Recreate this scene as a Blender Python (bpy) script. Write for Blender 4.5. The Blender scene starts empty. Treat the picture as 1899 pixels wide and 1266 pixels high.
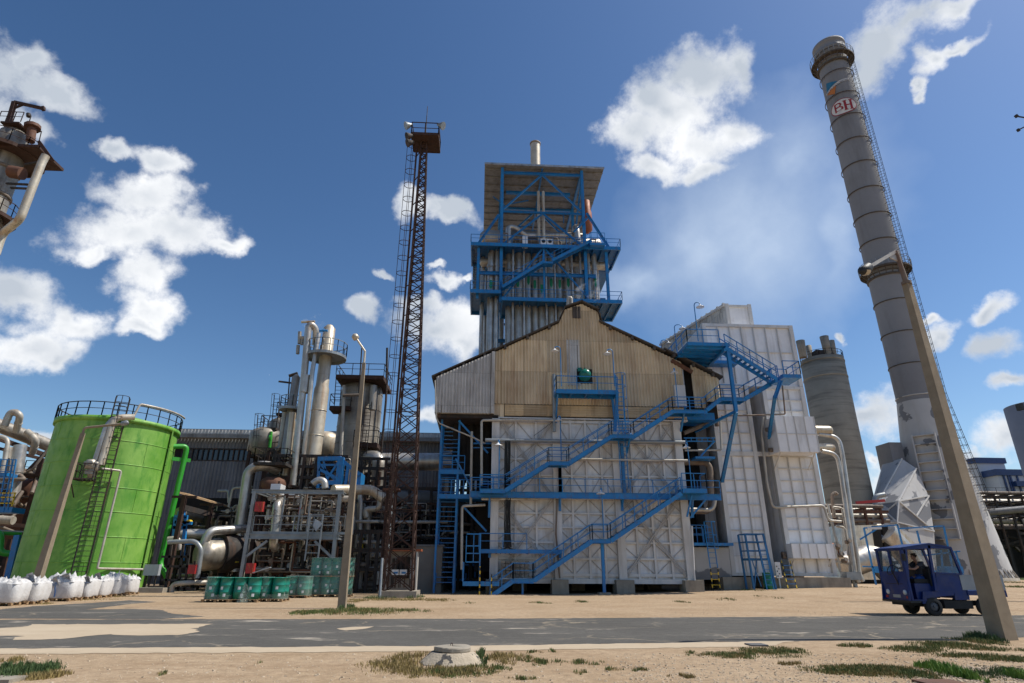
import bpy, bmesh, math, random
from math import sin, cos, pi, radians, atan2, sqrt
from mathutils import Vector, Matrix
random.seed(7)
SC = bpy.context.scene
COL = SC.collection

# ------------------------------------------------------------------ camera, sky, sun, exposure
HC = 1.45                      # eye height
FPX, PITCH, ROLL, YAW = 1085.66, radians(21.241), radians(0.3385), radians(3.0)
CX, CY = 949.5, 633.0
_fw = Vector((sin(YAW)*cos(PITCH), cos(YAW)*cos(PITCH), sin(PITCH)))
_r = Vector((cos(YAW), -sin(YAW), 0)); _u = _r.cross(_fw)
_rr = _r*cos(ROLL) + _u*sin(ROLL); _uu = _u*cos(ROLL) - _r*sin(ROLL)
cam = bpy.data.objects.new('camera', bpy.data.cameras.new('camera')); COL.objects.link(cam)
M = Matrix((( _rr.x, _uu.x, -_fw.x, 0), (_rr.y, _uu.y, -_fw.y, 0), (_rr.z, _uu.z, -_fw.z, HC), (0, 0, 0, 1)))
cam.matrix_world = M
cam.data.sensor_width = 36; cam.data.lens = FPX/1899*36
cam.data.clip_start = 0.1; cam.data.clip_end = 6000
SC.camera = cam

def ray(px, py):
    return _rr*((px-CX)/FPX) + _uu*((CY-py)/FPX) + _fw
def P(px, py, Y):              # the point seen at a pixel of the photograph at depth Y
    d = ray(px, py); t = Y/d.y
    return Vector((d.x*t, Y, HC + d.z*t))
def PX(px, py, Y): return P(px, py, Y).x
def PZ(px, py, Y): return P(px, py, Y).z
def G(px, py):
    d = ray(px, py); t = -HC/d.z
    return Vector((d.x*t, d.y*t, 0))

SUN_AZ, SUN_EL = radians(89.5), radians(57)
SC.view_settings.view_transform = 'Standard'; SC.view_settings.look = 'None'
SC.view_settings.exposure = 0.84; SC.view_settings.gamma = 1
w = bpy.data.worlds.new("World"); SC.world = w; w.use_nodes = True
nt = w.node_tree; nt.nodes.clear(); N = nt.nodes.new; L = nt.links.new
def mth(op, a, b=None, c=None, clamp=False):
    n = N('ShaderNodeMath'); n.operation = op; n.use_clamp = clamp
    for i, v in enumerate((a, b, c)):
        if v is None: continue
        if isinstance(v, (int, float)): n.inputs[i].default_value = v
        else: L(v, n.inputs[i])
    return n.outputs[0]
sky = N('ShaderNodeTexSky'); sky.sky_type = 'NISHITA'; sky.sun_disc = False
sky.sun_elevation = SUN_EL; sky.sun_rotation = SUN_AZ; sky.air_density = 1.0; sky.dust_density = .7; sky.ozone_density = 1.2
tc = N('ShaderNodeTexCoord'); sep = N('ShaderNodeSeparateXYZ'); L(tc.outputs['Generated'], sep.inputs[0])
az = mth('ARCTAN2', sep.outputs[0], sep.outputs[1]); el = mth('ARCSINE', sep.outputs[2])
uv = N('ShaderNodeCombineXYZ'); L(az, uv.inputs[0]); L(el, uv.inputs[1])
def noise3(scale, detail, rough=.55, src=None, mult=None):
    n = N('ShaderNodeTexNoise'); n.inputs['Scale'].default_value = scale; n.inputs['Detail'].default_value = detail
    n.inputs['Roughness'].default_value = rough
    L(src or tc.outputs['Generated'], n.inputs['Vector']); return n
def warp(base, scale, amp, detail):
    n = noise3(scale, detail); s = N('ShaderNodeVectorMath'); s.operation = 'SUBTRACT'; L(n.outputs['Color'], s.inputs[0]); s.inputs[1].default_value = (.5, .5, .5)
    m = N('ShaderNodeVectorMath'); m.operation = 'SCALE'; L(s.outputs[0], m.inputs[0]); m.inputs['Scale'].default_value = amp
    a = N('ShaderNodeVectorMath'); a.operation = 'ADD'; L(base, a.inputs[0]); L(m.outputs[0], a.inputs[1]); return a.outputs[0]
uvd = warp(warp(uv.outputs[0], 6, .10, 3), 24, .05, 8)
def azel(px, py):
    d = ray(px, py).normalized(); return atan2(d.x, d.y), math.asin(d.z)
def blobs(lst, src):
    acc = None
    for (px, py, rx, ry, rot) in lst:
        c = azel(px, py); a = azel(px+rx*cos(rot), py+rx*sin(rot)); b = azel(px-ry*sin(rot), py+ry*cos(rot))
        va = (a[0]-c[0], a[1]-c[1]); vb = (b[0]-c[0], b[1]-c[1])
        mp = N('ShaderNodeMapping'); mp.vector_type = 'TEXTURE'; L(src, mp.inputs['Vector'])
        mp.inputs['Location'].default_value = (c[0], c[1], 0)
        mp.inputs['Rotation'].default_value = (0, 0, atan2(va[1], va[0]))
        mp.inputs['Scale'].default_value = (math.hypot(*va)*1.13, math.hypot(*vb)*1.13, 1e3)
        ln = N('ShaderNodeVectorMath'); ln.operation = 'LENGTH'; L(mp.outputs[0], ln.inputs[0])
        v = mth('SUBTRACT', 1.0, ln.outputs['Value'])
        acc = v if acc is None else mth('SMOOTH_MAX', acc, v, .25)
    return acc
CL = [(10,130,105,62,.2),(115,172,85,30,.35),(30,225,70,45,0),(88,240,40,38,0),(60,110,60,30,.3),
 (225,268,30,20,.3),(292,300,52,32,.2),(262,362,85,52,0),(215,432,105,50,-.1),(325,425,100,48,.1),(400,452,52,26,.1),(250,500,75,48,0),(258,562,62,42,0),(250,600,50,18,0),(150,465,45,20,.2),
 (30,552,95,58,.2),(125,600,72,45,.2),(50,640,110,34,.1),(95,655,60,22,0),(85,795,45,17,0),
 (828,402,72,24,.15),(765,385,34,26,.8),(862,398,30,24,0),(820,600,72,52,0),(862,632,40,40,0),(790,560,40,22,0),(690,575,42,26,.3),(722,500,22,10,.4),(820,515,30,16,.2),(852,522,16,8,0),(792,762,30,26,0),(800,490,16,9,0),
 (1300,150,110,58,-.1),(1215,185,55,55,0),(1175,248,78,50,.1),(1268,268,110,62,0),(1352,248,68,50,0),(1378,132,40,44,.6),(1210,310,60,28,.2),(1300,320,70,24,0),(1250,210,110,60,0),
 (1640,90,52,88,.6),(1700,45,110,38,-.55),(1770,15,70,22,-.4),(1770,90,62,15,-.5),(1725,112,28,30,.2),(1714,160,26,10,-.9),(1620,130,30,40,.3),
 (1835,572,50,24,-.5),(1865,640,58,34,-.3),(1625,765,62,48,-.2),(1740,630,28,40,.3),(1570,620,18,9,0),(1636,880,58,34,0),(1862,812,85,38,-.1),(1895,712,50,20,-.2),(1720,590,20,14,0),(1610,850,24,12,0),(1800,850,40,18,0),(1700,660,30,14,.2),
 (2050,200,150,90,.2),(2150,600,200,90,0),(-200,300,150,110,0),(-330,650,200,80,0),(1000,-250,220,80,.1),(400,-300,200,100,-.1),(2600,700,300,150,0),(500,705,1,1,0)]
d0 = blobs(CL, uvd)
fn = noise3(14, 12, .68)
fb = mth('MULTIPLY', mth('SUBTRACT', fn.outputs['Fac'], .5), 1.5)
dens = mth('ADD', d0, fb)
mr = N('ShaderNodeMapRange'); mr.interpolation_type = 'SMOOTHSTEP'; L(dens, mr.inputs['Value'])
mr.inputs['From Min'].default_value = -.02; mr.inputs['From Max'].default_value = .7
# thin drifting vapour beside the tower
d1 = blobs([(1400,420,300,230,-.5),(1300,470,170,130,-.5),(1470,300,120,150,0),(1180,520,110,60,0),(1560,420,80,200,0)], uvd)
hz = noise3(4, 6, .6)
d1s = mth('MULTIPLY', mth('MULTIPLY', mth('MULTIPLY', mth('MAXIMUM', d1, 0), 1.3), hz.outputs['Fac']), .75, clamp=True)
# grey undersides
cn = noise3(6, 8, .52)
gm = N('ShaderNodeMapRange'); L(mth('ADD', mth('MULTIPLY', cn.outputs['Fac'], 1.9), mth('MULTIPLY', mth('SUBTRACT', d0, .3), .45)), gm.inputs['Value'])
gm.inputs['From Min'].default_value = .62; gm.inputs['From Max'].default_value = 1.3
cc = N('ShaderNodeMix'); cc.data_type = 'RGBA'; L(gm.outputs[0], cc.inputs['Factor'])
cc.inputs[6].default_value = (1, 1, 1, 1); cc.inputs[7].default_value = (.46, .51, .58, 1)
SKY_S, CLOUD_S = .067, .66
sc_ = N('ShaderNodeVectorMath'); sc_.operation = 'SCALE'; L(sky.outputs[0], sc_.inputs[0]); sc_.inputs['Scale'].default_value = SKY_S
gam = N('ShaderNodeGamma'); L(sc_.outputs[0], gam.inputs[0]); gam.inputs[1].default_value = 1.22
hsv = N('ShaderNodeHueSaturation'); L(gam.outputs[0], hsv.inputs['Color']); hsv.inputs['Hue'].default_value = .499; hsv.inputs['Saturation'].default_value = 1.12
b1 = N('ShaderNodeBackground'); L(hsv.outputs[0], b1.inputs[0]); b1.inputs[1].default_value = 1.28
b2 = N('ShaderNodeBackground'); L(cc.outputs[2], b2.inputs[0]); b2.inputs[1].default_value = CLOUD_S
b3 = N('ShaderNodeBackground'); b3.inputs[0].default_value = (.62, .72, .85, 1); b3.inputs[1].default_value = CLOUD_S
m1 = N('ShaderNodeMixShader'); L(d1s, m1.inputs[0]); L(b1.outputs[0], m1.inputs[1]); L(b3.outputs[0], m1.inputs[2])
m2 = N('ShaderNodeMixShader'); L(mr.outputs[0], m2.inputs[0]); L(m1.outputs[0], m2.inputs[1]); L(b2.outputs[0], m2.inputs[2])
out = N('ShaderNodeOutputWorld'); L(m2.outputs[0], out.inputs[0])
w.cycles.sampling_method = 'MANUAL'; w.cycles.sample_map_resolution = 512

sd = bpy.data.lights.new('sun', 'SUN'); sun = bpy.data.objects.new('sun', sd); COL.objects.link(sun)
sd.energy = 2.9; sd.angle = radians(.53); sd.color = (1, .95, .86)
sun.rotation_euler = Vector((-sin(SUN_AZ)*cos(SUN_EL), -cos(SUN_AZ)*cos(SUN_EL), -sin(SUN_EL))).to_track_quat('-Z', 'Y').to_euler()
sun.location = (60, 10, 80)

# ------------------------------------------------------------------ materials
MATS = {}
def mat(name, c1, c2=None, scale=1.5, rough=.6, metal=0, bump=.15, bscale=25, stain=None, stretch=(1, 1, .12), samt=.5, sscale=2.2,
        sheets=None, spec=.5, bands=None, patch=None):
    m = bpy.data.materials.new(name); m.use_nodes = True; t = m.node_tree; n = t.nodes; l = t.links
    b = n['Principled BSDF']; b.inputs['Roughness'].default_value = rough; b.inputs['Metallic'].default_value = metal
    b.inputs['Specular IOR Level'].default_value = spec
    g = n.new('ShaderNodeNewGeometry'); pos = g.outputs['Position']
    def noi(s, d=5, r=.6, vec=None):
        x = n.new('ShaderNodeTexNoise'); x.inputs['Scale'].default_value = s; x.inputs['Detail'].default_value = d; x.inputs['Roughness'].default_value = r
        l.new(vec or pos, x.inputs['Vector']); return x.outputs['Fac']
    def rmp(v, a, c, lo=0, hi=1):
        x = n.new('ShaderNodeMapRange'); l.new(v, x.inputs[0]); x.inputs[1].default_value = a; x.inputs[2].default_value = c
        x.inputs[3].default_value = lo; x.inputs[4].default_value = hi; return x.outputs[0]
    def mix(f, a, c, mode='MIX'):
        x = n.new('ShaderNodeMix'); x.data_type = 'RGBA'; x.blend_type = mode
        if isinstance(f, (int, float)): x.inputs[0].default_value = f
        else: l.new(f, x.inputs[0])
        for i, v in ((6, a), (7, c)):
            if isinstance(v, tuple): x.inputs[i].default_value = (*v, 1)
            else: l.new(v, x.inputs[i])
        return x.outputs[2]
    c2 = c2 or tuple(v*.78 for v in c1)
    col = mix(rmp(noi(scale), .32, .68), c1, c2)
    if sheets:                                  # separate sheets of cladding, each with its own weathering
        sw, sh, amt, horiz = sheets
        sp = n.new('ShaderNodeSeparateXYZ'); l.new(pos, sp.inputs[0]); cb = n.new('ShaderNodeCombineXYZ')
        ad = n.new('ShaderNodeMath'); ad.operation = 'ADD'; l.new(sp.outputs[0], ad.inputs[0]); l.new(sp.outputs[1], ad.inputs[1])
        l.new(ad.outputs[0], cb.inputs[0]); l.new(sp.outputs[2], cb.inputs[1])
        br = n.new('ShaderNodeTexBrick'); l.new(cb.outputs[0], br.inputs['Vector']); br.inputs['Scale'].default_value = 1
        br.inputs['Brick Width'].default_value = sw; br.inputs['Row Height'].default_value = sh; br.offset = .5 if horiz else 0
        br.inputs['Mortar Size'].default_value = .012; br.inputs['Color1'].default_value = (1, 1, 1, 1)
        br.inputs['Color2'].default_value = (1-amt, 1-amt, 1-amt*.95, 1); br.inputs['Mortar'].default_value = (.45, .43, .4, 1)
        col = mix(1.0, col, br.outputs['Color'], 'MULTIPLY')
    if stain:
        mp = n.new('ShaderNodeMapping'); l.new(pos, mp.inputs[0]); mp.inputs['Scale'].default_value = stretch
        f = rmp(noi(sscale, 6, .65, mp.outputs[0]), .5, .72, 0, samt)
        col = mix(f, col, stain)
    if patch:                                   # paint flaked off in hard-edged patches
        pc, ps, pt = patch
        f = rmp(noi(ps, 5, .5), pt, pt+.015)
        col = mix(f, col, pc)
    if bands:                                   # seams of sheet cladding round a pipe or column
        sp = n.new('ShaderNodeSeparateXYZ'); l.new(pos, sp.inputs[0])
        q = n.new('ShaderNodeMath'); q.operation = 'MULTIPLY'; l.new(sp.outputs[2], q.inputs[0]); q.inputs[1].default_value = 1/bands
        fr = n.new('ShaderNodeMath'); fr.operation = 'FRACT'; l.new(q.outputs[0], fr.inputs[0])
        f = rmp(fr.outputs[0], .0, .03, .55, 0)
        col = mix(f, col, tuple(v*.35 for v in c1))
    l.new(col, b.inputs['Base Color'])
    rr = rmp(noi(3.1), .3, .7, max(0, rough-.12), min(1, rough+.12)); l.new(rr, b.inputs['Roughness'])
    if bump:
        bp = n.new('ShaderNodeBump'); bp.inputs['Strength'].default_value = bump; bp.inputs['Distance'].default_value = .03
        l.new(noi(bscale, 4), bp.inputs['Height']); l.new(bp.outputs[0], b.inputs['Normal'])
    MATS[name] = m; return m
M_ = MATS
RUST = (.16, .07, .03)
mat('blue_paint', (.008, .20, .50), (.006, .15, .40), scale=.8, rough=.42, bump=.08, stain=(.12, .06, .035), samt=.55, sscale=5, stretch=(1, 1, .4))
mat('blue_paint_dull', (.008, .14, .34), (.006, .10, .25), scale=.8, rough=.55, bump=.1, stain=(.06, .04, .03), samt=.4)
mat('white_steel', (.66, .65, .63), (.55, .54, .52), scale=.5, rough=.5, bump=.06, stain=(.22, .18, .13), samt=.45, sscale=1.6)
mat('brace_steel', (.46, .445, .42), (.34, .32, .30), rough=.6, stain=(.15, .11, .07))
mat('white_panel', (.78, .78, .78), (.54, .545, .55), scale=.6, rough=.42, bump=.6, bscale=1.3, stain=(.30, .25, .19), samt=.75, sscale=1.8, stretch=(1, 1, .2))
mat('bright_panel', (.84, .84, .85), (.72, .72, .73), scale=.7, rough=.4, bump=.5, bscale=1.3, stain=(.3, .26, .2), samt=.4, sscale=2)
mat('beige_cladding', (.80, .665, .46), (.62, .48, .30), scale=.4, rough=.75, bump=.2, stain=(.30, .17, .085), samt=.7, sscale=1.6, stretch=(1, 1, .16), sheets=(1.65, 2.45, .38, False))
mat('grey_cladding', (.62, .61, .58), (.40, .39, .37), scale=.6, rough=.6, bump=.15, stain=(.14, .11, .08), samt=.6, sscale=2.2, sheets=(1.1, 2.4, .2, True))
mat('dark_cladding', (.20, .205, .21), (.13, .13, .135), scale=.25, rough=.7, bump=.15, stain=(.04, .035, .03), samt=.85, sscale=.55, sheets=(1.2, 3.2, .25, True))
mat('roof_edge', (.10, .085, .07), (.05, .04, .035), rough=.85, bump=.3)
mat('roof_sheet', (.25, .255, .25), (.17, .17, .165), rough=.8, stain=(.08, .06, .04), samt=.6)
mat('rusty_steel', (.06, .026, .016), (.03, .014, .01), scale=3, rough=.85, bump=.35)
mat('dark_steel', (.035, .03, .028), (.02, .017, .015), scale=3, rough=.8, bump=.3, stain=RUST, samt=.5)
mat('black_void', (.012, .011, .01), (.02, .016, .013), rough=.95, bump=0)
mat('rust_brown', (.13, .055, .03), (.07, .03, .02), scale=.8, rough=.8, bump=.2, stain=(.2, .1, .05), samt=.5)
mat('galvanised', (.30, .325, .34), (.21, .23, .24), scale=2, rough=.45, metal=.35, bump=.08, stain=(.2, .14, .09), samt=.3)
mat('silver_clad', (.58, .56, .52), (.36, .34, .31), scale=.9, rough=.42, metal=.7, bump=.08, bscale=4, stain=(.26, .16, .08), samt=.7, bands=1.0)
mat('dull_clad', (.44, .40, .34), (.26, .235, .20), scale=.7, rough=.45, metal=.55, bump=.2, bscale=6, stain=(.14, .09, .05), samt=.6, bands=1.1)
mat('cream_clad', (.60, .55, .45), (.42, .36, .27), scale=.6, rough=.45, metal=.35, bump=.15, bscale=5, stain=(.34, .17, .06), samt=.85, bands=1.6)
mat('stained_clad', (.42, .39, .33), (.15, .13, .11), scale=.4, rough=.55, metal=.45, bump=.2, bscale=5, stain=(.05, .035, .025), samt=.9, sscale=1.3, bands=1.5)
mat('old_pipe', (.22, .18, .14), (.12, .09, .07), scale=1.6, rough=.7, bump=.25, stain=RUST, samt=.7)
mat('pale_pipe', (.50, .47, .41), (.36, .33, .28), scale=1.6, rough=.5, metal=.2, bump=.15, stain=(.2, .11, .05), samt=.6)
mat('green_tank', (.085, .27, .02), (.23, .43, .08), scale=.5, rough=.55, bump=.12, bscale=8, stain=(.05, .22, .02), samt=.9, sscale=2.6, stretch=(1, 1, .32))
mat('green_pipe', (.035, .33, .03), (.03, .26, .02), rough=.4, bump=.1)
mat('concrete', (.34, .30, .24), (.25, .22, .175), scale=2, rough=.9, bump=.35, bscale=40, stain=(.13, .10, .075), samt=.5)
mat('pole_concrete', (.29, .235, .165), (.22, .175, .12), scale=2.5, rough=.9, bump=.3, bscale=60, stain=(.2, .15, .1), samt=.4)
mat('silo_concrete', (.35, .315, .25), (.27, .24, .19), scale=.35, rough=.95, bump=.3, bscale=5, stain=(.10, .085, .065), samt=.85, sscale=.9, stretch=(.12, .12, 1.6))
mat('chimney_grey', (.23, .235, .25), (.185, .187, .20), scale=.12, rough=.75, bump=.12, bscale=3, stain=(.11, .105, .105), samt=.6, sscale=.35)
mat('chimney_white', (.50, .49, .475), (.42, .41, .40), scale=.2, rough=.6, bump=.15, bscale=3, stain=(.3, .26, .2), samt=.4, sscale=.6, patch=((.17, .17, .178), .35, .56))
mat('glass_dark', (.015, .02, .03), (.02, .03, .04), rough=.12, bump=0, spec=.8)
mat('yellow', (.70, .50, .02), (.6, .4, .02), rough=.5)
mat('black', (.012, .012, .012), (.02, .02, .02), rough=.6)
mat('red_panel', (.42, .03, .025), (.32, .02, .02), rough=.5, bump=.05)
mat('orange', (.36, .10, .03), (.24, .06, .02), rough=.6, stain=(.08, .03, .02), samt=.5)
mat('drum_green', (.008, .21, .15), (.006, .15, .11), scale=2, rough=.4, bump=.08)
mat('drum_label', (.72, .74, .74), (.6, .62, .62), rough=.6, bump=0)
mat('bag_white', (.62, .61, .60), (.52, .51, .50), scale=4, rough=.8, bump=.5, bscale=14, stain=(.4, .36, .3), samt=.35, stretch=(1, 1, 1))
mat('bag_liner', (.25, .25, .26), (.5, .5, .5), scale=6, rough=.5, bump=.5, bscale=12)
mat('bag_blue', (.05, .16, .42), rough=.8, bump=0)
mat('wood', (.38, .25, .13), (.24, .15, .08), scale=5, rough=.9, bump=.3)
mat('truck_blue', (.005, .032, .17), (.005, .024, .12), scale=1.5, spec=.35, rough=.35, bump=.04, stain=(.10, .09, .10), samt=.45, sscale=3, stretch=(1, 1, .8))
mat('rubber', (.022, .021, .021), (.035, .033, .03), rough=.9, bump=.2)
mat('hub', (.10, .10, .11), rough=.5)
mat('bed_grey', (.42, .41, .39), (.32, .31, .29), rough=.7, stain=(.2, .15, .1), samt=.4)
mat('skin', (.42, .22, .14), (.38, .19, .12), rough=.55, bump=.05)
mat('hair', (.02, .014, .01), rough=.8)
mat('shirt', (.06, .06, .07), (.045, .045, .05), rough=.9, bump=.2)
mat('trousers', (.02, .08, .28), (.015, .06, .22), rough=.9, bump=.2)
mat('shoe', (.10, .05, .03), rough=.7)
mat('lamp_white', (.75, .76, .76), (.6, .6, .6), rough=.3)
mat('teal', (.006, .16, .11), (.005, .11, .08), rough=.3, bump=.04)
mat('far_blue', (.015, .05, .17), (.012, .04, .13), rough=.5)
mat('far_grey', (.27, .27, .30), (.23, .23, .255), scale=.2, rough=.8, bump=0)
mat('far_white', (.50, .53, .58), (.44, .47, .52), scale=.3, rough=.5, bump=0)
mat('marking_green', (.01, .26, .13), rough=.5, bump=0)
mat('sign_white', (.66, .65, .62), rough=.6, bump=0)
mat('sign_red', (.30, .02, .025), rough=.6, bump=0)
mat('sign_blue', (.02, .16, .30), rough=.6, bump=0)
mat('sign_orange', (.52, .17, .03), rough=.6, bump=0)
mat('brick_pale', (.42, .36, .28), (.33, .27, .2), rough=.9, sheets=(.42, .3, .5, True))
mat('cabinet_grey', (.40, .44, .47), (.32, .35, .38), rough=.5, stain=(.15, .1, .06), samt=.4)
mat('rendered_wall', (.21, .195, .17), (.16, .145, .13), scale=1, rough=.95, bump=.2)
def trans_mat(name, col, alpha, rough=.15):
    m = bpy.data.materials.new(name); m.use_nodes = True; t = m.node_tree; b = t.nodes['Principled BSDF']
    b.inputs['Base Color'].default_value = (*col, 1); b.inputs['Roughness'].default_value = rough
    x = t.nodes.new('ShaderNodeTexNoise'); x.inputs['Scale'].default_value = 3; x.inputs['Detail'].default_value = 5
    g = t.nodes.new('ShaderNodeNewGeometry'); t.links.new(g.outputs['Position'], x.inputs['Vector'])
    r = t.nodes.new('ShaderNodeMapRange'); t.links.new(x.outputs[0], r.inputs[0]); r.inputs[1].default_value = .3; r.inputs[2].default_value = .7
    r.inputs[3].default_value = alpha*.55; r.inputs[4].default_value = min(1, alpha*1.5); t.links.new(r.outputs[0], b.inputs['Alpha'])
    bp = t.nodes.new('ShaderNodeBump'); bp.inputs['Strength'].default_value = .6; bp.inputs['Distance'].default_value = .03
    t.links.new(x.outputs[0], bp.inputs['Height']); t.links.new(bp.outputs[0], b.inputs['Normal'])
    MATS[name] = m
trans_mat('plastic_wrap', (.38, .48, .44), .22, .25)
trans_mat('window_glass', (.10, .13, .15), .38, .06)

# hazard stripes: yellow and black bands up the foot of a ladder
hm = bpy.data.materials.new('hazard_stripes'); hm.use_nodes = True; t = hm.node_tree
g = t.nodes.new('ShaderNodeNewGeometry'); s_ = t.nodes.new('ShaderNodeSeparateXYZ'); t.links.new(g.outputs['Position'], s_.inputs[0])
q = t.nodes.new('ShaderNodeMath'); q.operation = 'MULTIPLY'; q.inputs[1].default_value = 2.6; t.links.new(s_.outputs[2], q.inputs[0])
f_ = t.nodes.new('ShaderNodeMath'); f_.operation = 'FRACT'; t.links.new(q.outputs[0], f_.inputs[0])
c_ = t.nodes.new('ShaderNodeMath'); c_.operation = 'GREATER_THAN'; c_.inputs[1].default_value = .5; t.links.new(f_.outputs[0], c_.inputs[0])
x_ = t.nodes.new('ShaderNodeMix'); x_.data_type = 'RGBA'; t.links.new(c_.outputs[0], x_.inputs[0])
x_.inputs[6].default_value = (.65, .43, .02, 1); x_.inputs[7].default_value = (.012, .012, .012, 1)
t.links.new(x_.outputs[2], t.nodes['Principled BSDF'].inputs['Base Color']); MATS['hazard'] = hm

# ------------------------------------------------------------------ mesh helpers
class MB:
    def __init__(s): s.v = []; s.f = []; s.sm = []
    def add(s, vs, fs, smooth=False):
        o = len(s.v); s.v += [Vector(v) for v in vs]; s.f += [tuple(i+o for i in f) for f in fs]; s.sm += [smooth]*len(fs); return s
    def box(s, x0, x1, y0, y1, z0, z1):
        vs = [(x, y, z) for z in (z0, z1) for y in (y0, y1) for x in (x0, x1)]
        return s.add(vs, [(0, 2, 3, 1), (4, 5, 7, 6), (0, 1, 5, 4), (2, 6, 7, 3), (0, 4, 6, 2), (1, 3, 7, 5)])
    def beam(s, a, b, w=.1, h=None, up=None):       # rectangular bar from a to b
        a = Vector(a); b = Vector(b); h = h or w; d = b-a
        if d.length < 1e-5: return s
        d.normalize(); up = Vector(up) if up else (Vector((0, 0, 1)) if abs(d.z) < .9 else Vector((0, 1, 0)))
        x = d.cross(up).normalized(); z = x.cross(d).normalized(); vs = []
        for p in (a, b):
            for sx, sz in ((-1, -1), (1, -1), (1, 1), (-1, 1)): vs.append(p + x*(sx*w/2) + z*(sz*h/2))
        return s.add(vs, [(3, 2, 1, 0), (4, 5, 6, 7), (0, 1, 5, 4), (1, 2, 6, 5), (2, 3, 7, 6), (3, 0, 4, 7)])
    def ibeam(s, a, b, w=.2, h=.3, t=.03, up=None):
        a = Vector(a); b = Vector(b); d = (b-a).normalized()
        up = Vector(up) if up else (Vector((0, 0, 1)) if abs(d.z) < .9 else Vector((0, 1, 0)))
        x = d.cross(up).normalized(); z = x.cross(d).normalized()
        s.beam(a, b, t, h-2*t, up); s.beam(a+z*(h/2-t/2), b+z*(h/2-t/2), w, t, up); s.beam(a-z*(h/2-t/2), b-z*(h/2-t/2), w, t, up); return s
    def tube(s, a, b, r, r2=None, n=10, cap=True):
        return s.sweep([a, b], [r, r if r2 is None else r2], n, cap)
    def sweep(s, pts, rs, n=10, cap=True):
        pts = [Vector(p) for p in pts]; m = len(pts)
        if isinstance(rs, (int, float)): rs = [rs]*m
        t = [(pts[min(i+1, m-1)]-pts[max(i-1, 0)]).normalized() for i in range(m)]
        ref = Vector((0, 0, 1)) if abs(t[0].z) < .9 else Vector((1, 0, 0)); nx = t[0].cross(ref).normalized(); vs = []
        for i in range(m):
            nx = (nx - t[i]*nx.dot(t[i])).normalized(); ny = t[i].cross(nx)
            for k in range(n): a = 2*pi*k/n; vs.append(pts[i] + nx*(cos(a)*rs[i]) + ny*(sin(a)*rs[i]))
        fs = [(i*n+k, i*n+(k+1) % n, (i+1)*n+(k+1) % n, (i+1)*n+k) for i in range(m-1) for k in range(n)]
        s.add(vs, fs, True)
        if cap: s.add(vs[:n], [tuple(range(n))[::-1]]); s.add(vs[-n:], [tuple(range(n))])
        return s
    def pipe(s, pts, r, n=10, bend=None, flange=0):  # pipe with rounded elbows
        pts = [Vector(p) for p in pts]; bend = bend or r*2.2; o = [pts[0]]
        for i in range(1, len(pts)-1):
            a, p, c = pts[i-1], pts[i], pts[i+1]; l1 = (a-p).length; l2 = (c-p).length; bb = min(bend, l1*.48, l2*.48)
            q0 = p+(a-p).normalized()*bb; q1 = p+(c-p).normalized()*bb
            for k in range(6): u = k/5; o.append(q0*(1-u)**2 + p*2*u*(1-u) + q1*u*u)
        o.append(pts[-1]); s.sweep(o, r, n)
        if flange:
            for i in range(len(pts)-1):
                a, c = pts[i], pts[i+1]; ln = (c-a).length; d = (c-a).normalized(); k = max(1, int(ln/flange))
                for j in range(k):
                    q = a + d*(ln*(j+.5)/k); s.tube(q-d*.03, q+d*.03, r*1.1, n=n)
        return s
    def lathe(s, c, prof, n=32, a0=0, a1=2*pi, smooth=True):
        full = abs(a1-a0-2*pi) < 1e-6; m = n if full else n+1; c = Vector(c); vs = []
        for (r, z) in prof:
            for k in range(m): a = a0+(a1-a0)*k/n; vs.append(c+Vector((cos(a)*r, sin(a)*r, z)))
        fs = [(i*m+k, i*m+(k+1) % m, (i+1)*m+(k+1) % m, (i+1)*m+k) for i in range(len(prof)-1) for k in range(n)]
        return s.add(vs, fs, smooth)
    def poly(s, pts, th):                            # convex/concave outline in the XZ plane extruded along Y by th
        n = len(pts); vs = [Vector(p) for p in pts] + [Vector(p)+Vector((0, th, 0)) for p in pts]
        return s.add(vs, [tuple(range(n)), tuple(range(2*n-1, n-1, -1))] + [(i, i+n, (i+1) % n+n, (i+1) % n) for i in range(n)])
    def corr(s, A, B, zt, zb, pitch=.2, amp=.04, th=0):  # corrugated wall from A to B, top/bottom heights as functions of 0..1
        A = Vector(A); B = Vector(B); d = B-A; ln = d.length; n = max(4, int(ln/pitch)*4); nrm = Vector((d.y, -d.x, 0)).normalized(); vs = []
        for i in range(n+1):
            u = i/n; k = i % 4; off = (0, amp, amp, 0)[k]; q = A + d*u + nrm*off
            vs += [(q.x, q.y, zb(u)), (q.x, q.y, zt(u))]
        return s.add(vs, [(2*i, 2*i+2, 2*i+3, 2*i+1) for i in range(n)])
    def rail(s, pts, h=.85, sp=1.1, r=.022, closed=False, toe=True, cage=False):
        pts = [Vector(p) for p in pts]; pts = pts+[pts[0]] if closed else pts; U = Vector((0, 0, 1))
        for a, b in zip(pts[:-1], pts[1:]):
            n = max(1, round((b-a).length/sp))
            for i in range(n+1): q = a.lerp(b, i/n); s.beam(q, q+U*h, .05)
            s.beam(a+U*h, b+U*h, .05); s.beam(a+U*h*.52, b+U*h*.52, .035)
            if toe: s.beam(a+U*.07, b+U*.07, .015, .14)
        return s
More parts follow.
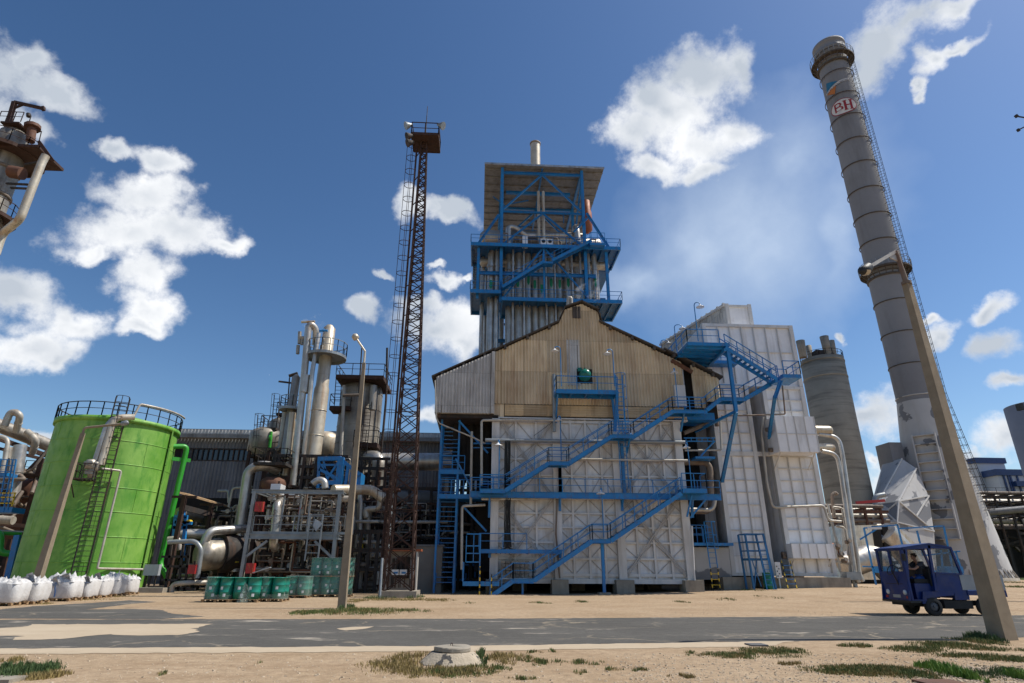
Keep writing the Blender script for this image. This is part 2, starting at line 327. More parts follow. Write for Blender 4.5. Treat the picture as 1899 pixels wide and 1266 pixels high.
    def ladder(s, a, b, w=.45, axis=(1, 0, 0), step=.3, r=.03, cage=0, back=(0, -1, 0), cstep=.75):
        a = Vector(a); b = Vector(b); ax = Vector(axis).normalized()*w/2; n = int((b-a).length/step); bk = Vector(back)
        s.beam(a-ax, b-ax, r*2); s.beam(a+ax, b+ax, r*2)
        for i in range(1, n): q = a.lerp(b, i/n); s.beam(q-ax, q+ax, r*1.1)
        if cage:
            R = .36; n2 = max(2, int((b-a).length*(1-cage)/cstep)); A = a.lerp(b, cage)
            def hoop(q): return [q + bk*(R*.9) + (ax.normalized()*cos(t) + bk*sin(t))*R for t in [(-.35*pi/2 + (pi+.35*pi)*k/8) for k in range(9)]]
            prev = None
            for i in range(n2+1):
                hp = hoop(A.lerp(b, i/n2)); hp = [A.lerp(b, i/n2)+ax]+hp+[A.lerp(b, i/n2)-ax]
                for p, q in zip(hp[:-1], hp[1:]): s.beam(p, q, .03)
                if prev:
                    for k in (2, 5, 8): s.beam(prev[k], hp[k], .03)
                prev = hp
        return s

def root_of(o):
    while o.parent: o = o.parent
    return o
def thing(name, label, cat, loc=(0, 0, 0), group=None):
    o = bpy.data.objects.new(name, None); COL.objects.link(o); o.location = loc; o.empty_display_size = .3
    o['label'] = label; o['category'] = cat
    if group: o['group'] = group
    return o
def part(name, mb, m, parent, label=None):
    off = Vector(root_of(parent).location)
    me = bpy.data.meshes.new(name); me.from_pydata([v-off for v in mb.v], [], mb.f)
    me.polygons.foreach_set('use_smooth', mb.sm); me.materials.append(M_[m] if isinstance(m, str) else m)
    o = bpy.data.objects.new(name, me); COL.objects.link(o); o.parent = parent
    if label: o['label'] = label
    return o
def solo(name, mb, m, label, cat, loc=(0, 0, 0), group=None, kind=None):
    off = Vector(loc); me = bpy.data.meshes.new(name); me.from_pydata([v-off for v in mb.v], [], mb.f)
    me.polygons.foreach_set('use_smooth', mb.sm); me.materials.append(M_[m] if isinstance(m, str) else m)
    o = bpy.data.objects.new(name, me); COL.objects.link(o); o.location = off
    if label: o['label'] = label
    if cat: o['category'] = cat
    if group: o['group'] = group
    if kind: o['kind'] = kind
    return o
def copy_tree(o, parent=None, loc=None, label=None, rz=None, scale=None):
    c = o.copy(); COL.objects.link(c)
    if parent: c.parent = parent
    for ch in list(o.children): copy_tree(ch, c)
    if loc is not None: c.location = loc
    if label: c['label'] = label
    if rz is not None: c.rotation_euler.z = rz
    if scale is not None: c.scale = scale
    return c
def text_mesh(s, size, place, m, name, parent, label=None, font_extrude=.01, align='CENTER'):
    cu = bpy.data.curves.new('t', 'FONT'); cu.body = s; cu.size = size; cu.align_x = align; cu.align_y = 'CENTER'; cu.extrude = font_extrude
    to = bpy.data.objects.new('t', cu); me = bpy.data.meshes.new_from_object(to)
    mb = MB(); mb.add([place(v.co) for v in me.vertices], [tuple(p.vertices) for p in me.polygons])
    bpy.data.objects.remove(to); bpy.data.curves.remove(cu); bpy.data.meshes.remove(me)
    return part(name, mb, m, parent, label)
def sst(a, b, x):
    t = min(1, max(0, (x-a)/(b-a))); return t*t*(3-2*t)
def gz(x, y): return .42*sst(5, 26, x)*sst(26, 38, y)     # the yard rises a little to the right
# ================================================================== THE SETTING: ground, road
def ground_material(name, c1, c2, c3, scuff=None, bumpd=.02, speck=.35, spscale=22):
    m = bpy.data.materials.new(name); m.use_nodes = True; t = m.node_tree; n = t.nodes; l = t.links; b = n['Principled BSDF']
    b.inputs['Roughness'].default_value = .95; b.inputs['Specular IOR Level'].default_value = .2
    g = n.new('ShaderNodeNewGeometry'); pos = g.outputs['Position']
    def noi(s, d=6, r=.6, sc=None):
        x = n.new('ShaderNodeTexNoise'); x.inputs['Scale'].default_value = s; x.inputs['Detail'].default_value = d; x.inputs['Roughness'].default_value = r
        if sc:
            mp = n.new('ShaderNodeMapping'); mp.inputs['Scale'].default_value = sc; l.new(pos, mp.inputs[0]); l.new(mp.outputs[0], x.inputs['Vector'])
        else: l.new(pos, x.inputs['Vector'])
        return x.outputs['Fac']
    def rmp(v, a, c, lo=0, hi=1):
        x = n.new('ShaderNodeMapRange'); l.new(v, x.inputs[0]); x.inputs[1].default_value = a; x.inputs[2].default_value = c
        x.inputs[3].default_value = lo; x.inputs[4].default_value = hi; return x.outputs[0]
    def mix(f, a, c):
        x = n.new('ShaderNodeMix'); x.data_type = 'RGBA'; l.new(f, x.inputs[0])
        for i, v in ((6, a), (7, c)):
            if isinstance(v, tuple): x.inputs[i].default_value = (*v, 1)
            else: l.new(v, x.inputs[i])
        return x.outputs[2]
    col = mix(rmp(noi(.35, 5), .35, .65), c1, c2)
    col = mix(rmp(noi(.9, 6, .65, (.35, 1.4, 1)), .5, .72, 0, .6), col, c3)
    col = mix(rmp(noi(5, 11, .86), .42, .62, 0, speck*.9), col, tuple(v*.5 for v in c3)); col = mix(rmp(noi(4.3, 11, .86), .5, .66, 0, speck*.8), col, tuple(min(.85, v*1.3) for v in c2))
    sp = noi(spscale, 3, .7); col = mix(rmp(sp, .55, .75, 0, speck), col, tuple(v*.45 for v in c3))
    col = mix(rmp(noi(spscale*1.7, 2, .6), .6, .75, 0, speck*.8), col, tuple(min(.8, v*1.35) for v in c2))
    if scuff:
        vo = n.new('ShaderNodeTexVoronoi'); vo.feature = 'DISTANCE_TO_EDGE'; vo.inputs['Scale'].default_value = .35
        wv = n.new('ShaderNodeTexNoise'); wv.inputs['Scale'].default_value = 1.5; wv.inputs['Detail'].default_value = 6; l.new(pos, wv.inputs['Vector'])
        wa = n.new('ShaderNodeVectorMath'); wa.operation = 'ADD'; l.new(pos, wa.inputs[0]); l.new(wv.outputs['Color'], wa.inputs[1]); l.new(wa.outputs[0], vo.inputs['Vector'])
        ml = n.new('ShaderNodeMath'); ml.operation = 'MULTIPLY'; l.new(rmp(vo.outputs['Distance'], .004, .02, .75, 0), ml.inputs[0]); l.new(rmp(noi(.3), .45, .6), ml.inputs[1]); col = mix(ml.outputs[0], col, (.30, .25, .18))
        col = mix(rmp(noi(.8, 7, .68, (.45, 1.6, 1)), scuff, scuff+.05, 0, .75), col, (.42, .37, .30))
    l.new(col, b.inputs['Base Color'])
    bp = n.new('ShaderNodeBump'); bp.inputs['Strength'].default_value = .8; bp.inputs['Distance'].default_value = bumpd
    ad = n.new('ShaderNodeMath'); ad.operation = 'ADD'; l.new(noi(14, 6, .7), ad.inputs[0]); l.new(noi(60, 3, .6), ad.inputs[1])
    l.new(ad.outputs[0], bp.inputs['Height']); l.new(bp.outputs[0], b.inputs['Normal']); MATS[name] = m
ground_material('sandy_ground', (.37, .265, .165), (.46, .345, .23), (.27, .175, .10), speck=.6)
ground_material('asphalt', (.08, .077, .071), (.112, .107, .098), (.15, .14, .125), scuff=.60, bumpd=.015, speck=.7, spscale=26)
ground_material('pale_concrete', (.47, .385, .28), (.43, .345, .245), (.36, .28, .19), bumpd=.006, speck=.15)
ground_material('green_field', (.06, .10, .025), (.10, .13, .04), (.16, .15, .07))
xs = [-1800, -600, -200, -100] + [x*2.0 for x in range(-35, 46)] + [110, 150, 250, 600, 1800]
ys = [-400, -60, -10] + [y*1.5 for y in range(0, 50)] + [80, 100, 130, 200, 400, 900, 3200]
mb = MB(); mb.add([(x, y, gz(x, y)) for y in ys for x in xs],
    [(j*len(xs)+i, j*len(xs)+i+1, (j+1)*len(xs)+i+1, (j+1)*len(xs)+i) for j in range(len(ys)-1) for i in range(len(xs)-1)], True)
solo('ground', mb, 'sandy_ground', 'pale sandy gravel ground of the factory yard', None, kind='structure')
def sheet(name, pts, m, label, z=.004, wob=.12, step=.22):
    mb = MB(); o = []
    for a, b in zip(pts, pts[1:]+pts[:1]):
        a = Vector(a); b = Vector(b); k = max(1, int((b-a).length/step))
        for i in range(k):
            q = a.lerp(b, i/k); o.append((q.x+random.uniform(-wob, wob), q.y+random.uniform(-wob, wob)*.6, z+gz(q.x, q.y)))
    mb.add(o, [tuple(range(len(o)))]); ob = solo(name, mb, m, label, None, kind='structure')
    bm = bmesh.new(); bm.from_mesh(ob.data); bmesh.ops.triangulate(bm, faces=bm.faces[:])
    bmesh.ops.recalc_face_normals(bm, faces=bm.faces[:])
    if sum(f.normal.z for f in bm.faces) < 0: bmesh.ops.reverse_faces(bm, faces=bm.faces[:])
    bm.to_mesh(ob.data); bm.free(); return ob
far = lambda x: 20.15+.105*x*(1 if x > 0 else .45)
near = lambda x: 13.25+.12*x*(1 if x > 0 else .35)
sheet('road', [(x, near(x)) for x in range(-70, 71, 5)] + [(x, far(x)) for x in range(70, -71, -5)], 'asphalt', 'grey worn asphalt road across the yard')
gp = lambda lst: [G(*p).xy for p in lst]
sheet('side_road', gp([(-260, 1140), (0, 1130), (60, 1124), (170, 1118), (240, 1113), (292, 1116), (240, 1120), (160, 1130), (250, 1129), (300, 1131), (320, 1138), (378, 1143), (300, 1148), (0, 1147), (-260, 1152)]), 'asphalt', 'dark asphalt of the side road by the white sacks', wob=.06)
sheet('road_repair_patch', gp([(-60, 1168), (45, 1163), (60, 1158), (180, 1158), (300, 1157), (400, 1157), (355, 1166), (378, 1171), (330, 1178), (240, 1179), (200, 1176), (120, 1185), (20, 1187), (40, 1180), (-60, 1178)]), 'pale_concrete', 'pale concrete patch worn into the road at left', z=.008, wob=.10)
sheet('road_repair_patch', gp([(622, 1166), (650, 1163), (694, 1162), (672, 1167), (640, 1169)]), 'pale_concrete', 'small pale patch in the middle of the road', z=.008, wob=.03)
sheet('road_verge', [(x, near(x)-.82) for x in range(-30, 8, 2)] + [(x, near(x)-.02) for x in range(7, -31, -2)], 'pale_concrete', 'pale concrete strip along the near edge of the road', z=.006, wob=.10)
sheet('grass_field', [(60, 84), (140, 84), (260, 150), (100, 150)], 'green_field', 'green field beyond the pipe rack', z=.01, wob=.5, step=6)

# ================================================================== FURNACE BUILDING
YF = 40.0
fx = lambda px, py=1075: PX(px, py, YF); fz = lambda py, px=1090: PZ(px, py, YF)
ZB, ZT = fz(1076), fz(779)
fb_ = thing('furnace_building', 'large hall of white braced steel panels under a patched beige corrugated gable', 'industrial building', (fx(1100), YF, 0))
colx = [fx(915), fx(1037), fx(1156), fx(1282)]
mb = MB(); mb.box(colx[0], colx[3], YF+.25, YF+.4, ZB, ZT); part('panel_wall', mb, 'white_panel', fb_)
for x in colx:
    mb = MB(); mb.box(x-.26, x+.26, YF-.02, YF+.22, .85, ZT+.1); mb.box(x-.26, x+.26, YF-.12, YF-.02, .85, ZT); part('column', mb, 'white_steel', fb_)
girt_px = [782, 822, 852, 882, 924, 952, 978, 1006, 1036, 1066]
gzs = [fz(p) for p in girt_px]
for i, z in enumerate(gzs):
    mb = MB(); h = .12 if i not in (0, 4, 9) else .18
    for k in range(3): mb.box(colx[k]+.27, colx[k+1]-.27, YF+.08, YF+.24, z-h/2, z+h/2)
    part('girt', mb, 'white_steel', fb_)
mb = MB(); mb.box(colx[0]-.2, colx[3]+.2, YF+.02, YF+.5, ZB-.2, ZB+.08); part('base_beam', mb, 'white_steel', fb_)
mb = MB()
for k in range(3):
    for j in (1, 2, 3):
        if k == 0 and j == 3: continue
        x = colx[k] + (colx[k+1]-colx[k])*j/(4 if k else 3.0)
        mb.box(x-.07, x+.07, YF+.06, YF+.245, ZB, ZT)
part('stiffener', mb, 'white_steel', fb_)
mb = MB()
for k in range(3):                                  # thin diagonals of every cell
    n = 4 if k else 3
    for j in range(n):
        xa = colx[k]+(colx[k+1]-colx[k])*j/n+.12; xb = colx[k]+(colx[k+1]-colx[k])*(j+1)/n-.12
        for i in range(len(gzs)-1):
            a, b = (xa, xb) if (i+j+k) % 2 else (xb, xa)
            mb.beam((a, YF+.22, gzs[i]-.1), (b, YF+.22, gzs[i+1]+.1), .045, .045)
part('lattice_bracing', mb, 'brace_steel', fb_)
for (x0, z0, x1, z1) in ((colx[0], gzs[0], colx[1], gzs[4]), (colx[0], gzs[4], colx[1], gzs[9]), (colx[2], gzs[0], colx[3], gzs[4]), (colx[2], gzs[4], colx[3], gzs[9])):
    for s in (0, 1):
        a = Vector((x0+.3, YF+.0-.05*s, z1 if s else z0)); b = Vector((x1-.3, YF+.0-.05*s, z0 if s else z1))
        mb = MB(); mb.beam(a+Vector((0, 0, .09)), b+Vector((0, 0, .09)), .06, .07); mb.beam(a-Vector((0, 0, .09)), b-Vector((0, 0, .09)), .06, .07); part('cross_brace', mb, 'brace_steel', fb_)
for x, wd in zip(colx, (.95, 1.05, 1.15, 1.2)):
    mb = MB(); mb.box(x-wd/2, x+wd/2, YF-.55, YF+.7, -.1, .84); part('plinth', mb, 'concrete', fb_)
for x in (colx[0]+2, colx[1]+2, colx[2]+2.1, colx[3]-1):
    mb = MB(); mb.box(x-.5, x+.5, YF+5, YF+6.2, -.1, .9); part('rear_plinth', mb, 'concrete', fb_)
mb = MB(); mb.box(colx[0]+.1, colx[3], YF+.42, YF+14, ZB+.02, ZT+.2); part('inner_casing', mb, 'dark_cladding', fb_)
mb = MB(); mb.box(-3.6, colx[3]+3, YF+13.6, YF+14, -.1, ZB+.1); part('shade_backing', mb, 'black_void', fb_)  # black sheet painting the shade under the raised hall
mb = MB(); mb.box(-3.6, colx[0]-.1, YF+7.6, YF+8, 0, fz(905, 860)); part('shade_backing', mb, 'black_void', fb_)  # black backing added so the space behind the stair tower stays shade-dark
# gable
def prof(pts, Y=YF):
    w_ = [P(a, b, Y) for a, b in pts]
    def f(x):
        for p, q in zip(w_[:-1], w_[1:]):
            if p.x <= x <= q.x: return p.z + (q.z-p.z)*(x-p.x)/max(1e-6, q.x-p.x)
        return w_[0].z if x < w_[0].x else w_[-1].z
    return f
top = [(917, 654), (1036, 600), (1047, 575), (1078, 564), (1108, 579), (1113, 600), (1228, 656), (1270, 676)]
topf = prof(top); gx0, gx1 = fx(917, 700), fx(1268, 720); gb = fz(752)
mb = MB(); mb.corr((gx0, YF-.05, 0), (gx1, YF-.05, 0), lambda u: topf(gx0+(gx1-gx0)*u), lambda u: gb, .23, .075); part('gable_wall', mb, 'beige_cladding', fb_)
mb = MB()
for i in range(9):                                  # stacked ledges of the louvre below the gable
    z = gb-.06-i*.085; mb.box(gx0+.75, gx1-.2, YF-.05-.02*(i % 2), YF+.1, z-.022, z+.022)
    mb.add([(gx0+.75, YF-.06, z), (gx1-.2, YF-.06, z), (gx1-.2, YF+.06, z-.085), (gx0+.75, YF+.06, z-.085)], [(0, 1, 2, 3)])
part('louvre', mb, 'beige_cladding', fb_)
mb = MB(); mb.box(gx0, gx0+.7, YF-.02, YF+.1, ZT+.12, gb); mb.box(gx1-.2, gx1, YF-.02, YF+.1, ZT+.12, gb); part('corner_strip', mb, 'beige_cladding', fb_)
mb = MB(); mb.box(gx0-.1, gx1, YF-.1, YF+.3, ZT+.02, ZT+.11); part('sill_beam', mb, 'white_steel', fb_)
ax0, ax1 = fx(1284, 720), fx(1334, 720); rf = prof([(1228, 650), (1336, 703)])
mb = MB(); mb.corr((ax0, YF-.08, 0), (ax1, YF-.08, 0), lambda u: rf(ax0+(ax1-ax0)*u)-.1, lambda u: fz(745, 1300)-(.0 if u > .45 else .5), .23, .075); part('gable_wall', mb, 'beige_cladding', fb_, 'narrow beige corrugated panel right of the dark gap')
mb = MB(); mb.box(gx1-.05, ax1-.1, YF+.6, YF+1.0, fz(775, 1300), fz(678, 1268)); part('dark_infill', mb, 'black_void', fb_)  # black panel stands for the shade inside the gap
mb = MB(); mb.box(gx1-.12, gx1+.08, YF-.04, YF+.1, fz(752), fz(672)); part('corner_strip', mb, 'cabinet_grey', fb_)
mb = MB(); mb.beam(P(1245, 668, YF-.15), P(1284, 690, YF-.15), .12, .28); part('rafter', mb, 'rust_brown', fb_)
lx0, lx1 = fx(809, 730), fx(917, 730); lf = prof([(806, 701), (918, 652)])
mb = MB(); mb.corr((lx0, YF-.35, 0), (lx1, YF-.35, 0), lambda u: lf(lx0+(lx1-lx0)*u)-.1, lambda u: fz(768, 860), .21, .07); part('annex_wall', mb, 'grey_cladding', fb_, 'grey and white corrugated wall of the overhanging left annex')
mb = MB(); mb.corr((lx0+.02, YF+12, 0), (lx0+.02, YF-.35, 0), lambda u: lf(lx0)-.1, lambda u: fz(768, 860), .17, .045)
mb.box(lx0+.1, lx1, YF-.2, YF+12, fz(768, 860), fz(766, 860)+.1); mb.box(lx1-.25, lx1-.05, YF-.5, YF, fz(768, 860), lf(lx1)-.15); part('annex_side', mb, 'grey_cladding', fb_)
mb = MB(); mb.box(lx0+.2, lx1+.3, YF-.1, YF+12, fz(775, 860), fz(768, 860)-.03); part('annex_floor', mb, 'dark_steel', fb_)
def roofslab(a, b, th=.1, ov=.35, dep=14.5):
    a = P(*a, YF)+Vector((0, -ov, 0)); b = P(*b, YF)+Vector((0, -ov, 0)); U = Vector((0, 0, th))
    mb = MB(); mb.poly([a, b, b+U, a+U], dep)
    n = int((b-a).length/1.5)
    for i in range(n): q = a.lerp(b, (i+.5)/n); mb.box(q.x-.09, q.x+.09, q.y+.02, q.y+.9, q.z-.26, q.z-.02)
    return mb
for a, b in (((801, 701), (918, 649)), ((916, 652), (1038, 597)), ((1036, 594), (1048, 571)), ((1046, 572), (1079, 561)), ((1077, 561), (1110, 577)), ((1107, 577), (1116, 599)), ((1110, 598), (1232, 654)), ((1230, 649), (1338, 702))):
    part('roof', roofslab(a, b), 'roof_edge', fb_)
mb = MB(); mb.poly([P(1040, 640, YF+.2), P(1112, 640, YF+.2), P(1108, 583, YF+.2), P(1078, 568, YF+.2), P(1048, 580, YF+.2)], 13); mb.poly([P(920, 750, YF+.3), P(1265, 750, YF+.3), P(1265, 690, YF+.3), P(1075, 604, YF+.3), P(920, 660, YF+.3)], 13)
part('attic', mb, 'roof_sheet', fb_)
mb = MB(); mb.corr((fx(1062, 600), YF-.12, 0), (fx(1078, 600), YF-.12, 0), lambda u: fz(570), lambda u: fz(592), .17, .05); part('patch_sheet', mb, 'roof_edge', fb_)
mb = MB(); mb.corr((fx(1050, 660), YF-.11, 0), (fx(1075, 660), YF-.11, 0), lambda u: fz(632), lambda u: fz(716), .17, .05); part('patch_sheet', mb, 'grey_cladding', fb_)
# red-brown sagging column of cable trays in front, brick pile window
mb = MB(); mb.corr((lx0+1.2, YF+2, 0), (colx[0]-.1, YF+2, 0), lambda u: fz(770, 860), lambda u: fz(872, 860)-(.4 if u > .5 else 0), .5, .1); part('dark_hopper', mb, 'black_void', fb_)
mb = MB(); mb.box(lx0+3.0, colx[0]-.1, YF+2.2, YF+3, fz(1060, 860), fz(772, 860)); part('dark_infill', mb, 'black_void', fb_)  # shade of the void under the annex, put in as a black box
bp_ = thing('brick_stack', 'stack of pale firebricks against the foot of the white wall', 'bricks', P(965, 1085, YF-.3))
mb = MB(); x0 = fx(928); x1 = fx(981)
for i in range(6):
    for j in range(5):
        a = x0+(x1-x0)*i/6; z = .95+(fz(1040)-.95)*j/5
        mb.box(a+.02, a+(x1-x0)/6-.02, YF-.35, YF-.16+random.random()*.04, z+.02, z+(fz(1040)-.95)/5-.02)
part('bricks', mb, 'brick_pale', bp_)
mb = MB(); mb.box(x0-.05, x1+.05, YF-.4, YF-.15, .85, .94); part('shelf', mb, 'white_steel', bp_)
# green burner end in the gable
bu = thing('gas_burner', 'round dark green dished burner end poking out of the beige gable', 'burner', P(1084, 698, YF-.3))
c = P(1084, 697, YF-.1); mb = MB(); R = .43
prof_ = [(R*1.02, .0), (R*1.05, .05), (R, .06), (R*.98, .35), (R*.9, .5), (R*.7, .62), (R*.4, .7), (.02, .73)]
vs = []; n = 28
for (r, d) in prof_:
    for k in range(n): a = 2*pi*k/n; vs.append(c+Vector((cos(a)*r, -d, sin(a)*r)))
mb.add(vs, [(i*n+k, i*n+(k+1) % n, (i+1)*n+(k+1) % n, (i+1)*n+k) for i in range(len(prof_)-1) for k in range(n)], True); part('dished_head', mb, 'teal', bu)
mb = MB(); mb.tube(c+Vector((0, -.2, .4)), c+Vector((0, -.2, .55)), .06); mb.box(c.x-.5, c.x-.2, c.y-.1, c.y+.05, c.z+.32, c.z+.6); part('nozzle', mb, 'teal', bu)
mb = MB(); mb.box(c.x-.56, c.x+.56, c.y-.06, c.y+.02, c.z-.56, c.z+.5); part('opening', mb, 'black_void', bu)

# ================================================================== BLUE STAIRS AND WALKWAYS
BL = 'blue_paint'
def stair(root, pts, Y0, wd=.9, h=.9, m=BL, toe=False, backrail=True):
    w_ = [P(a, b, Y0) for a, b in pts]
    for p, q in zip(w_[:-1], w_[1:]):
        flat = abs(p.z-q.z) < .14; mb = MB()
        if flat:
            q = Vector((q.x, q.y, p.z)); mb.ibeam(p-Vector((0, 0, .13)), q-Vector((0, 0, .13)), .12, .26); mb.ibeam(p+Vector((0, wd, -.13)), q+Vector((0, wd, -.13)), .12, .26)
            mb.box(min(p.x, q.x), max(p.x, q.x), Y0+.07, Y0+wd-.07, p.z-.06, p.z-.02)
            x = min(p.x, q.x)+.1
            while x < max(p.x, q.x): mb.box(x, x+.06, Y0+.07, Y0+wd-.07, p.z-.22, p.z-.07); x += .8
            part('landing', mb, m, root)
        else:
            D = Vector((0, 0, -.12)); mb.beam(p+D, q+D, .06, .26); part('stringer', mb, m, root)
            mb = MB(); mb.beam(p+D+Vector((0, wd, 0)), q+D+Vector((0, wd, 0)), .06, .26); part('stringer', mb, m, root)
            k = max(2, int(abs(q.z-p.z)/.2)); mb = MB()
            for i in range(1, k): c = p.lerp(q, i/k); mb.box(c.x-.13, c.x+.13, Y0+.05, Y0+wd-.05, c.z-.03, c.z)
            part('treads', mb, 'blue_paint_dull', root)
        mb = MB(); mb.rail([p, q], h, 1.0, toe=False); part('handrail', mb, m, root); mb = MB()
        if backrail: mb.rail([p+Vector((0, wd, 0)), q+Vector((0, wd, 0))], h, 1.6, toe=False)
        part('handrail', mb, m, root)
S1 = YF-1.6
st = thing('lower_staircase', 'blue steel staircase climbing from the ground to the first walkway', 'staircase', P(915, 1104, S1))
stair(st, [(909, 1103), (952, 1073), (990, 1073), (1099, 999), (1133, 999), (1264, 911)], S1)
p = P(1117, 1000, S1)
mb = MB(); mb.ibeam((p.x+.05, S1+.4, .12), (p.x+.05, S1+.4, p.z-.25), .18, .2); part('post', mb, BL, st)
mb = MB(); mb.box(p.x-.3, p.x+.4, S1+.1, S1+.75, -.05, .14); part('footing', mb, 'concrete', st)
p = P(970, 1074, S1); mb = MB(); mb.beam((p.x, S1+.4, .0), (p.x, S1+.4, p.z-.2), .12); part('post', mb, BL, st)
mb = MB(); q = P(911, 1102, S1); mb.beam((q.x, S1, 0), (q.x, S1, 1.15), .07); part('hazard_post', mb, 'hazard', st)

wk = thing('middle_walkway', 'long blue walkway crossing the white wall at mid height', 'walkway', P(1100, 911, S1+.95))
S2 = S1+.95
a = P(872, 911, S2); b = P(1336, 911, S2); b.z = a.z
mb = MB(); mb.ibeam(a-Vector((0, 0, .18)), b-Vector((0, 0, .18)), .14, .4, .03); mb.beam((a.x, S2, a.z-.18), (b.x, S2, a.z-.18), .02, .36); part('beam', mb, BL, wk)
mb = MB(); mb.box(a.x, b.x, S2+.07, YF-.13, a.z-.06, a.z-.02); part('deck', mb, 'blue_paint_dull', wk)
mb = MB(); mb.rail([a, b], .9, 1.55, toe=False); part('handrail', mb, BL, wk)
for px, bot in ((908, 960), (1037, 948), (1151, 948), (1278, 960)):
    x = fx(px, 911); mb = MB(); mb.beam((x, YF-.17, PZ(px, bot, YF)), (x, YF-.17, a.z-.38), .16, .1); mb.beam((x, YF-.2, PZ(px, bot-8, YF)), (x, S2+.1, a.z-.35), .1); part('bracket', mb, BL, wk)
q0 = P(1265, 905, S1); q1 = P(1310, 905, S1); q1.z = q0.z
mb = MB(); mb.box(q0.x, q1.x, S1-.1, S2-.03, q0.z-.3, q0.z-.02); part('corner_platform', mb, BL, wk)
mb = MB(); mb.rail([(q0.x, S1-.1, q0.z), (q1.x, S1-.1, q0.z), (q1.x, S2, q0.z)], .95, 1.0, toe=False); part('handrail', mb, BL, wk)
mb = MB(); mb.beam(P(1274, 958, S1+.6), P(1283, 918, S1+.6), .1); mb.beam(P(1280, 960, S2), P(1312, 922, S2), .1); part('bracket', mb, BL, wk)

us = thing('upper_staircase', 'blue staircase rising in four flights from the walkway to the top right corner', 'staircase', P(936, 911, S1+.05))
S3 = S1+.02
stair(us, [(890, 906), (937, 906), (1018, 855), (1055, 855), (1135, 805), (1176, 805), (1248, 759), (1311, 757), (1337, 736), (1382, 736), (1444, 700)], S3)
for px, ty, by in ((1037, 855, 908), (1150, 806, 908), (1037, 855, 905)):
    mb = MB(); x = PX(px, ty, YF); mb.ibeam((x, YF-.25, a.z if by > 906 else a.z), (x, YF-.25, PZ(px, ty+4, YF)), .2, .2); part('post', mb, BL, us)
for px, ty, by in ((1258, 765, 800), (1160, 812, 840)):
    x = PX(px, ty, YF); mb = MB(); mb.beam((x, YF-.1, PZ(px, by, YF)), (x, S3+.1, PZ(px, ty, YF)), .12); part('bracket', mb, BL, us)
k0 = P(1440, 700, S3); k1 = P(1473, 700, S3)
mb = MB(); mb.box(k0.x, k1.x, S3-.9, S3+.9, k0.z-.28, k0.z-.02); part('corner_platform', mb, BL, us)
mb = MB(); mb.rail([(k0.x+.1, S3-.9, k0.z), (k1.x, S3-.9, k0.z), (k1.x, S3+.9, k0.z), (k0.x, S3+.9, k0.z)], .95, 1, toe=False); part('handrail', mb, BL, us)
S4 = S3-.95
stair(us, [(1345, 641), (1441, 700)], S4, .85)
t0 = P(1272, 636, S4+.3); t1 = P(1350, 641, S4+.3)
mb = MB(); mb.box(t0.x, t1.x, S4, 42.9, t0.z-.26, t0.z-.02)
for i in range(5): mb.box(t0.x, t1.x, S4+.3+i*.9, S4+.4+i*.9, t0.z-.4, t0.z-.25)
part('top_platform', mb, BL, us)
mb = MB(); mb.rail([(t0.x, 49, t0.z-1.2), (t0.x, 43, t0.z), (t0.x, S4, t0.z), (t1.x-.7, S4, t0.z)], .95, 1.1, toe=False); mb.rail([(t1.x-.2, 41.8, t0.z), (t1.x+2.0, 41.8, t0.z)], .95, .9, toe=False); part('handrail', mb, BL, us)
mb = MB(); mb.box(t0.x-.0, t0.x+.8, 42.9, 49, t0.z-1.5, t0.z-1.26); mb.box(t1.x-.3, t1.x+2.1, 41, 41.9, t0.z-.3, t0.z-.05); part('side_platform', mb, BL, us)
g1 = P(1350, 645, S4); g2 = P(1367, 763, S4); g3 = P(1339, 893, 41.8)
mb = MB(); mb.ibeam((g1.x, S4+.1, g2.z), (g1.x, S4+.1, g1.z-.2), .22, .22, .04); part('post', mb, BL, us)
mb = MB(); mb.ibeam((g1.x, S4+.1, g2.z), g3, .22, .2, .04); mb.beam((g1.x, S4+.1, g2.z+.05), P(1290, 800, 41.8), .16); part('strut', mb, BL, us)
mb = MB(); mb.ibeam(P(1437, 735, S4), P(1426, 812, 41.5), .2, .2, .04); mb.ibeam(P(1448, 705, S4), P(1437, 738, S4), .2, .2, .04); part('strut', mb, BL, us)
mb = MB(); mb.beam(P(1345, 648, S4), P(1312, 678, 41.8), .18, .22); mb.beam(P(1440, 706, S4), P(1400, 730, 41.8), .18, .22); part('strut', mb, BL, us)
# gantry beside the burner
ga = thing('burner_platform', 'small blue railed platform in front of the green burner', 'platform', P(1090, 722, S1))
a0 = P(1032, 721, S1); a1 = P(1146, 721, S1); a1.z = a0.z
mb = MB(); mb.box(a0.x, a1.x, S1-.02, S1+.06, a0.z-.3, a0.z); mb.box(a0.x, a1.x, YF-.45, YF-.35, a0.z-.3, a0.z)
for i in range(5): x = a0.x+(a1.x-a0.x)*i/4; mb.box(x-.05, x+.05, S1+.06, YF-.45, a0.z-.26, a0.z-.05)
part('frame', mb, BL, ga)
mb = MB(); mb.box(a0.x, a1.x, S1+.07, YF-.46, a0.z-.045, a0.z-.015); part('deck', mb, 'blue_paint_dull', ga)
mb = MB(); mb.rail([(a0.x, YF-.4, a0.z), (a0.x, S1, a0.z), (a1.x, S1, a0.z)], .95, 1.25, toe=False); part('handrail', mb, BL, ga)
mb = MB(); mb.beam((a0.x+.1, YF-.15, PZ(1034, 785, YF)), (a0.x+.1, YF-.15, a0.z-.1), .14); mb.beam((a0.x+.1, YF-.2, PZ(1034, 780, YF)), (a0.x+.1, S1+.2, a0.z-.3), .1); part('bracket', mb, BL, ga)
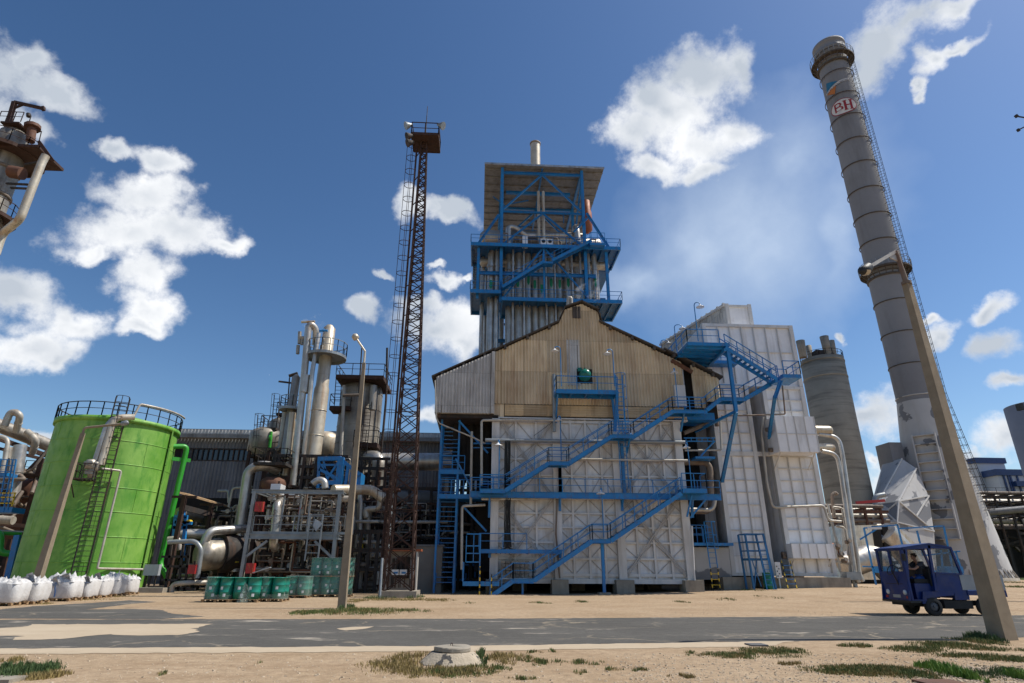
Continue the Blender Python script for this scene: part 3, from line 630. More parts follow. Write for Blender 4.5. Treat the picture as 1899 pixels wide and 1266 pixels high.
mb = MB(); mb.beam(P(1140, 800, S1+.9), (a1.x-.05, S1+.1, a0.z-.1), .2); mb.beam(P(1142, 790, YF-.2), (a1.x-.15, YF-.3, a0.z-.1), .16); part('post', mb, BL, ga)
la = thing('caged_ladder', 'blue caged ladder from the stair landing up to the burner platform', 'ladder', P(1156, 803, S1-.3))
mb = MB(); x = P(1154, 803, S1).x; mb.ladder((x, S1-.1, P(1154, 803, S1).z), (x, S1-.1, PZ(1154, 697, S1)), cage=.15, axis=(1, 0, 0), back=(0, -1, 0)); part('ladder', mb, BL, la)
la = thing('wall_ladder', 'blue ladder between the middle walkway and the stair landing above it', 'ladder', P(1162, 905, YF-.6))
mb = MB(); x = P(1160, 905, YF-.6).x; mb.ladder((x, YF-.5, P(1160, 908, YF).z), (x, YF-.5, PZ(1160, 806, YF)), w=.5, cage=.72); part('ladder', mb, BL, la)

# low platform and lattice walkway left of the white wall
lp = thing('low_platform', 'low blue railed platform across the left foot of the white wall', 'platform', P(940, 1022, S2))
a0 = P(888, 1018, S2); a1 = P(1042, 1018, S2); a1.z = a0.z
mb = MB(); mb.box(a0.x, a1.x, S2, S2+.08, a0.z-.24, a0.z); mb.box(a0.x, a1.x, S2+.08, YF-.15, a0.z-.06, a0.z-.02); part('deck', mb, BL, lp)
mb = MB(); mb.rail([a0, (P(977, 1018, S2).x, S2, a0.z)], .95, 1.25, toe=False); part('handrail', mb, BL, lp)
mb = MB()
for px in (908, 1038): mb.beam((fx(px, 1030), YF-.2, a0.z-.5), (fx(px, 1030), YF-.2, a0.z-.1), .16)
part('bracket', mb, BL, lp)
cg = thing('access_cage', 'open blue steel cage with striped post at the left corner of the hall', 'platform', P(880, 1080, S1))
c0 = P(858, 1078, S1); c1 = P(889, 1078, S1); zt = PZ(880, 990, S1); zm = PZ(880, 1042, S1)
mb = MB(); mb.box(c0.x, c1.x+1.2, S1, S1+1.3, c0.z-.25, c0.z); part('floor', mb, BL, cg)
mb = MB()
for (x, y) in ((c0.x, S1), (c1.x, S1), (c0.x, S1+1.3), (c1.x, S1+1.3)): mb.beam((x, y, c0.z), (x, y, zm if x == c0.x else zt), .08)
for z in (zm, zm+.5, zt-.7, zt): mb.beam((c0.x+.15, S1, z), (c1.x, S1, z), .06); mb.beam((c1.x, S1, z), (c1.x, S1+1.3, z), .05)
xm = (c0.x+c1.x)/2; mb.beam((xm+.1, S1, zm), (xm+.1, S1, zt), .05); mb.beam((c0.x+.15, S1, zm), (c0.x+.15, S1, zt-.1), .05)
part('frame', mb, BL, cg)
mb = MB(); mb.beam((c1.x+.02, S1-.06, 0), (c1.x+.02, S1-.06, PZ(886, 1050, S1)), .08); part('hazard_post', mb, 'hazard', cg)
sw_ = thing('stair_tower', 'blue open stair tower with many treads under the grey annex', 'staircase', P(832, 1090, YF+1))
xl, xr = PX(814, 900, YF+.6), PX(848, 900, YF+.6)
mb = MB()
for x in (xl, xr):
    for y in (YF+.6, YF+2.6): mb.beam((x, y, 0), (x, y, fz(772, 830)), .13)
part('posts', mb, BL, sw_)
for (za, zb_, dr) in ((fz(895, 830), fz(775, 830), 1), (fz(985, 830), fz(905, 830), -1), (fz(1085, 830), fz(990, 830), 1)):
    n = int((zb_-za)/.3); mb = MB()
    for i in range(n):
        z = za+(zb_-za)*(i+.5)/n; y = YF+.8+1.6*((i+.5)/n if dr > 0 else 1-(i+.5)/n); mb.box(xl+.08, xr-.08, y-.12, y+.12, z-.03, z+.02)
    part('treads', mb, BL, sw_); mb = MB(); y0, y1 = (YF+.7, YF+2.5) if dr > 0 else (YF+2.5, YF+.7)
    mb.beam((xl+.07, y0, za), (xl+.07, y1, zb_), .05, .22); mb.beam((xr-.07, y0, za), (xr-.07, y1, zb_), .05, .22); part('stringer', mb, BL, sw_)
for zp, x1p in ((fz(868, 830), 860), (fz(914, 830), 905)):
    mb = MB(); x1_ = PX(x1p, 910, YF+.6); mb.box(xl, x1_, YF+.5, YF+2.6, zp-.3, zp); part('landing', mb, BL, sw_)
    mb = MB(); mb.rail([(xl, YF+.5, zp), (x1_, YF+.5, zp)], .95, .9, toe=False); part('handrail', mb, BL, sw_)
mb = MB(); mb.beam(P(851, 780, YF+.4), P(905, 840, YF+.4), .12); mb.beam(P(845, 850, YF+.4), P(872, 900, YF+.4), .1); mb.beam(P(860, 940, YF+.4), P(902, 985, YF+.4), .12); mb.beam(P(878, 822, YF+.3), P(912, 822, YF+.3), .1); mb.beam(P(878, 830, YF+.3), P(912, 830, YF+.3), .06); part('bracing', mb, BL, sw_)
bs = thing('blue_bracket_frame', 'blue bracket frame reaching over the gap right of the white wall', 'bracket', P(1300, 815, YF))
mb = MB()
for y in (812, 818): mb.beam(P(1268, y, YF), P(1326, y, YF), .07)
for i in range(6): mb.beam(P(1272+i*10, 812, YF), P(1272+i*10, 818, YF), .05)
mb.beam(P(1325, 818, YF), P(1300, 845, YF+.4), .1); mb.box(PX(1290, 846, YF), PX(1326, 846, YF), YF, YF+1.5, PZ(1300, 850, YF), PZ(1300, 846, YF)); mb.box(PX(1250, 770, YF), PX(1325, 770, YF), YF, YF+2, PZ(1300, 778, YF), PZ(1300, 765, YF)); part('frame', mb, BL, bs)

# gooseneck lamps on the stairs
def goose(px, py0, py1, Y, label, tilt=1, m=BL):
    a = P(px, py0, Y); zt_ = PZ(px, py1, Y); t = thing('gooseneck_lamp', label, 'lamp', a, group='gooseneck lamps on the blue stairs')
    s = tilt; r = .22; pts = [a, Vector((a.x, Y, zt_-r))] + [Vector((a.x+s*(r-cos(k*pi/6)*r), Y-.05, zt_-r+sin(k*pi/6)*r)) for k in range(1, 6)]
    mb = MB(); mb.sweep(pts, .035, 8); part('pole', mb, m, t); e = pts[-1]
    mb = MB(); mb.lathe(e, [(.03, .0), (.05, -.08), (.09, -.14), (.28, -.24), (.29, -.27), (.24, -.25), (.0, -.18)], 18); part('lamp_shade', mb, 'lamp_white', t)
goose(1041, 716, 643, S1+.1, 'blue lamp with white shade at the left end of the burner platform', -1)
goose(1140, 716, 648, S1+.1, 'blue lamp with white shade at the right end of the burner platform', -1)
goose(1041, 853, 771, S1+.9, 'blue lamp pole on the upper stairs just right of the third column', -.3)
goose(1258, 756, 683, S3-.05, 'blue lamp pole on the landing at the right edge of the beige gable', -.2)
goose(1120, 997, 905, S3-.05, 'blue lamp pole on the lower stair landing', -.2)
goose(925, 905, 816, S1, 'blue lamp pole at the left end of the middle walkway', -.2)
goose(1283, 905, 821, S1-.1, 'blue lamp pole on the right corner platform of the middle walkway', -.3)
goose(1295, 632, 561, S4+.1, 'tall blue lamp with white shade on the highest stair platform', 1)
goose(1255, 650, 602, 44.5, 'blue lamp with curved neck behind the gable, middle of three at the top', 1.6)
goose(1227, 652, 630, 47, 'blue lamp lowest of the three by the top of the white boiler', 1.6)
# pipes on the face of the hall
def pipe_thing(name, label, pts, r, m, n=10, bend=None, flange=0, cat='pipe', group=None):
    q = [P(*p) for p in pts]; mb = MB(); mb.pipe(q, r, n, bend, flange); return solo(name, mb, m, label, cat, q[0], group)
pipe_thing('steam_pipe', 'pale pipe level with the second girt across the whole white wall', [(900, 816, YF-.35), (1270, 820, YF-.35)], .13, 'galvanised')
pipe_thing('steam_pipe', 'silver pipe crossing the right two bays of the white wall', [(1058, 851, YF-.45), (1275, 854, YF-.45)], .09, 'pale_pipe')
pipe_thing('drain_pipe', 'bent pale pipe running under the walkway in the left bay', [(893, 925, YF-.4), (1001, 925, YF-.4), (999, 853, YF-.4)], .09, 'pale_pipe')
pipe_thing('conduit_pipe', 'white pipe along the top of the left bay dropping at the corner', [(893, 900, YF-.3), (893, 779, YF-.3), (1026, 779, YF-.3)], .09, 'pale_pipe')
pipe_thing('vent_pipe', 'tall thin pale vent pipe rising left of the burner platform', [(1028, 800, YF-.3), (1027, 694, YF-.3)], .12, 'galvanised')
pipe_thing('vent_pipe', 'rusty thin pipe down the third column of the white wall', [(1033, 925, YF-.3), (1031, 990, YF-.3), (1038, 1072, YF-.3)], .06, 'old_pipe')
pipe_thing('process_pipe', 'pale vertical pipe in front of the stair tower', [(875, 800, YF), (873, 935, YF)], .09, 'pale_pipe')
pipe_thing('process_pipe', 'pipe with rusty top bend left of the hall corner', [(900, 936, YF-.3), (857, 938, YF-.3), (856, 1056, YF-.3)], .09, 'pale_pipe')
pipe_thing('drain_pipe', 'thin gutter pipe hanging from the left eave of the annex', [(807, 705, YF-.4), (809, 775, YF-.4), (815, 785, YF-.3), (880, 812, YF-.2), (900, 822, YF-.2)], .05, 'pale_pipe')
pipe_thing('drain_pipe', 'thin white pipe down the right corner of the white wall', [(1283, 975, YF-.3), (1288, 1078, YF-.3)], .06, 'white_steel')
pipe_thing('exhaust_bend', 'white swan neck vent pipe behind the ridge of the beige gable', [(1060, 585, YF+3), (1059, 552, YF+3), (1054, 552, YF+3), (1053, 566, YF+3)], .14, 'pale_pipe', bend=.3)
pipe_thing('hot_air_pipe', 'large brown elbow pipe in the dark gap beside the hall', [(1262, 857, YF+1.2), (1316, 857, YF+1.2), (1320, 948, YF+1.2), (1282, 947, YF+1.2)], .22, 'old_pipe', bend=.6)
pipe_thing('hot_air_pipe', 'silver pipe section at the foot of the dark gap', [(1268, 945, YF+.9), (1322, 946, YF+.9), (1326, 920, YF+.9)], .17, 'silver_clad', bend=.4)
pipe_thing('process_pipe', 'pale pipe crossing the dark gap below the bracket frame', [(1270, 835, YF+.3), (1338, 834, YF+.3), (1335, 775, YF+.3)], .07, 'pale_pipe')
pipe_thing('process_pipe', 'thick slanting pipe with round end cap in the gap', [(1268, 803, YF+1), (1335, 775, YF+1)], .16, 'old_pipe')
pipe_thing('process_pipe', 'vertical rusty pipe behind the top right stair landing', [(1324, 742, YF+.8), (1330, 790, YF+.8)], .16, 'old_pipe')
cbl = thing('cable_bundle', 'thick dark bundle of cables hanging in front of the left bay', 'cables', P(941, 816, YF-.4))
mb = MB()
for i in range(9):
    o = (i-4)*.045; pts = [P(941, 817+k*22, YF-.42-.03*(i % 3))+Vector((o*(1.25 if k == 9 else 1)+random.uniform(-.02, .02), 0, 0)) for k in range(10)]; mb.sweep(pts, .034, 6)
for i in range(10): e = P(941, 1014, YF-.42); mb.sweep([e, e+Vector(((i-4.5)*.15, 0, -.25)), e+Vector(((i-4.5)*.3, 0, -.35-.1*random.random()))], .02, 5)
part('cables', mb, 'black', cbl)
mb = MB(); mb.beam(P(903, 752, YF-.2), P(905, 752, YF-.2), .01); mb.beam(P(1028, 780, YF-.3), P(990, 808, YF-.3), .03); part('stay', mb, 'black', cbl)
ut = thing('utility_box', 'white electric cabinet on the landing beside the dark gap', 'cabinet', P(1262, 750, YF-.3))
q0 = P(1254, 752, YF-.35); q1 = P(1270, 714, YF-.35); mb = MB(); mb.box(q0.x, q1.x, YF-.35, YF-.1, q0.z, q1.z); mb.box(q0.x+.05, q0.x+.1, YF-.38, YF-.35, q0.z+.4, q0.z+.7); part('case', mb, 'white_steel', ut)

# ================================================================== BOILER (white ribbed casing at right)
YH = 42.0
hz_ = lambda py, px=1430: PZ(px, py, YH); hx = lambda px, py: PX(px, py, YH)
bo = thing('boiler_casing', 'tall white ribbed boiler casing on two legs with a roof box', 'industrial building', (hx(1450, 1080), YH, 0))
A0, A1, B0, B1 = hx(1358, 1078), hx(1438, 1075), hx(1466, 1072), hx(1553, 1072); zb0 = gz(21, 42)+.75; zt0 = hz_(602, 1385); zmid = hz_(715, 1390)
for (x0, x1, z0, z1) in ((A0, A1, zb0, zmid-.02), (B0, B1, zb0, zmid-.02), (A0, B1, zmid, zt0)):
    mb = MB(); mb.box(x0+.1, x1-.1, YH+.1, YH+13, z0, z1-.05); part('casing', mb, 'bright_panel', bo)
    mb = MB(); mb.box(x0, x0+.3, YH-.12, YH+.3, z0, z1); mb.box(x1-.3, x1, YH-.12, YH+.3, z0, z1); mb.box(x0+.3, x1-.3, YH-.1, YH+.12, z1-.22, z1)
    if z0 < 3: mb.box(x0+.3, x1-.3, YH-.1, YH+.12, z0, z0+.2)
    part('frame', mb, 'white_steel', bo)
    mb = MB(); n = 3 if z0 < 3 else 7
    for i in range(1, n): x = x0+.3+(x1-x0-.6)*i/n; mb.box(x-.03, x+.03, YH-.04, YH+.1, z0+.2, z1-.22)
    z = z1-.22-.85 if z0 < 3 else z1-2.3; k = 0
    while z > z0+.7:
        if not (z0 > 3 and k in (1, 2)): mb.box(x0+.3, x1-.3, YH-.02-.002*(k % 2), YH+.1, z-.025, z+.025)
        z -= .86; k += 1
    part('ribs', mb, 'white_steel', bo)
mb = MB(); mb.box(A1-.02, B0+.02, YH+4, YH+13, zb0, zmid); part('inner_casing', mb, 'dark_cladding', bo)
mb = MB(); mb.box(A0+.3, B1-.2, YH-.08, YH+.14, hz_(846), hz_(838)); part('cross_beam', mb, 'white_steel', bo)
c0 = P(1350, 603, YH+1.2); c1 = P(1398, 603, YH+1.2); zc = PZ(1370, 566, YH+1.2)
bk = P(1225, 640, 56)
mb = MB(); mb.box(c0.x+.25, c1.x-.25, YH+1.3, YH+3, zt0-.1, zc-.12); part('roof_box', mb, 'bright_panel', bo)
mb = MB(); mb.box(c0.x, c0.x+.28, YH+1.15, YH+1.5, zt0-.1, zc+.12); mb.box(c1.x-.28, c1.x, YH+1.15, YH+1.5, zt0-.1, zc+.12); mb.box(c0.x+.28, c1.x-.28, YH+1.17, YH+1.5, zc-.15, zc+.03); part('frame', mb, 'white_steel', bo)
mb = MB(); T0 = Vector((c0.x, YH+1.3, zc)); T1 = Vector((bk.x, 56, bk.z))
mb.corr((bk.x, 56, 0), (c0.x, YH+1.3, 0), lambda u: T1.z+(T0.z-T1.z)*u, lambda u: 11, .45, .06); part('duct_side', mb, 'grey_cladding', bo)
mb = MB(); mb.beam(T0+Vector((-.05, -.1, 0)), T1+Vector((-.05, -.1, 0)), .25, .2)
for i in range(14): q = T0.lerp(T1, (i+.3)/14); mb.box(q.x-.1, q.x+.1, q.y-.2, q.y, q.z-.1, q.z+.25)
mb.add([T0, T1, T1+Vector((6, 4, 0)), T0+Vector((2.2, 0, 0))], [(0, 1, 2, 3)]); part('roof_edge', mb, 'white_steel', bo)
for (xa, xb) in ((A0-.9, A0+1.2), (A1-.9, B0+1.4), (B1-1.9, B1+.5), (A0-3.3, A0-2.2)):
    mb = MB(); mb.box(xa, xb, YH-.7, YH+.9, -.1, zb0-.08 if xa > A0-3 else .9); part('plinth', mb, 'concrete', bo)
for i, x in enumerate((A1+.4, B0+2)):
    mb = MB(); mb.box(x, x+1.1, YH+4, YH+5, -.1, zb0); part('rear_plinth', mb, 'concrete', bo)
mb = MB(); mb.box(A0-3.2, A0-.1, YH-.3, YH-.1, gz(17, 42)+.6, hz_(1016)); part('infill_panel', mb, 'chimney_white', bo, 'low white panel with grey flaking patches')
mb = MB(); mb.box(A0-3.3, A0+.1, YH+2.5, YH+3, .6, hz_(745)); part('dark_infill', mb, 'black_void', bo)  # black sheet gives the gap beside the boiler its deep shade
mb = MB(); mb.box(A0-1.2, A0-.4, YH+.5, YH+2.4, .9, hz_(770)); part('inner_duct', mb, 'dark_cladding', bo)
mb = MB(); mb.box(A0-3.3, B1, YH+12, YH+13, -.1, 1.6); part('shade_backing', mb, 'black_void', bo)  # shade beneath the boiler, done as a black strip behind the plinths
mb = MB(); x0, x1 = hx(1362, 1040), hx(1392, 1040); z0, z1 = hz_(1062), hz_(1032)
for b_ in ((x0, x1, z0, z0+.05), (x0, x1, z1-.05, z1), (x0, x0+.05, z0+.05, z1-.05), (x1-.05, x1, z0+.05, z1-.05)): mb.box(b_[0], b_[1], YH-.02, YH+.11, b_[2], b_[3])
mb.box(x0+.05, x1-.05, YH+.05, YH+.105, z0+.05, z1-.05); part('hatch', mb, 'bright_panel', bo)
def header_box(px0, px1, py0, py1, Yf, label):
    a = P(px0, py1, Yf); b = P(px1, py1, Yf); z1 = PZ(px0, py0, Yf); z0 = a.z
    t = thing('header_box', label, 'duct box', a); mb = MB(); mb.box(a.x, b.x, Yf, YH-.14, z0, z1); part('case', mb, 'bright_panel', t)
    mb = MB(); n = 4 if z1-z0 > 1.5 else 5
    for i in range(n+1): x = a.x+(b.x-a.x)*i/n; mb.box(x-.03, x+.03, Yf-.05, Yf, z0, z1)
    if z1-z0 > 1.5: mb.box(a.x, b.x, Yf-.045, Yf, (z0+z1)/2-.03, (z0+z1)/2+.03)
    part('ribs', mb, 'white_steel', t)
    mb = MB(); mb.beam((a.x+.2, YH-.15, z0-1.0 if z1-z0 > 1.5 else z0-.5), (a.x+.2, Yf+.3, z0-.02), .06); mb.beam((b.x-.2, YH-.15, z0-1.0 if z1-z0 > 1.5 else z0-.5), (b.x-.2, Yf+.3, z0-.02), .06); part('bracket', mb, 'white_steel', t)
    mb = MB(); mb.tube((a.x-.25, Yf+1.0, z1-.8), (a.x, Yf+1.0, z1-.8), .16); mb.tube((a.x-.25, Yf+1.0, z0+.3), (a.x, Yf+1.0, z0+.3), .16); part('pipe_stub', mb, 'old_pipe', t)
header_box(1446, 1520, 771, 837, YH-1.7, 'large white ribbed header box hung high on the right boiler leg')
header_box(1471, 1551, 1008, 1035, YH-.9, 'shallow white ribbed header box low on the right boiler leg')
for (pts, r, lab) in ((([(1500, 797, YH+.3), (1543, 797, YH+.3)]), .33, 'upper stubby silver drum end poking out beside the boiler'), (([(1505, 829, YH+.3), (1548, 829, YH+.3)]), .30, 'lower stubby silver drum end poking out beside the boiler')):
    a, b = P(*pts[0]), P(*pts[1]); b.z = a.z; mb = MB(); mb.sweep([a, b-Vector((.25, 0, 0)), b-Vector((.1, 0, 0)), b-Vector((.02, 0, 0)), b], [r, r, r*.85, r*.55, .03], 18); solo('drum_end', mb, 'cream_clad', lab, 'pipe end', a)
pipe_thing('riser_pipe', 'outer of two silver pipes curving down right of the boiler', [(1518, 805, YH+.2), (1556, 810, YH+.2), (1563, 845, YH+.1), (1594, 1066, YH-.2), (1600, 1078, YH-.2)], .15, 'silver_clad', bend=.8)
pipe_thing('riser_pipe', 'inner of two silver pipes curving down right of the boiler', [(1524, 836, YH), (1552, 842, YH), (1560, 880, YH), (1586, 1066, YH-.4), (1592, 1080, YH-.4)], .15, 'silver_clad', bend=.8)
mp_ = thing('manifold_pipes', 'cluster of small pale pipes with valves at the right foot of the boiler', 'pipework', P(1570, 1085, YH))
for pts in ([(1545, 940, YH+.5), (1562, 942, YH+.5), (1580, 1060, YH)], [(1550, 975, YH+.5), (1566, 978, YH+.3), (1582, 1070, YH)], [(1535, 935, YH+.4), (1548, 990, YH), (1560, 1030, YH)], [(1556, 960, YH+.5), (1572, 962, YH+.5), (1573, 1030, YH)], [(1540, 1040, YH), (1575, 1045, YH), (1578, 1075, YH)], [(1548, 1005, YH), (1558, 1060, YH)]):
    mb = MB(); mb.pipe([P(*p) for p in pts], .085, 8); part('pipe', mb, 'pale_pipe', mp_)
for px, py in ((1558, 1030), (1565, 1040), (1572, 1005), (1552, 1015)):
    mb = MB(); c = P(px, py, YH-.15); mb.tube(c-Vector((.15, 0, 0)), c+Vector((.15, 0, 0)), .13); mb.tube(c, c+Vector((0, -.3, .1)), .03); mb.tube(c+Vector((0, -.3, .1)), c+Vector((0, -.33, .11)), .14); part('valve', mb, 'old_pipe', mp_)
mb = MB(); c = P(1580, 1072, YH-.3); mb.box(c.x-.5, c.x+.5, YH-.6, YH+.2, c.z-.1, c.z+.4); mb.beam((c.x+.2, YH-.2, 0), (c.x+.2, YH-.2, c.z), .2); part('base_box', mb, 'galvanised', mp_)
pipe_thing('service_pipe', 'thin silver pipe hugging both boiler legs then dropping in the slot', [(1415, 773, YH-.4), (1412, 800, YH-.4), (1423, 900, YH-.4), (1433, 941, YH-.4), (1528, 937, YH-.4), (1536, 965, YH-.4), (1560, 967, YH-.4)], .09, 'pale_pipe', bend=.3)
pipe_thing('service_pipe', 'thin rusty pipe across the tops of the boiler legs', [(1338, 771, YH-.3), (1456, 768, YH-.3), (1450, 705, YH-.3)], .06, 'old_pipe', bend=.15)
pipe_thing('service_pipe', 'small brown gooseneck pipe standing before the concrete silo', [(1547, 960, 46), (1543, 918, 46), (1549, 913, 46), (1553, 917, 46)], .13, 'old_pipe')
mb = MB(); c = P(1548, 1020, YH+.5); mb.sweep([c-Vector((.5, 0, 0)), c, c+Vector((.15, 0, 0)), c+Vector((.25, 0, 0))], [.5, .5, .4, .05], 16); solo('orange_cap', mb, 'orange', 'orange rounded pipe cap beside the low header box', 'pipe end', c)
# small ladders and frames at the boiler foot
bc = thing('ladder_cage_frame', 'small blue caged access frame standing at the boiler foot', 'platform', P(1418, 1096, YH-1.6))
Y5 = YH-2.0; a = P(1399, 1096, Y5); b = P(1440, 1096, Y5); zt_ = PZ(1415, 990, Y5); zm = PZ(1415, 1036, Y5); g0 = gz(a.x, Y5)
mb = MB()
for (x, y) in ((a.x, Y5), (b.x, Y5), (a.x, Y5+1.1), (b.x, Y5+1.1)): mb.beam((x, y, g0-.05), (x-.35*(1 if x == b.x else .35), y, zt_), .11)
for z in (zm, zm+.5, zt_-.5, zt_):
    for y in (Y5, Y5+1.1): mb.beam((a.x-.1, y, z), (b.x-.3, y, z), .07)
    mb.beam((a.x-.1, Y5, z), (a.x-.1, Y5+1.1, z), .06); mb.beam((b.x-.3, Y5, z), (b.x-.3, Y5+1.1, z), .06)
mb.beam((a.x, Y5, g0), (a.x+.45, Y5+.02, zm), .07); mb.beam((a.x+.5, Y5, g0+.2), (a.x+.1, Y5+.02, zm), .05); part('frame', mb, 'blue_paint_dull', bc)
mb = MB(); mb.box(a.x-.1, b.x-.3, Y5, Y5+1.1, zm-.1, zm); part('deck', mb, 'blue_paint_dull', bc)
mb = MB(); mb.ladder((b.x-.45, Y5-.15, g0), (b.x-.6, Y5-.15, zm+.9), w=.45); part('ladder', mb, BL, bc)
bl2 = thing('caged_platform_ladder', 'blue platform with hooped ladder and striped foot left of the boiler', 'ladder', P(1330, 1096, YH-1.2))
Y6 = YH-1.2; x = PX(1329, 1096, Y6); g0 = gz(x, Y6)
mb = MB(); mb.ladder((x, Y6, g0+1.35), (x-.1, Y6, PZ(1320, 968, Y6)), w=.5, cage=.42, cstep=.7); part('ladder', mb, BL, bl2)
mb = MB(); mb.ladder((x, Y6, g0), (x, Y6, g0+1.35), w=.5); part('ladder_foot', mb, 'hazard', bl2)
mb = MB(); zp = PZ(1320, 1006, Y6); mb.box(x-1.3, x+1.6, Y6+.2, Y6+1.2, zp-.18, zp); mb.rail([(x-1.3, Y6+.2, zp), (x-.4, Y6+.2, zp)], .95, .9, toe=False); mb.rail([(x-.9, Y6+1.2, zp), (x+.3, Y6+1.2, zp)], 1.2, .4, toe=False); part('platform', mb, BL, bl2)
hl = thing('step_ladder', 'short blue step ladder with yellow and black striped sides', 'ladder', P(1468, 1092, YH-1.2))
p0, p1 = P(1470, 1092, YH-1.4), P(1457, 1040, YH-.4); p0.z = gz(p0.x, p0.y)
mb = MB(); mb.beam(p0-Vector((.3, 0, 0)), p1-Vector((.3, 0, 0)), .05, .12); mb.beam(p0+Vector((.3, 0, 0)), p1+Vector((.3, 0, 0)), .05, .12); part('side_rail', mb, 'hazard', hl)
mb = MB()
for i in range(1, 6): q = p0.lerp(p1, i/6); mb.box(q.x-.27, q.x+.27, q.y-.1, q.y+.1, q.z-.02, q.z+.02)
part('steps', mb, BL, hl)
cb = thing('control_panel', 'white control panel with switches beside the step ladder', 'cabinet', P(1448, 1070, YH-.5))
a = P(1441, 1072, YH-.9); z1 = PZ(1445, 1042, YH-.9); mb = MB(); mb.box(a.x, a.x+.36, YH-.9, YH-.75, a.z, z1); mb.beam((a.x+.18, YH-.8, 0), (a.x+.18, YH-.8, a.z), .08); part('case', mb, 'lamp_white', cb)
mb = MB()
for i in range(5): mb.box(a.x+.06+.13*(i % 2), a.x+.12+.13*(i % 2), YH-.93, YH-.9, a.z+.1+i*.15, a.z+.17+i*.15)
part('switches', mb, 'black', cb)
def drum(name, c, r=.29, h=.88, m='drum_green', label='', group=None, lab=True, seed=0):
    t = thing(name, label, 'drum', c, group)
    mb = MB(); mb.lathe(c, [(.0, .02), (r*.96, .02), (r, 0), (r, h*.32), (r*1.035, h*.34), (r, h*.36), (r, h*.64), (r*1.035, h*.66), (r, h*.68), (r, h), (r*1.02, h), (r*1.02, h+.015), (r*.95, h+.015), (r*.94, h-.015), (0, h-.015)], 24); part('barrel', mb, m, t)
    if lab:
        mb = MB(); a0 = -pi/2-.2+seed
        for k, zz in enumerate((.45, .12)):
            vs = [c+Vector((cos(a)*(r+.004), sin(a)*(r+.004), h*(zz+dz))) for dz in (0, .14) for a in [a0+k*.5+i*.1 for i in range(5)]]; mb.add(vs, [(i, i+1, i+6, i+5) for i in range(4)])
        part('paper_label', mb, 'drum_label', t)
    return t
q = P(1427, 1092, YH-1.4); q.z = gz(q.x, q.y); drum('waste_barrel', q, .33, 1.0, label='single dark green barrel standing inside the blue cage frame', lab=False)
# ================================================================== BLUE TUBE TOWER BEHIND THE HALL
YT = 58.0
T = lambda px, py, dy=0: P(px, py, YT+dy)
tw = thing('cooler_tower', 'tall blue braced steel tower of silver tubes under a wide flat roof', 'tower', (T(1010, 600).x, YT, 0))
xl, xr = T(930, 456).x, T(1086, 456).x; zr = T(899, 303).z; z1 = T(1010, 455).z; z2l = T(900, 539).z; z2 = T(1040, 553).z; zmid = T(1010, 390).z; ztop = T(1010, 318).z
rx0, rx1 = T(899, 303).x, T(1120, 309).x; px0, px1 = T(873, 456).x, T(1150, 463).x
mb = MB(); mb.box(rx0, rx1, YT, YT+16, zr, zr+.12); part('roof', mb, 'roof_sheet', tw)
mb = MB()
for i in range(10): y = YT+.8+i*1.6; mb.box(rx0, rx1, y, y+.12, zr-.16, zr-.002)
part('purlins', mb, 'roof_sheet', tw)
mb = MB(); mb.box(rx0-.03, rx1+.03, YT-.06, YT-.001, zr-.1, zr+.16); part('fascia', mb, 'silver_clad', tw)
def bm_(a, b, w_=.26, h=.3, m='blue_paint', nm='beam'):
    mb = MB(); mb.ibeam(a, b, w_, h, .05); part(nm, mb, m, tw)
ys_ = (YT+.5, YT+8, YT+15.2)
for y in ys_:
    for x in (xl, xr): bm_((x, y, 0 if y > YT+1 else z2-.4), (x, y, zr-.17), .34, .34, nm='post')
    bm_((xl, y, ztop), (xr, y, ztop)); bm_((xl, y, zmid), (xr, y, zmid), .2, .22)
    xm = (xl+xr)/2
    bm_((xl, y, zmid+.1), (xm, y, ztop-.1), .18, .2, nm='diagonal'); bm_((xr, y, zmid+.1), (xm, y, ztop-.1), .18, .2, nm='diagonal')
    bm_((xl, y, z1+.1), (xm, y, zmid-.1), .18, .2, nm='diagonal'); bm_((xr, y, z1+.1), (xm, y, zmid-.1), .18, .2, nm='diagonal')
for x in (xl, xr):
    bm_((x, YT+.5, zr-.5), (x, YT+15, zr-.5), .3, .4); bm_((x, YT+.5, zmid), (x, YT+15, zmid), .2, .25)
    bm_((x, YT+.5, ztop-.3), (x, YT+8, zmid), .2, .24, nm='diagonal'); bm_((x, YT+15, ztop-.3), (x, YT+8, zmid), .2, .24, nm='diagonal')
bm_(((xl+xr)/2, YT+.2, zr-.35), ((xl+xr)/2, YT+15.4, zr-.35), .2, .3)
bm_((xl+.6, YT+3.5, z1+9.5), (xr-1.0, YT+3.5, z1+9.5), .3, .4); bm_((xl, YT+11, z1+5), (xr, YT+11, z1+5), .2, .3, 'blue_paint_dull')
a = T(908, 430); b = T(882, 456)
bm_(T(925, 398), T(884, 456), .22, .26, nm='outrigger'); bm_(T(1088, 395), T(1131, 462), .22, .26, nm='outrigger'); bm_(T(1064, 430), T(1094, 400), .16, .18, nm='outrigger')
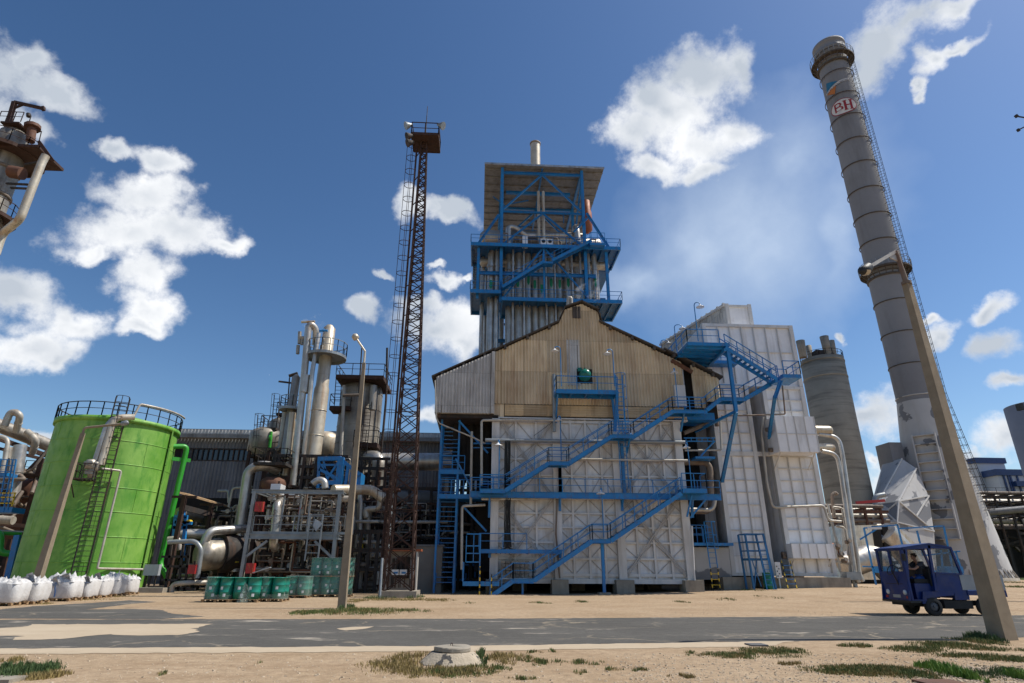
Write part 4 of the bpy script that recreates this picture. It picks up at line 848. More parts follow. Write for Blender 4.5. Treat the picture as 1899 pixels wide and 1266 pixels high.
def tplat(x0, x1, y0, y1, z, lab=None, dull='blue_paint_dull'):
    mb = MB(); mb.box(x0, x1, y0, y0+.14, z-.42, z); mb.box(x0, x0+.14, y0+.14, y1, z-.42, z); mb.box(x1-.14, x1, y0+.14, y1, z-.42, z); mb.box(x0, x1, y1, y1+.14, z-.42, z)
    part('platform_edge', mb, 'blue_paint', tw)
    mb = MB(); mb.box(x0+.14, x1-.14, y0+.14, y1, z-.1, z-.05)
    n = max(2, int((x1-x0)/1.0))
    for i in range(1, n): x = x0+(x1-x0)*i/n; mb.box(x-.06, x+.06, y0+.14, y1, z-.36, z-.101)
    part('platform_deck', mb, dull, tw)
    mb = MB(); mb.rail([(x0, y1, z), (x0, y0, z), (x1, y0, z), (x1, y1, z)], 1.0, 1.5, toe=False); part('handrail', mb, 'blue_paint', tw)
tplat(px0, px1, YT-.3, YT+4.6, z1)
mb = MB(); mb.box(px0+.2, px1-.2, YT+4.8, YT+15, z1-.5, z1-.3); part('platform_deck', mb, 'blue_paint_dull', tw)
tplat(px0+.1, xl, YT-.35, YT+5.6, z2l); tplat(xl+.1, T(1153, 556).x, YT-.25, YT+4.8, z2-.1)
bm_((px0+.9, YT+.9, T(900, 499).z), (xr+1.2, YT+.9, T(900, 499).z), .25, .4); 
for x in (px0+.9, px1-1.6): bm_((x, YT+.3, z2-.2), (x, YT+.3, z1-.45), .3, .3, nm='post')
bm_((xm, YT+.1, z2), (xm, YT+.1, z1-.3), .2, .2, nm='post'); bm_((xl+.3, YT+.2, z2), (xm-.2, YT+.2, z1-.4), .16, .18, nm='diagonal'); bm_((xr, YT+.2, z2+.3), (xm+.2, YT+.2, z1-.4), .16, .18, nm='diagonal')
for (p, q) in ((T(931, 538), T(1006, 492)), (T(1022, 490), T(1094, 453))):
    mb = MB(); mb.beam(p+Vector((0, -.9, 0)), q+Vector((0, -.9, 0)), .08, .34); mb.beam(p+Vector((0, -.1, 0)), q+Vector((0, -.1, 0)), .08, .34)
    for i in range(20): c = p.lerp(q, (i+.5)/20); mb.box(c.x-.14, c.x+.14, YT-.86, YT-.14, c.z-.12, c.z-.08)
    mb.rail([p+Vector((0, -.9, 0)), q+Vector((0, -.9, 0))], 1.0, 1.4, toe=False); part('stair_flight', mb, 'blue_paint', tw)
p, q = T(1005, 491), T(1024, 491); mb = MB(); mb.box(p.x, q.x, YT-.95, YT-.1, p.z-.3, p.z-.05); mb.rail([p+Vector((0, -.9, 0)), Vector((q.x, YT-.9, p.z))], 1, .8, toe=False); part('stair_landing', mb, 'blue_paint', tw)
p = T(1096, 450); mb = MB(); mb.box(p.x-.3, p.x+1.4, YT-1.0, YT-.32, z1-.3, z1-.01); mb.rail([(p.x-.3, YT-1, z1), (p.x+1.4, YT-1, z1)], 1.3, .8, toe=False); part('stair_landing', mb, 'blue_paint', tw)
# tubes
tubes = [(893, .24, 3), (900, .2, 6), (909, .40, 1.6), (943, .36, 2.2), (962, .47, 2), (980, .36, 2), (993, .35, 2), (1005, .37, 2), (1023, .37, 2), (1039, .35, 2), (1055, .4, 2.2), (1073, .36, 2.4), (1080, .15, 1.2), (1107, .28, 1.5),
         (930, .3, 6), (952, .3, 6.5), (971, .3, 6), (1030, .3, 6.5), (1048, .3, 6), (1066, .3, 7), (1090, .3, 6), (1000, .3, 7), (920, .22, 1.2), (951, .13, 1), (972, .12, .9), (1014, .12, 1), (1031, .1, .9), (1064, .12, 1), (1096, .2, 1.4), (986, .25, 9), (1015, .28, 9.5), (1040, .25, 10), (940, .28, 10), (1112, .16, 3)]
for i, (px, r, dy) in enumerate(tubes):
    c = P(px, 590, YT+dy); mb = MB(); mb.sweep([(c.x, c.y, 0), (c.x, c.y, z1-.9), (c.x, c.y, z1+.3)], r, 14)
    z = 14
    while z < z1-1: mb.tube((c.x, c.y, z), (c.x, c.y, z+.06), r*1.05, n=14); z += 2.3
    mb.tube((c.x, c.y, z1-2.2), (c.x, c.y, z1-1.9), r*1.25, n=14); part('tube', mb, 'silver_clad' if dy < 8 else 'dull_clad', tw)
for i, (px, py, r, dy) in enumerate(((909, 530, .4, 1.6), (960, 527, .47, 2), (980, 522, .36, 2), (992, 530, .35, 2), (1005, 538, .37, 2), (1023, 527, .37, 2), (1039, 529, .35, 2), (1055, 527, .4, 2.2), (1107, 526, .28, 1.5))):
    cx_ = P(px if px != 909 else 909, 590, YT+dy).x; zt_ = P(px, py-8, YT+dy).z; zb_ = P(px, py+8, YT+dy).z; mb = MB(); rr = r+.02; n = 4
    A = lambda a: Vector((cx_+sin(a)*rr, YT+dy-cos(a)*rr, 0))
    w1 = .42
    top_ = [A(-w1+2*w1*k/n)+Vector((0, 0, zt_)) for k in range(n+1)]; bot = [A(-w1+2*w1*k/n)+Vector((0, 0, zb_+.25)) for k in range(n+1)]; tip = A(0)+Vector((0, 0, zb_-.1))
    mb.add(top_+bot, [(k, k+n+1, k+n+2, k+1) for k in range(n)]); mb.add(bot+[tip], [(k, n+1, k+1) for k in range(n)]); part('flow_arrow', mb, 'marking_green', tw, 'green arrow pointing down on a silver tube')
# header vessels and equipment on the upper platform
def hor(x0, x1, y, z, r, m, nm='vessel', n=20):
    mb = MB(); mb.sweep([(x0, y, z), (x0+.1, y, z), (x0+r*.5, y, z), (x1-r*.5, y, z), (x1-.1, y, z), (x1, y, z)], [.05, r*.6, r, r, r*.6, .05], n); part(nm, mb, m, tw)
hor(T(888, 445).x, T(1100, 445).x, YT+4.2, T(1000, 437, 3).z, 1.15, 'dull_clad'); hor(T(1010, 445).x, T(1126, 445).x, YT+3, T(1100, 446, 2).z, .75, 'cream_clad'); hor(px0+1, px1-.8, YT+2.4, z1-1.1, .5, 'dull_clad', 'header')
mb = MB(); mb.pipe([T(943, 470, 2), T(943, 420, 2), T(958, 423, 2), T(972, 437, 2.5), T(1060, 437, 2.5)], .35, 14); part('crossover_pipe', mb, 'silver_clad', tw)
mb = MB(); mb.pipe([T(1072, 450, 1.5), T(1069, 421, 1.5), T(1066, 422, 3), T(1066, 445, 4)], .36, 14); part('crossover_pipe', mb, 'silver_clad', tw)
for px in (999, 1008):
    mb = MB(); c = T(px, 400, 1.5); mb.tube((c.x, c.y, z1), (c.x, c.y, T(px, 355, 1.5).z), .17, n=12); part('riser', mb, 'cream_clad', tw)
mb = MB(); c = T(1089, 420, 2.6); mb.lathe((c.x, c.y, T(1090, 433, 2.6).z), [(.05, 0), (.35, .15), (.62, .5), (.62, 2.8), (.5, 3.3), (.45, 4.6), (.05, 4.9)], 18); part('orange_vessel', mb, 'orange', tw)
for px in (1008, 1020):
    mb = MB(); p = T(px, 452, -.1); mb.box(p.x-.33, p.x+.33, YT-.1, YT+.3, z1+.1, z1+.85); part('fan_unit', mb, 'lamp_white', tw)
    mb = MB(); mb.tube((p.x, YT-.13, z1+.5), (p.x, YT-.1, z1+.5), .22, n=16); part('fan_grille', mb, 'black', tw)
mb = MB(); p = T(974, 450); mb.box(p.x-.3, p.x+.3, YT+.1, YT+.3, z1-.3, z1+1.3); part('panel', mb, 'lamp_white', tw)
random.seed(3); mb = MB()
for i in range(48):
    x = random.uniform(xl, xr+1.5); y = YT+random.uniform(.4, 2.5); z = z1+random.uniform(.2, 2.0)
    mb.pipe([(x, y, z1), (x, y, z), (x+random.uniform(-1.2, 1.2), y, z)], random.uniform(.05, .12), 8)
part('small_piping', mb, 'old_pipe', tw)
mb = MB()
for i in range(14): x = random.uniform(xl, xr); y = YT+random.uniform(3, 10); z = z1+random.uniform(2, 8); mb.beam((x, y, z), (x+random.uniform(-3, 3), y+random.uniform(-1, 1), z+random.uniform(-1.5, 1.5)), .12)
mb.box(xm-2.5, xm+1.5, YT+6, YT+9, z1+4.5, z1+4.7); mb.rail([(xm-2.5, YT+6, z1+4.7), (xm+1.5, YT+6, z1+4.7)], 1, 1, toe=False); part('inner_gantry', mb, 'blue_paint_dull', tw)
mb = MB(); x = T(882, 530).x; mb.ladder((x, YT+1, z2l), (x, YT+1, z1-.4), cage=.1); part('caged_ladder', mb, 'dark_steel', tw)
mb = MB()
for y in (YT+5, YT+10):
    for z in (14, 20, 26): mb.beam((xl-1, y, z), (xr+1, y, z), .3, .4)
    mb.beam((xl-.8, y, 0), (xl-.8, y, z1), .4); mb.beam((xr+.8, y, 0), (xr+.8, y, z1), .4); mb.beam((xl-.8, y, z2), (xr+.8, y, z1), .2); mb.beam((xl-.8, y, z1), (xr+.8, y, z2), .2)
part('inner_frame', mb, 'blue_paint_dull', tw)
mb = MB(); mb.box(xr+1.6, xr+3.2, YT+5.4, YT+8, z2+2.6, z2+2.8); mb.box(xr+1.6, xr+3.0, YT+6, YT+8, z2, z2+1.4); part('small_canopy', mb, 'blue_paint_dull', tw)
sk = thing('exhaust_stack', 'short rust streaked stack standing on the flat tower roof', 'chimney', P(993, 303, YT+3))
c = P(993, 303, YT+3); c.z = zr+.13; zt_ = PZ(993, 266, YT+3); mb = MB(); mb.lathe(c, [(.62, 0), (.62, zt_-c.z-.2)], 24); part('shaft', mb, 'cream_clad', sk)
mb = MB(); mb.lathe(c, [(.62, zt_-c.z-.2), (.7, zt_-c.z-.18), (.7, zt_-c.z), (.58, zt_-c.z), (.57, zt_-c.z-1)], 24); part('rim', mb, 'old_pipe', sk)

# ================================================================== CHIMNEY
CC = Vector((62.4, 78, .3)); RR = 2.42; th_ = atan2(CC.x, CC.y)
toc = Vector((-sin(th_), -cos(th_), 0)); rgt = Vector((cos(th_), -sin(th_), 0))
def cz(py):
    px = 966+.2535*(py+2160); return PZ(px, py, CC.y) - CC.z
zseam = cz(747); ztp = cz(88)
ch = thing('chimney', 'tall grey ringed chimney with caged ladder and flared white base', 'chimney', CC)
mb = MB(); mb.lathe(CC, [(RR+.22, zseam), (RR-.02, ztp-3)], 64); part('shaft', mb, 'chimney_grey', ch)
flr = [(5.4, 0)]+[(5.4+(RR+.27-5.4)*k/8, zseam*k/8) for k in range(1, 9)]
mb = MB(); mb.lathe(CC, flr, 64); part('flared_base', mb, 'chimney_white', ch)
mb = MB(); mb.lathe(CC, [(5.7, -.3), (5.7, .45), (5.2, .5)], 48)
for k in range(48): a = 2*pi*k/48; d = Vector((cos(a), sin(a), 0)); mb.beam(CC+d*5.2+Vector((0, 0, 1.4)), CC+d*5.65+Vector((0, 0, .4)), .08, .1)
part('anchor_ring', mb, 'concrete', ch)
for py in (115, 156, 197, 237, 280, 323, 370, 417, 464, 521, 574, 632, 690, 747):
    z = cz(py-8); mb = MB(); mb.lathe(CC, [(RR+.2, z), (RR+.3, z+.02), (RR+.3, z+.14), (RR+.2, z+.16)], 48); part('stiffening_ring', mb, 'roof_edge' if py < 700 else 'chimney_white', ch)
for (py, ex) in ((118, 1), (505, 0)):
    z = cz(py); mb = MB(); mb.lathe(CC, [(RR+.1, z-.02), (RR+1.1, z-.02), (RR+1.1, z-.3), (RR+1.0, z-.3), (RR+1.0, z-.1), (RR+.1, z-.1)], 40, smooth=False)
    for k in range(20): a = 2*pi*k/20; d = Vector((cos(a), sin(a), 0)); mb.beam(CC+d*(RR+.1)+Vector((0, 0, z-1.4)), CC+d*(RR+1.0)+Vector((0, 0, z-.2)), .1)
    mb.lathe(CC, [(RR+.1, z-1.5), (RR+.35, z-1.5), (RR+.35, z-1.2), (RR+.1, z-1.2)], 40); part('ring_platform', mb, 'roof_edge', ch)
    mb = MB()
    for k in range(28): a = 2*pi*k/28; d = Vector((cos(a), sin(a), 0)); e = Vector((cos(a+2*pi/28), sin(a+2*pi/28), 0)); mb.beam(CC+d*(RR+1.1)+Vector((0, 0, z)), CC+d*(RR+1.15)+Vector((0, 0, z+1.2)), .06); mb.beam(CC+d*(RR+1.13)+Vector((0, 0, z+1.2)), CC+e*(RR+1.13)+Vector((0, 0, z+1.2)), .05); mb.beam(CC+d*(RR+1.13)+Vector((0, 0, z+.6)), CC+e*(RR+1.13)+Vector((0, 0, z+.6)), .04)
    part('handrail', mb, 'galvanised', ch)
mb = MB(); mb.lathe(CC, [(RR, ztp-3.05), (RR+.15, ztp-3), (RR+.15, ztp-2), (RR+.3, ztp-1.9), (RR+.15, ztp-1.8), (RR+.15, ztp-.6), (RR+.28, ztp-.5), (RR+.28, ztp), (RR-.2, ztp), (RR-.2, ztp-4)], 48); part('rim', mb, 'chimney_grey', ch)
def rad(z):
    if z >= zseam: return RR+.22-(.24)*(z-zseam)/(ztp-zseam)
    for (r0, z0), (r1, z1_) in zip(flr[:-1], flr[1:]):
        if z0 <= z <= z1_: return r0+(r1-r0)*(z-z0)/(z1_-z0)
    return 5
ld = (rgt*.93+toc*.36).normalized(); mb = MB(); tg = ld.cross(Vector((0, 0, 1)))
zz = 8.5; prev = None; k = 0
while zz < ztp-4.5:
    c = CC+ld*(rad(zz)+.3)+Vector((0, 0, zz)); pts = [c+tg*(cos(a)*.5)+ld*(sin(a)*.75) for a in [pi*i/6 for i in range(7)]]
    for p, q in zip(pts[:-1], pts[1:]): mb.beam(p, q, .04)
    mb.beam(CC+ld*rad(zz)+tg*.4+Vector((0, 0, zz)), c+tg*.4, .06); mb.beam(CC+ld*rad(zz)-tg*.4+Vector((0, 0, zz)), c-tg*.4, .06)
    if prev:
        for i in (0, 2, 3, 4, 6): mb.beam(prev[i], pts[i], .035)
        for j in range(3): m_ = prev[0].lerp(pts[0], j/3); n_ = prev[6].lerp(pts[6], j/3); mb.beam(m_, n_, .03)
    prev = pts; zz += 1.05
part('caged_ladder', mb, 'dark_steel', ch)
# emblems painted on boards near the top
def onc(z0, off=.06):
    def f(v, dr=0): a = v[0]/RR; z = z0+v[1]; r = rad(z)+off+dr; return CC+toc*(cos(a)*r)+rgt*(sin(a)*r)+Vector((0, 0, z))
    return f
ze = cz(212); F1 = onc(ze)
def oval(a, b, z0, off, n=48):
    f = onc(z0, off); mb = MB(); rings = [(0, 0)]; vs = [f((0, 0))]
    for j in range(1, 7):
        for k in range(n): t = 2*pi*k/n; vs.append(f((a*j/6*cos(t), b*j/6*sin(t))))
    fs = [(0, 1+k, 1+(k+1) % n) for k in range(n)]+[(1+j*n+k, 1+(j+1)*n+k, 1+(j+1)*n+(k+1) % n, 1+j*n+(k+1) % n) for j in range(5) for k in range(n)]
    mb.add(vs, fs); return mb
sg = part('oval_sign', oval(2.12, 1.62, ze, .06), 'sign_red', ch, 'white oval sign with red letters BH')
part('sign_face', oval(1.98, 1.48, ze, .075), 'sign_white', sg)
def bh(v): 
    f = onc(ze, .09); return f((v.x*1.1-.75, v.y))+toc*v.z
text_mesh('B', 2.6, bh, 'sign_red', 'letters', sg)
def bar(x0, x1, z0, z1_):
    mb = MB(); f = onc(ze, .095); n = 5; pts = [f((x0+(x1-x0)*i/(n-1), z)) for z in (z0, z1_) for i in range(n)]; mb.add(pts, [(i, i+1, i+n+1, i+n) for i in range(n-1)]); return mb
hb = MB()
for q in ((.15, .5, -.95, .95), (1.0, 1.35, -.95, .95), (.5, 1.0, -.12, .12), (.02, .63, -1.05, -.9), (.87, 1.48, -1.05, -.9), (.02, .63, .9, 1.05), (.87, 1.48, .9, 1.05)): m_ = bar(*q); hb.add(m_.v, m_.f)
part('letter_bars', hb, 'sign_red', sg)
zl = cz(172)
def fan(pts, z0, off):
    f = onc(z0, off); mb = MB(); n = 6; (a, b, c) = pts; vs = []; idx = {}
    for i in range(n+1):
        for j in range(n+1-i):
            u, v = i/n, j/n; idx[i, j] = len(vs); vs.append(f((a[0]+(b[0]-a[0])*u+(c[0]-a[0])*v, a[1]+(b[1]-a[1])*u+(c[1]-a[1])*v)))
    fs = []
    for i in range(n):
        for j in range(n-i):
            fs.append((idx[i, j], idx[i+1, j], idx[i, j+1]))
            if i+j < n-1: fs.append((idx[i+1, j], idx[i+1, j+1], idx[i, j+1]))
    mb.add(vs, fs); return mb
lg = part('company_emblem', fan([(-2.1, -.35), (-1.75, 1.55), (.1, .62)], zl, .06), 'sign_blue', ch, 'emblem of a blue and an orange wedge with a lettered strip')
part('orange_wedge', fan([(-2.15, -.75), (-.2, .15), (-.75, -1.75)], zl, .06), 'sign_orange', lg)
mb = MB(); f = onc(zl, .07); pts = [(-2.25, -.72), (-2.2, -.42), (.3, .6), (2.05, 1.0), (2.05, .5), (.35, .12)]
mb.add([f((pts[0][0]+(pts[5][0]-pts[0][0])*i/6, pts[0][1]+(pts[5][1]-pts[0][1])*i/6)) for i in range(7)]+[f((pts[1][0]+(pts[2][0]-pts[1][0])*i/6, pts[1][1]+(pts[2][1]-pts[1][1])*i/6)) for i in range(7)], [(i, i+1, i+8, i+7) for i in range(6)])
mb.add([f((.3+1.75*i/5, .14+.36*i/5)) for i in range(6)]+[f((.3+1.75*i/5, .62+.4*i/5)) for i in range(6)], [(i, i+1, i+7, i+6) for i in range(5)]); part('strip', mb, 'sign_white', lg)
def tl(v): f = onc(zl, .085); x = v.x; s = .42 if x < .3 else .22; return f((x, (.02+(x)*.33 if x < .3 else .12+(x-.3)*.22+.15)+v.y))
text_mesh('АГРОПОЛИХИМ', .52, tl, 'truck_blue', 'letters', lg)
# fins, breeching duct at the base
mb = MB(); fa = (toc*.93-rgt*.1).normalized(); tg2 = Vector((fa.y, -fa.x, 0))
if tg2.dot(rgt) < 0: tg2 = -tg2
for i in range(12):
    z = cz(1003)+(cz(815)-cz(1003))*i/11; r = rad(z); a = CC+fa*r+Vector((0, 0, z)); mb.box(0, 0, 0, 0, 0, 0) if 0 else None
    mb.add([a-tg2*1.3-fa*.6, a+tg2*1.3-fa*.6, a+tg2*1.3+fa*.45, a-tg2*1.3+fa*.45, a-tg2*1.3-fa*.6+Vector((0, 0, .1)), a+tg2*1.3-fa*.6+Vector((0, 0, .1)), a+tg2*1.3+fa*.45+Vector((0, 0, .1)), a-tg2*1.3+fa*.45+Vector((0, 0, .1))], [(3, 2, 1, 0), (4, 5, 6, 7), (2, 3, 7, 6), (1, 2, 6, 5), (3, 0, 4, 7)])
for s in (-1, 1):
    pts = [CC+fa*(rad(z)+.25)+tg2*(1.3*s)+Vector((0, 0, z)) for z in [cz(1003)+(cz(812)-cz(1003))*i/8 for i in range(9)]]
    for p, q in zip(pts[:-1], pts[1:]): mb.beam(p, q, .15, .5, up=fa)
part('stiffener_panel', mb, 'chimney_white', ch)
D = lambda px, py, y: P(px, py, y)
K1, K2, L1, L2, T1, T2, R1, R2, R3, B1, B2 = [D(*q) for q in ((1666, 929, 72), (1663, 968, 71.6), (1626, 934, 75), (1616, 970, 75), (1672, 850, 76.5), (1699, 868, 75), (1722, 919, 73.9), (1732, 985, 72.8), (1740, 1088, 72), (1690, 1088, 71), (1640, 1088, 74))]
br = thing('breeching_duct', 'angular white duct with flaked paint leaning into the chimney base', 'duct', (K1.x, 70, 0))
mb = MB(); mb.add([L1, K1, T2, T1, R1, R2, K2, L2, B1, R3, B2], [(0, 1, 2, 3), (1, 4, 2), (1, 5, 4), (1, 6, 5), (0, 7, 6, 1), (6, 8, 9, 5), (7, 10, 8, 6)])
mb.add([L1, T1, T1+Vector((0, 4, 0)), L1+Vector((3, 6, 0)), L2, L2+Vector((3, 6, 0)), B2, B2+Vector((3, 6, 0))], [(0, 1, 2, 3), (4, 0, 3, 5), (6, 4, 5, 7)]); part('hopper', mb, 'chimney_white', br)
mb = MB()
for a, b in ((L1, K1), (K1, T2), (L1, T1), (K1, K2), (L1, L2), (L2, K2), (K1, R2), (K2, R2), (L1, K2), (L2, K1), (K1, R1), (K2, B1), (R2.lerp(K1, .5), R1)): mb.beam(a+Vector((0, -.08, 0)), b+Vector((0, -.08, 0)), .14, .14)
part('edge_ribs', mb, 'white_steel', br)
mb = MB(); a = D(1665, 845, 78.5); mb.box(a.x-1.2, a.x+.6, 78, 81, PZ(1665, 905, 78), PZ(1665, 820, 78)); part('damper_box', mb, 'chimney_grey', br)
# insulated silver ducts between boiler and chimney
du = thing('insulated_duct', 'crumpled silver insulated duct between the boiler and the chimney', 'duct', (P(1630, 1085, 56).x, 56, 0))
mb = MB(); q = [P(1560, 975, 56), P(1660, 972, 60), P(1700, 1010, 62), P(1705, 1090, 62), P(1565, 1075, 56)]
mb.add([v for v in q]+[v+Vector((1, 5, .2)) for v in q], [(0, 1, 2, 3, 4)]+[(i, i+5, (i+1) % 5+5, (i+1) % 5) for i in range(5)]); part('casing', mb, 'silver_clad', du)
for pts, r in (([(1565, 1050, 54), (1620, 1030, 54), (1650, 1060, 54)], 1.1), ([(1640, 985, 55), (1690, 1040, 56), (1700, 1090, 56)], 1.0)):
    mb = MB(); mb.pipe([P(*p) for p in pts], r, 16); part('bend', mb, 'silver_clad', du)
mb = MB()
for px in (1624, 1638): mb.beam(P(px, 975, 55), P(px+10, 1045, 55), .5)
mb.box(P(1580, 1090, 55).x, P(1700, 1090, 55).x, 55, 56, 0, P(1640, 1075, 55).z); part('support', mb, 'black_void', du)
bfm = thing('blue_tube_rack', 'light blue tube frame with strip lamps behind the truck', 'frame', (P(1640, 1090, 50).x, 50, 0))
mb = MB(); F = lambda px, py: P(px, py, 50)
for a, b in (((1602, 979), (1625, 1085)), ((1664, 972), (1678, 1030)), ((1700, 982), (1712, 1030)), ((1750, 975), (1766, 1050)), ((1602, 979), (1665, 973)), ((1668, 980), (1750, 975)), ((1595, 1000), (1630, 978)), ((1712, 1030), (1780, 1022)), ((1772, 1022), (1790, 1080)), ((1745, 1020), (1750, 1075)), ((1720, 1060), (1785, 1055)), ((1600, 1050), (1640, 1052))): mb.beam(F(*a), F(*b), .11)
mb.box(F(1620, 1056).x, F(1665, 1056).x, 49.9, 50.1, F(1640, 1062).z, F(1640, 1050).z); mb.box(F(1740, 1056).x, F(1785, 1056).x, 49.9, 50.1, F(1760, 1062).z, F(1760, 1050).z); part('tubes', mb, 'blue_paint', bfm)
for a, b in (((1608, 980), (1634, 979)), ((1686, 983), (1712, 980))):
    mb = MB(); mb.beam(F(*a), F(*b), .18); part('strip_lamp', mb, 'sign_white', bfm)
# ================================================================== CONCRETE SILO, RACKS, FAR BUILDINGS
SCx, SY, SR = 50.6, 80, 2.95; szt = PZ(1523, 668, SY)
si = thing('concrete_silo', 'round weathered concrete silo with vent pipes on its top', 'silo', (SCx, SY, 0))
mb = MB(); c = Vector((SCx, SY, 0)); mb.lathe(c, [(SR+.12, 0), (SR, szt*.5), (SR-.02, szt), (0, szt)], 64)
part('shaft', mb, 'silo_concrete', si)
mb = MB()
for z in [szt*.98, szt*.9]: mb.lathe(c, [(SR, z-.02), (SR+.05, z), (SR+.05, z+.12), (SR, z+.14)], 48)
part('rings', mb, 'silo_concrete', si)
for (px, py, r0, r1, dy) in ((1484, 632, .55, .62, -1), (1499, 641, .38, .42, 1.5), (1528, 624, .5, .62, -1.6), (1540, 632, .5, .55, 1)):
    a = P(px, py, SY+dy); mb = MB(); mb.lathe((a.x, a.y, szt), [(r0, 0), (r0, (a.z-szt)*.3), (r1, (a.z-szt)), (r1-.08, a.z-szt), (r1-.1, .5)], 18); part('vent_pipe', mb, 'concrete', si)
mb = MB(); mb.box(SCx-1.7, SCx-.3, SY-1.8, SY-.5, szt, szt+1.0); mb.box(SCx+.2, SCx+1.2, SY-1.5, SY, szt, szt+.7); part('machine_house', mb, 'dark_steel', si)
mb = MB(); mb.rail([(SCx+SR*.98*cos(a), SY+SR*.98*sin(a), szt) for a in [2*pi*k/20 for k in range(20)]], .9, 1.2, toe=False, closed=True); part('handrail', mb, 'dark_steel', si)
def pipe_rack(name, label, x0, x1, Y, zs, r, posts, m='pale_pipe', dep=2, zf=None, mf='rust_brown', slope=0, npost=4):
    t = thing(name, label, 'pipe rack', (x0, Y, 0)); random.seed(int(abs(x0)*10)+3)
    for i, z in enumerate(zs):
        mb = MB(); y = Y+dep*random.random(); mb.pipe([(x0, y, z), (x1, y+slope, z)], r*random.uniform(.6, 1.3), 10, flange=4); part('pipe', mb, m if i % 3 else 'old_pipe', t)
    mb = MB(); zt_ = max(zs)-.3
    for i in range(npost):
        x = x0+(x1-x0)*(i+.5)/npost
        for y in (Y, Y+dep): mb.beam((x, y, 0), (x, y, zt_), .25)
        for z in [z_-.35 for z_ in zs[::2]]: mb.beam((x, Y-.2, z), (x, Y+dep+.2, z), .2)
    for z in (zt_-.4, zt_*.6): mb.beam((x0, Y, z), (x1, Y, z), .2, .3)
    part('frame', mb, mf, t); return t
z_ = lambda py, Y, px=1590: PZ(px, py, Y)
pipe_rack('pipe_rack', 'low rack of brown and pale pipes running in front of the concrete silo', P(1530, 940, 70).x, P(1645, 940, 70).x, 70, [z_(937, 70), z_(943, 70), z_(955, 70), z_(965, 70), z_(975, 70)], .28, 5)
pipe_thing('process_pipe', 'silver pipe loop standing above the rack beside the silo', [(1625, 962, 71), (1622, 920, 71), (1640, 917, 71)], .3, 'galvanised')
mb = MB(); mb.beam(P(1640, 928, 68), P(1588, 932, 68), .3); solo('red_pipe_frame', mb, 'red_panel', 'red steel beam on the rack in front of the silo', 'beam', P(1590, 932, 68))
t = pipe_rack('pipe_bridge', 'high dark pipe bridge crowded with pipes at the far right', P(1808, 930, 95).x, P(1960, 930, 95).x, 95, [z_(913, 95, 1850), z_(918, 95, 1850), z_(925, 95, 1850), z_(941, 95, 1850), z_(955, 95, 1850), z_(963, 95, 1850), z_(975, 95, 1850)], .45, 8, mf='dark_steel', dep=5, npost=6)
random.seed(11)
mb = MB()
X0, X1 = P(1808, 930, 97).x, P(1960, 930, 97).x; ZZ = z_(925, 97, 1850)
for i in range(90):
    x = random.uniform(X0, X1); z = random.uniform(ZZ*.3, ZZ); y = 97+random.uniform(-1, 5); mb.beam((x, y, z), (x+random.uniform(-6, 6), y+random.uniform(-1, 1), z+random.choice([0, 0, random.uniform(-2, 2)])), random.uniform(.1, .4))
for i in range(24):
    x = random.uniform(X0, X1); y = 97+random.uniform(0, 6); mb.beam((x, y, 0), (x+random.uniform(-2.5, 2.5), y, ZZ-1), random.uniform(.2, .4))
part('bracing', mb, 'dark_steel', t)
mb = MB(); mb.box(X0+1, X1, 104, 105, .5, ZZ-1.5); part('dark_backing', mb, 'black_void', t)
mb = MB(); mb.rail([(X0, 94.5, z_(921, 95, 1850)), (X1, 94.5, z_(921, 95, 1850))], 1.4, 2.2, r=.05); part('handrail', mb, 'dark_steel', t)
mb = MB(); mb.pipe([P(1832, 950, 92), P(1960, 938, 90)], .5, 12); part('large_pipe', mb, 'dark_cladding', t)
wb = thing('conveyor_building', 'distant white clad building with dark blue bands above the pipe bridge', 'building', (P(1850, 915, 150).x, 150, 0))
W3 = lambda px, py: P(px, py, 150)
a, b = W3(1811, 852), W3(1862, 852); zb_ = W3(1850, 960).z
def blk(p0, p1, y1, top_, bot, m, nm, dx=0): mb = MB(); mb.box(W3(*p0).x, W3(*p1).x, 150+dx, 150+y1, W3(*bot).z, W3(*top_).z); part(nm, mb, m, wb)
blk((1822, 905), (1876, 905), 14, (1830, 858), (1830, 960), 'far_white', 'wall'); blk((1820, 905), (1878, 905), 15, (1830, 849), (1830, 859), 'far_blue', 'roof_band', -.5)
blk((1832, 905), (2020, 905), 14, (1860, 884), (1860, 960), 'far_white', 'wall', -4); blk((1828, 905), (2020, 905), 15, (1860, 875), (1860, 886), 'far_blue', 'roof_band', -4.5); blk((1855, 905), (2020, 905), 3, (1870, 897), (1870, 906), 'far_blue', 'roof_band', -5.2)
mb = MB()
for px in (1838, 1850, 1846, 1862, 1878): x = W3(px+4, 905).x; mb.box(x-.2, x+.2, 145.7, 145.9, zb_, W3(1850, 885).z)
part('pilasters', mb, 'far_blue', wb)
fs_ = thing('round_silo', 'grey round silo cut off by the right edge of the photo', 'silo', (P(1930, 900, 130).x, 130, 0))
c = P(1978, 900, 130); mb = MB(); R = c.x-P(1924, 900, 130).x; zt_ = PZ(1895, 735, 130-R); mb.lathe((c.x, c.y, 0), [(R, 0), (R, zt_), (0, zt_+.5)], 48); part('shaft', mb, 'far_grey', fs_)
mb = MB(); a = P(1889, 748, 130-R*.8); mb.box(a.x, a.x+.7, a.y-.4, a.y+1.0, a.z-1.5, a.z); part('opening', mb, 'black', fs_)
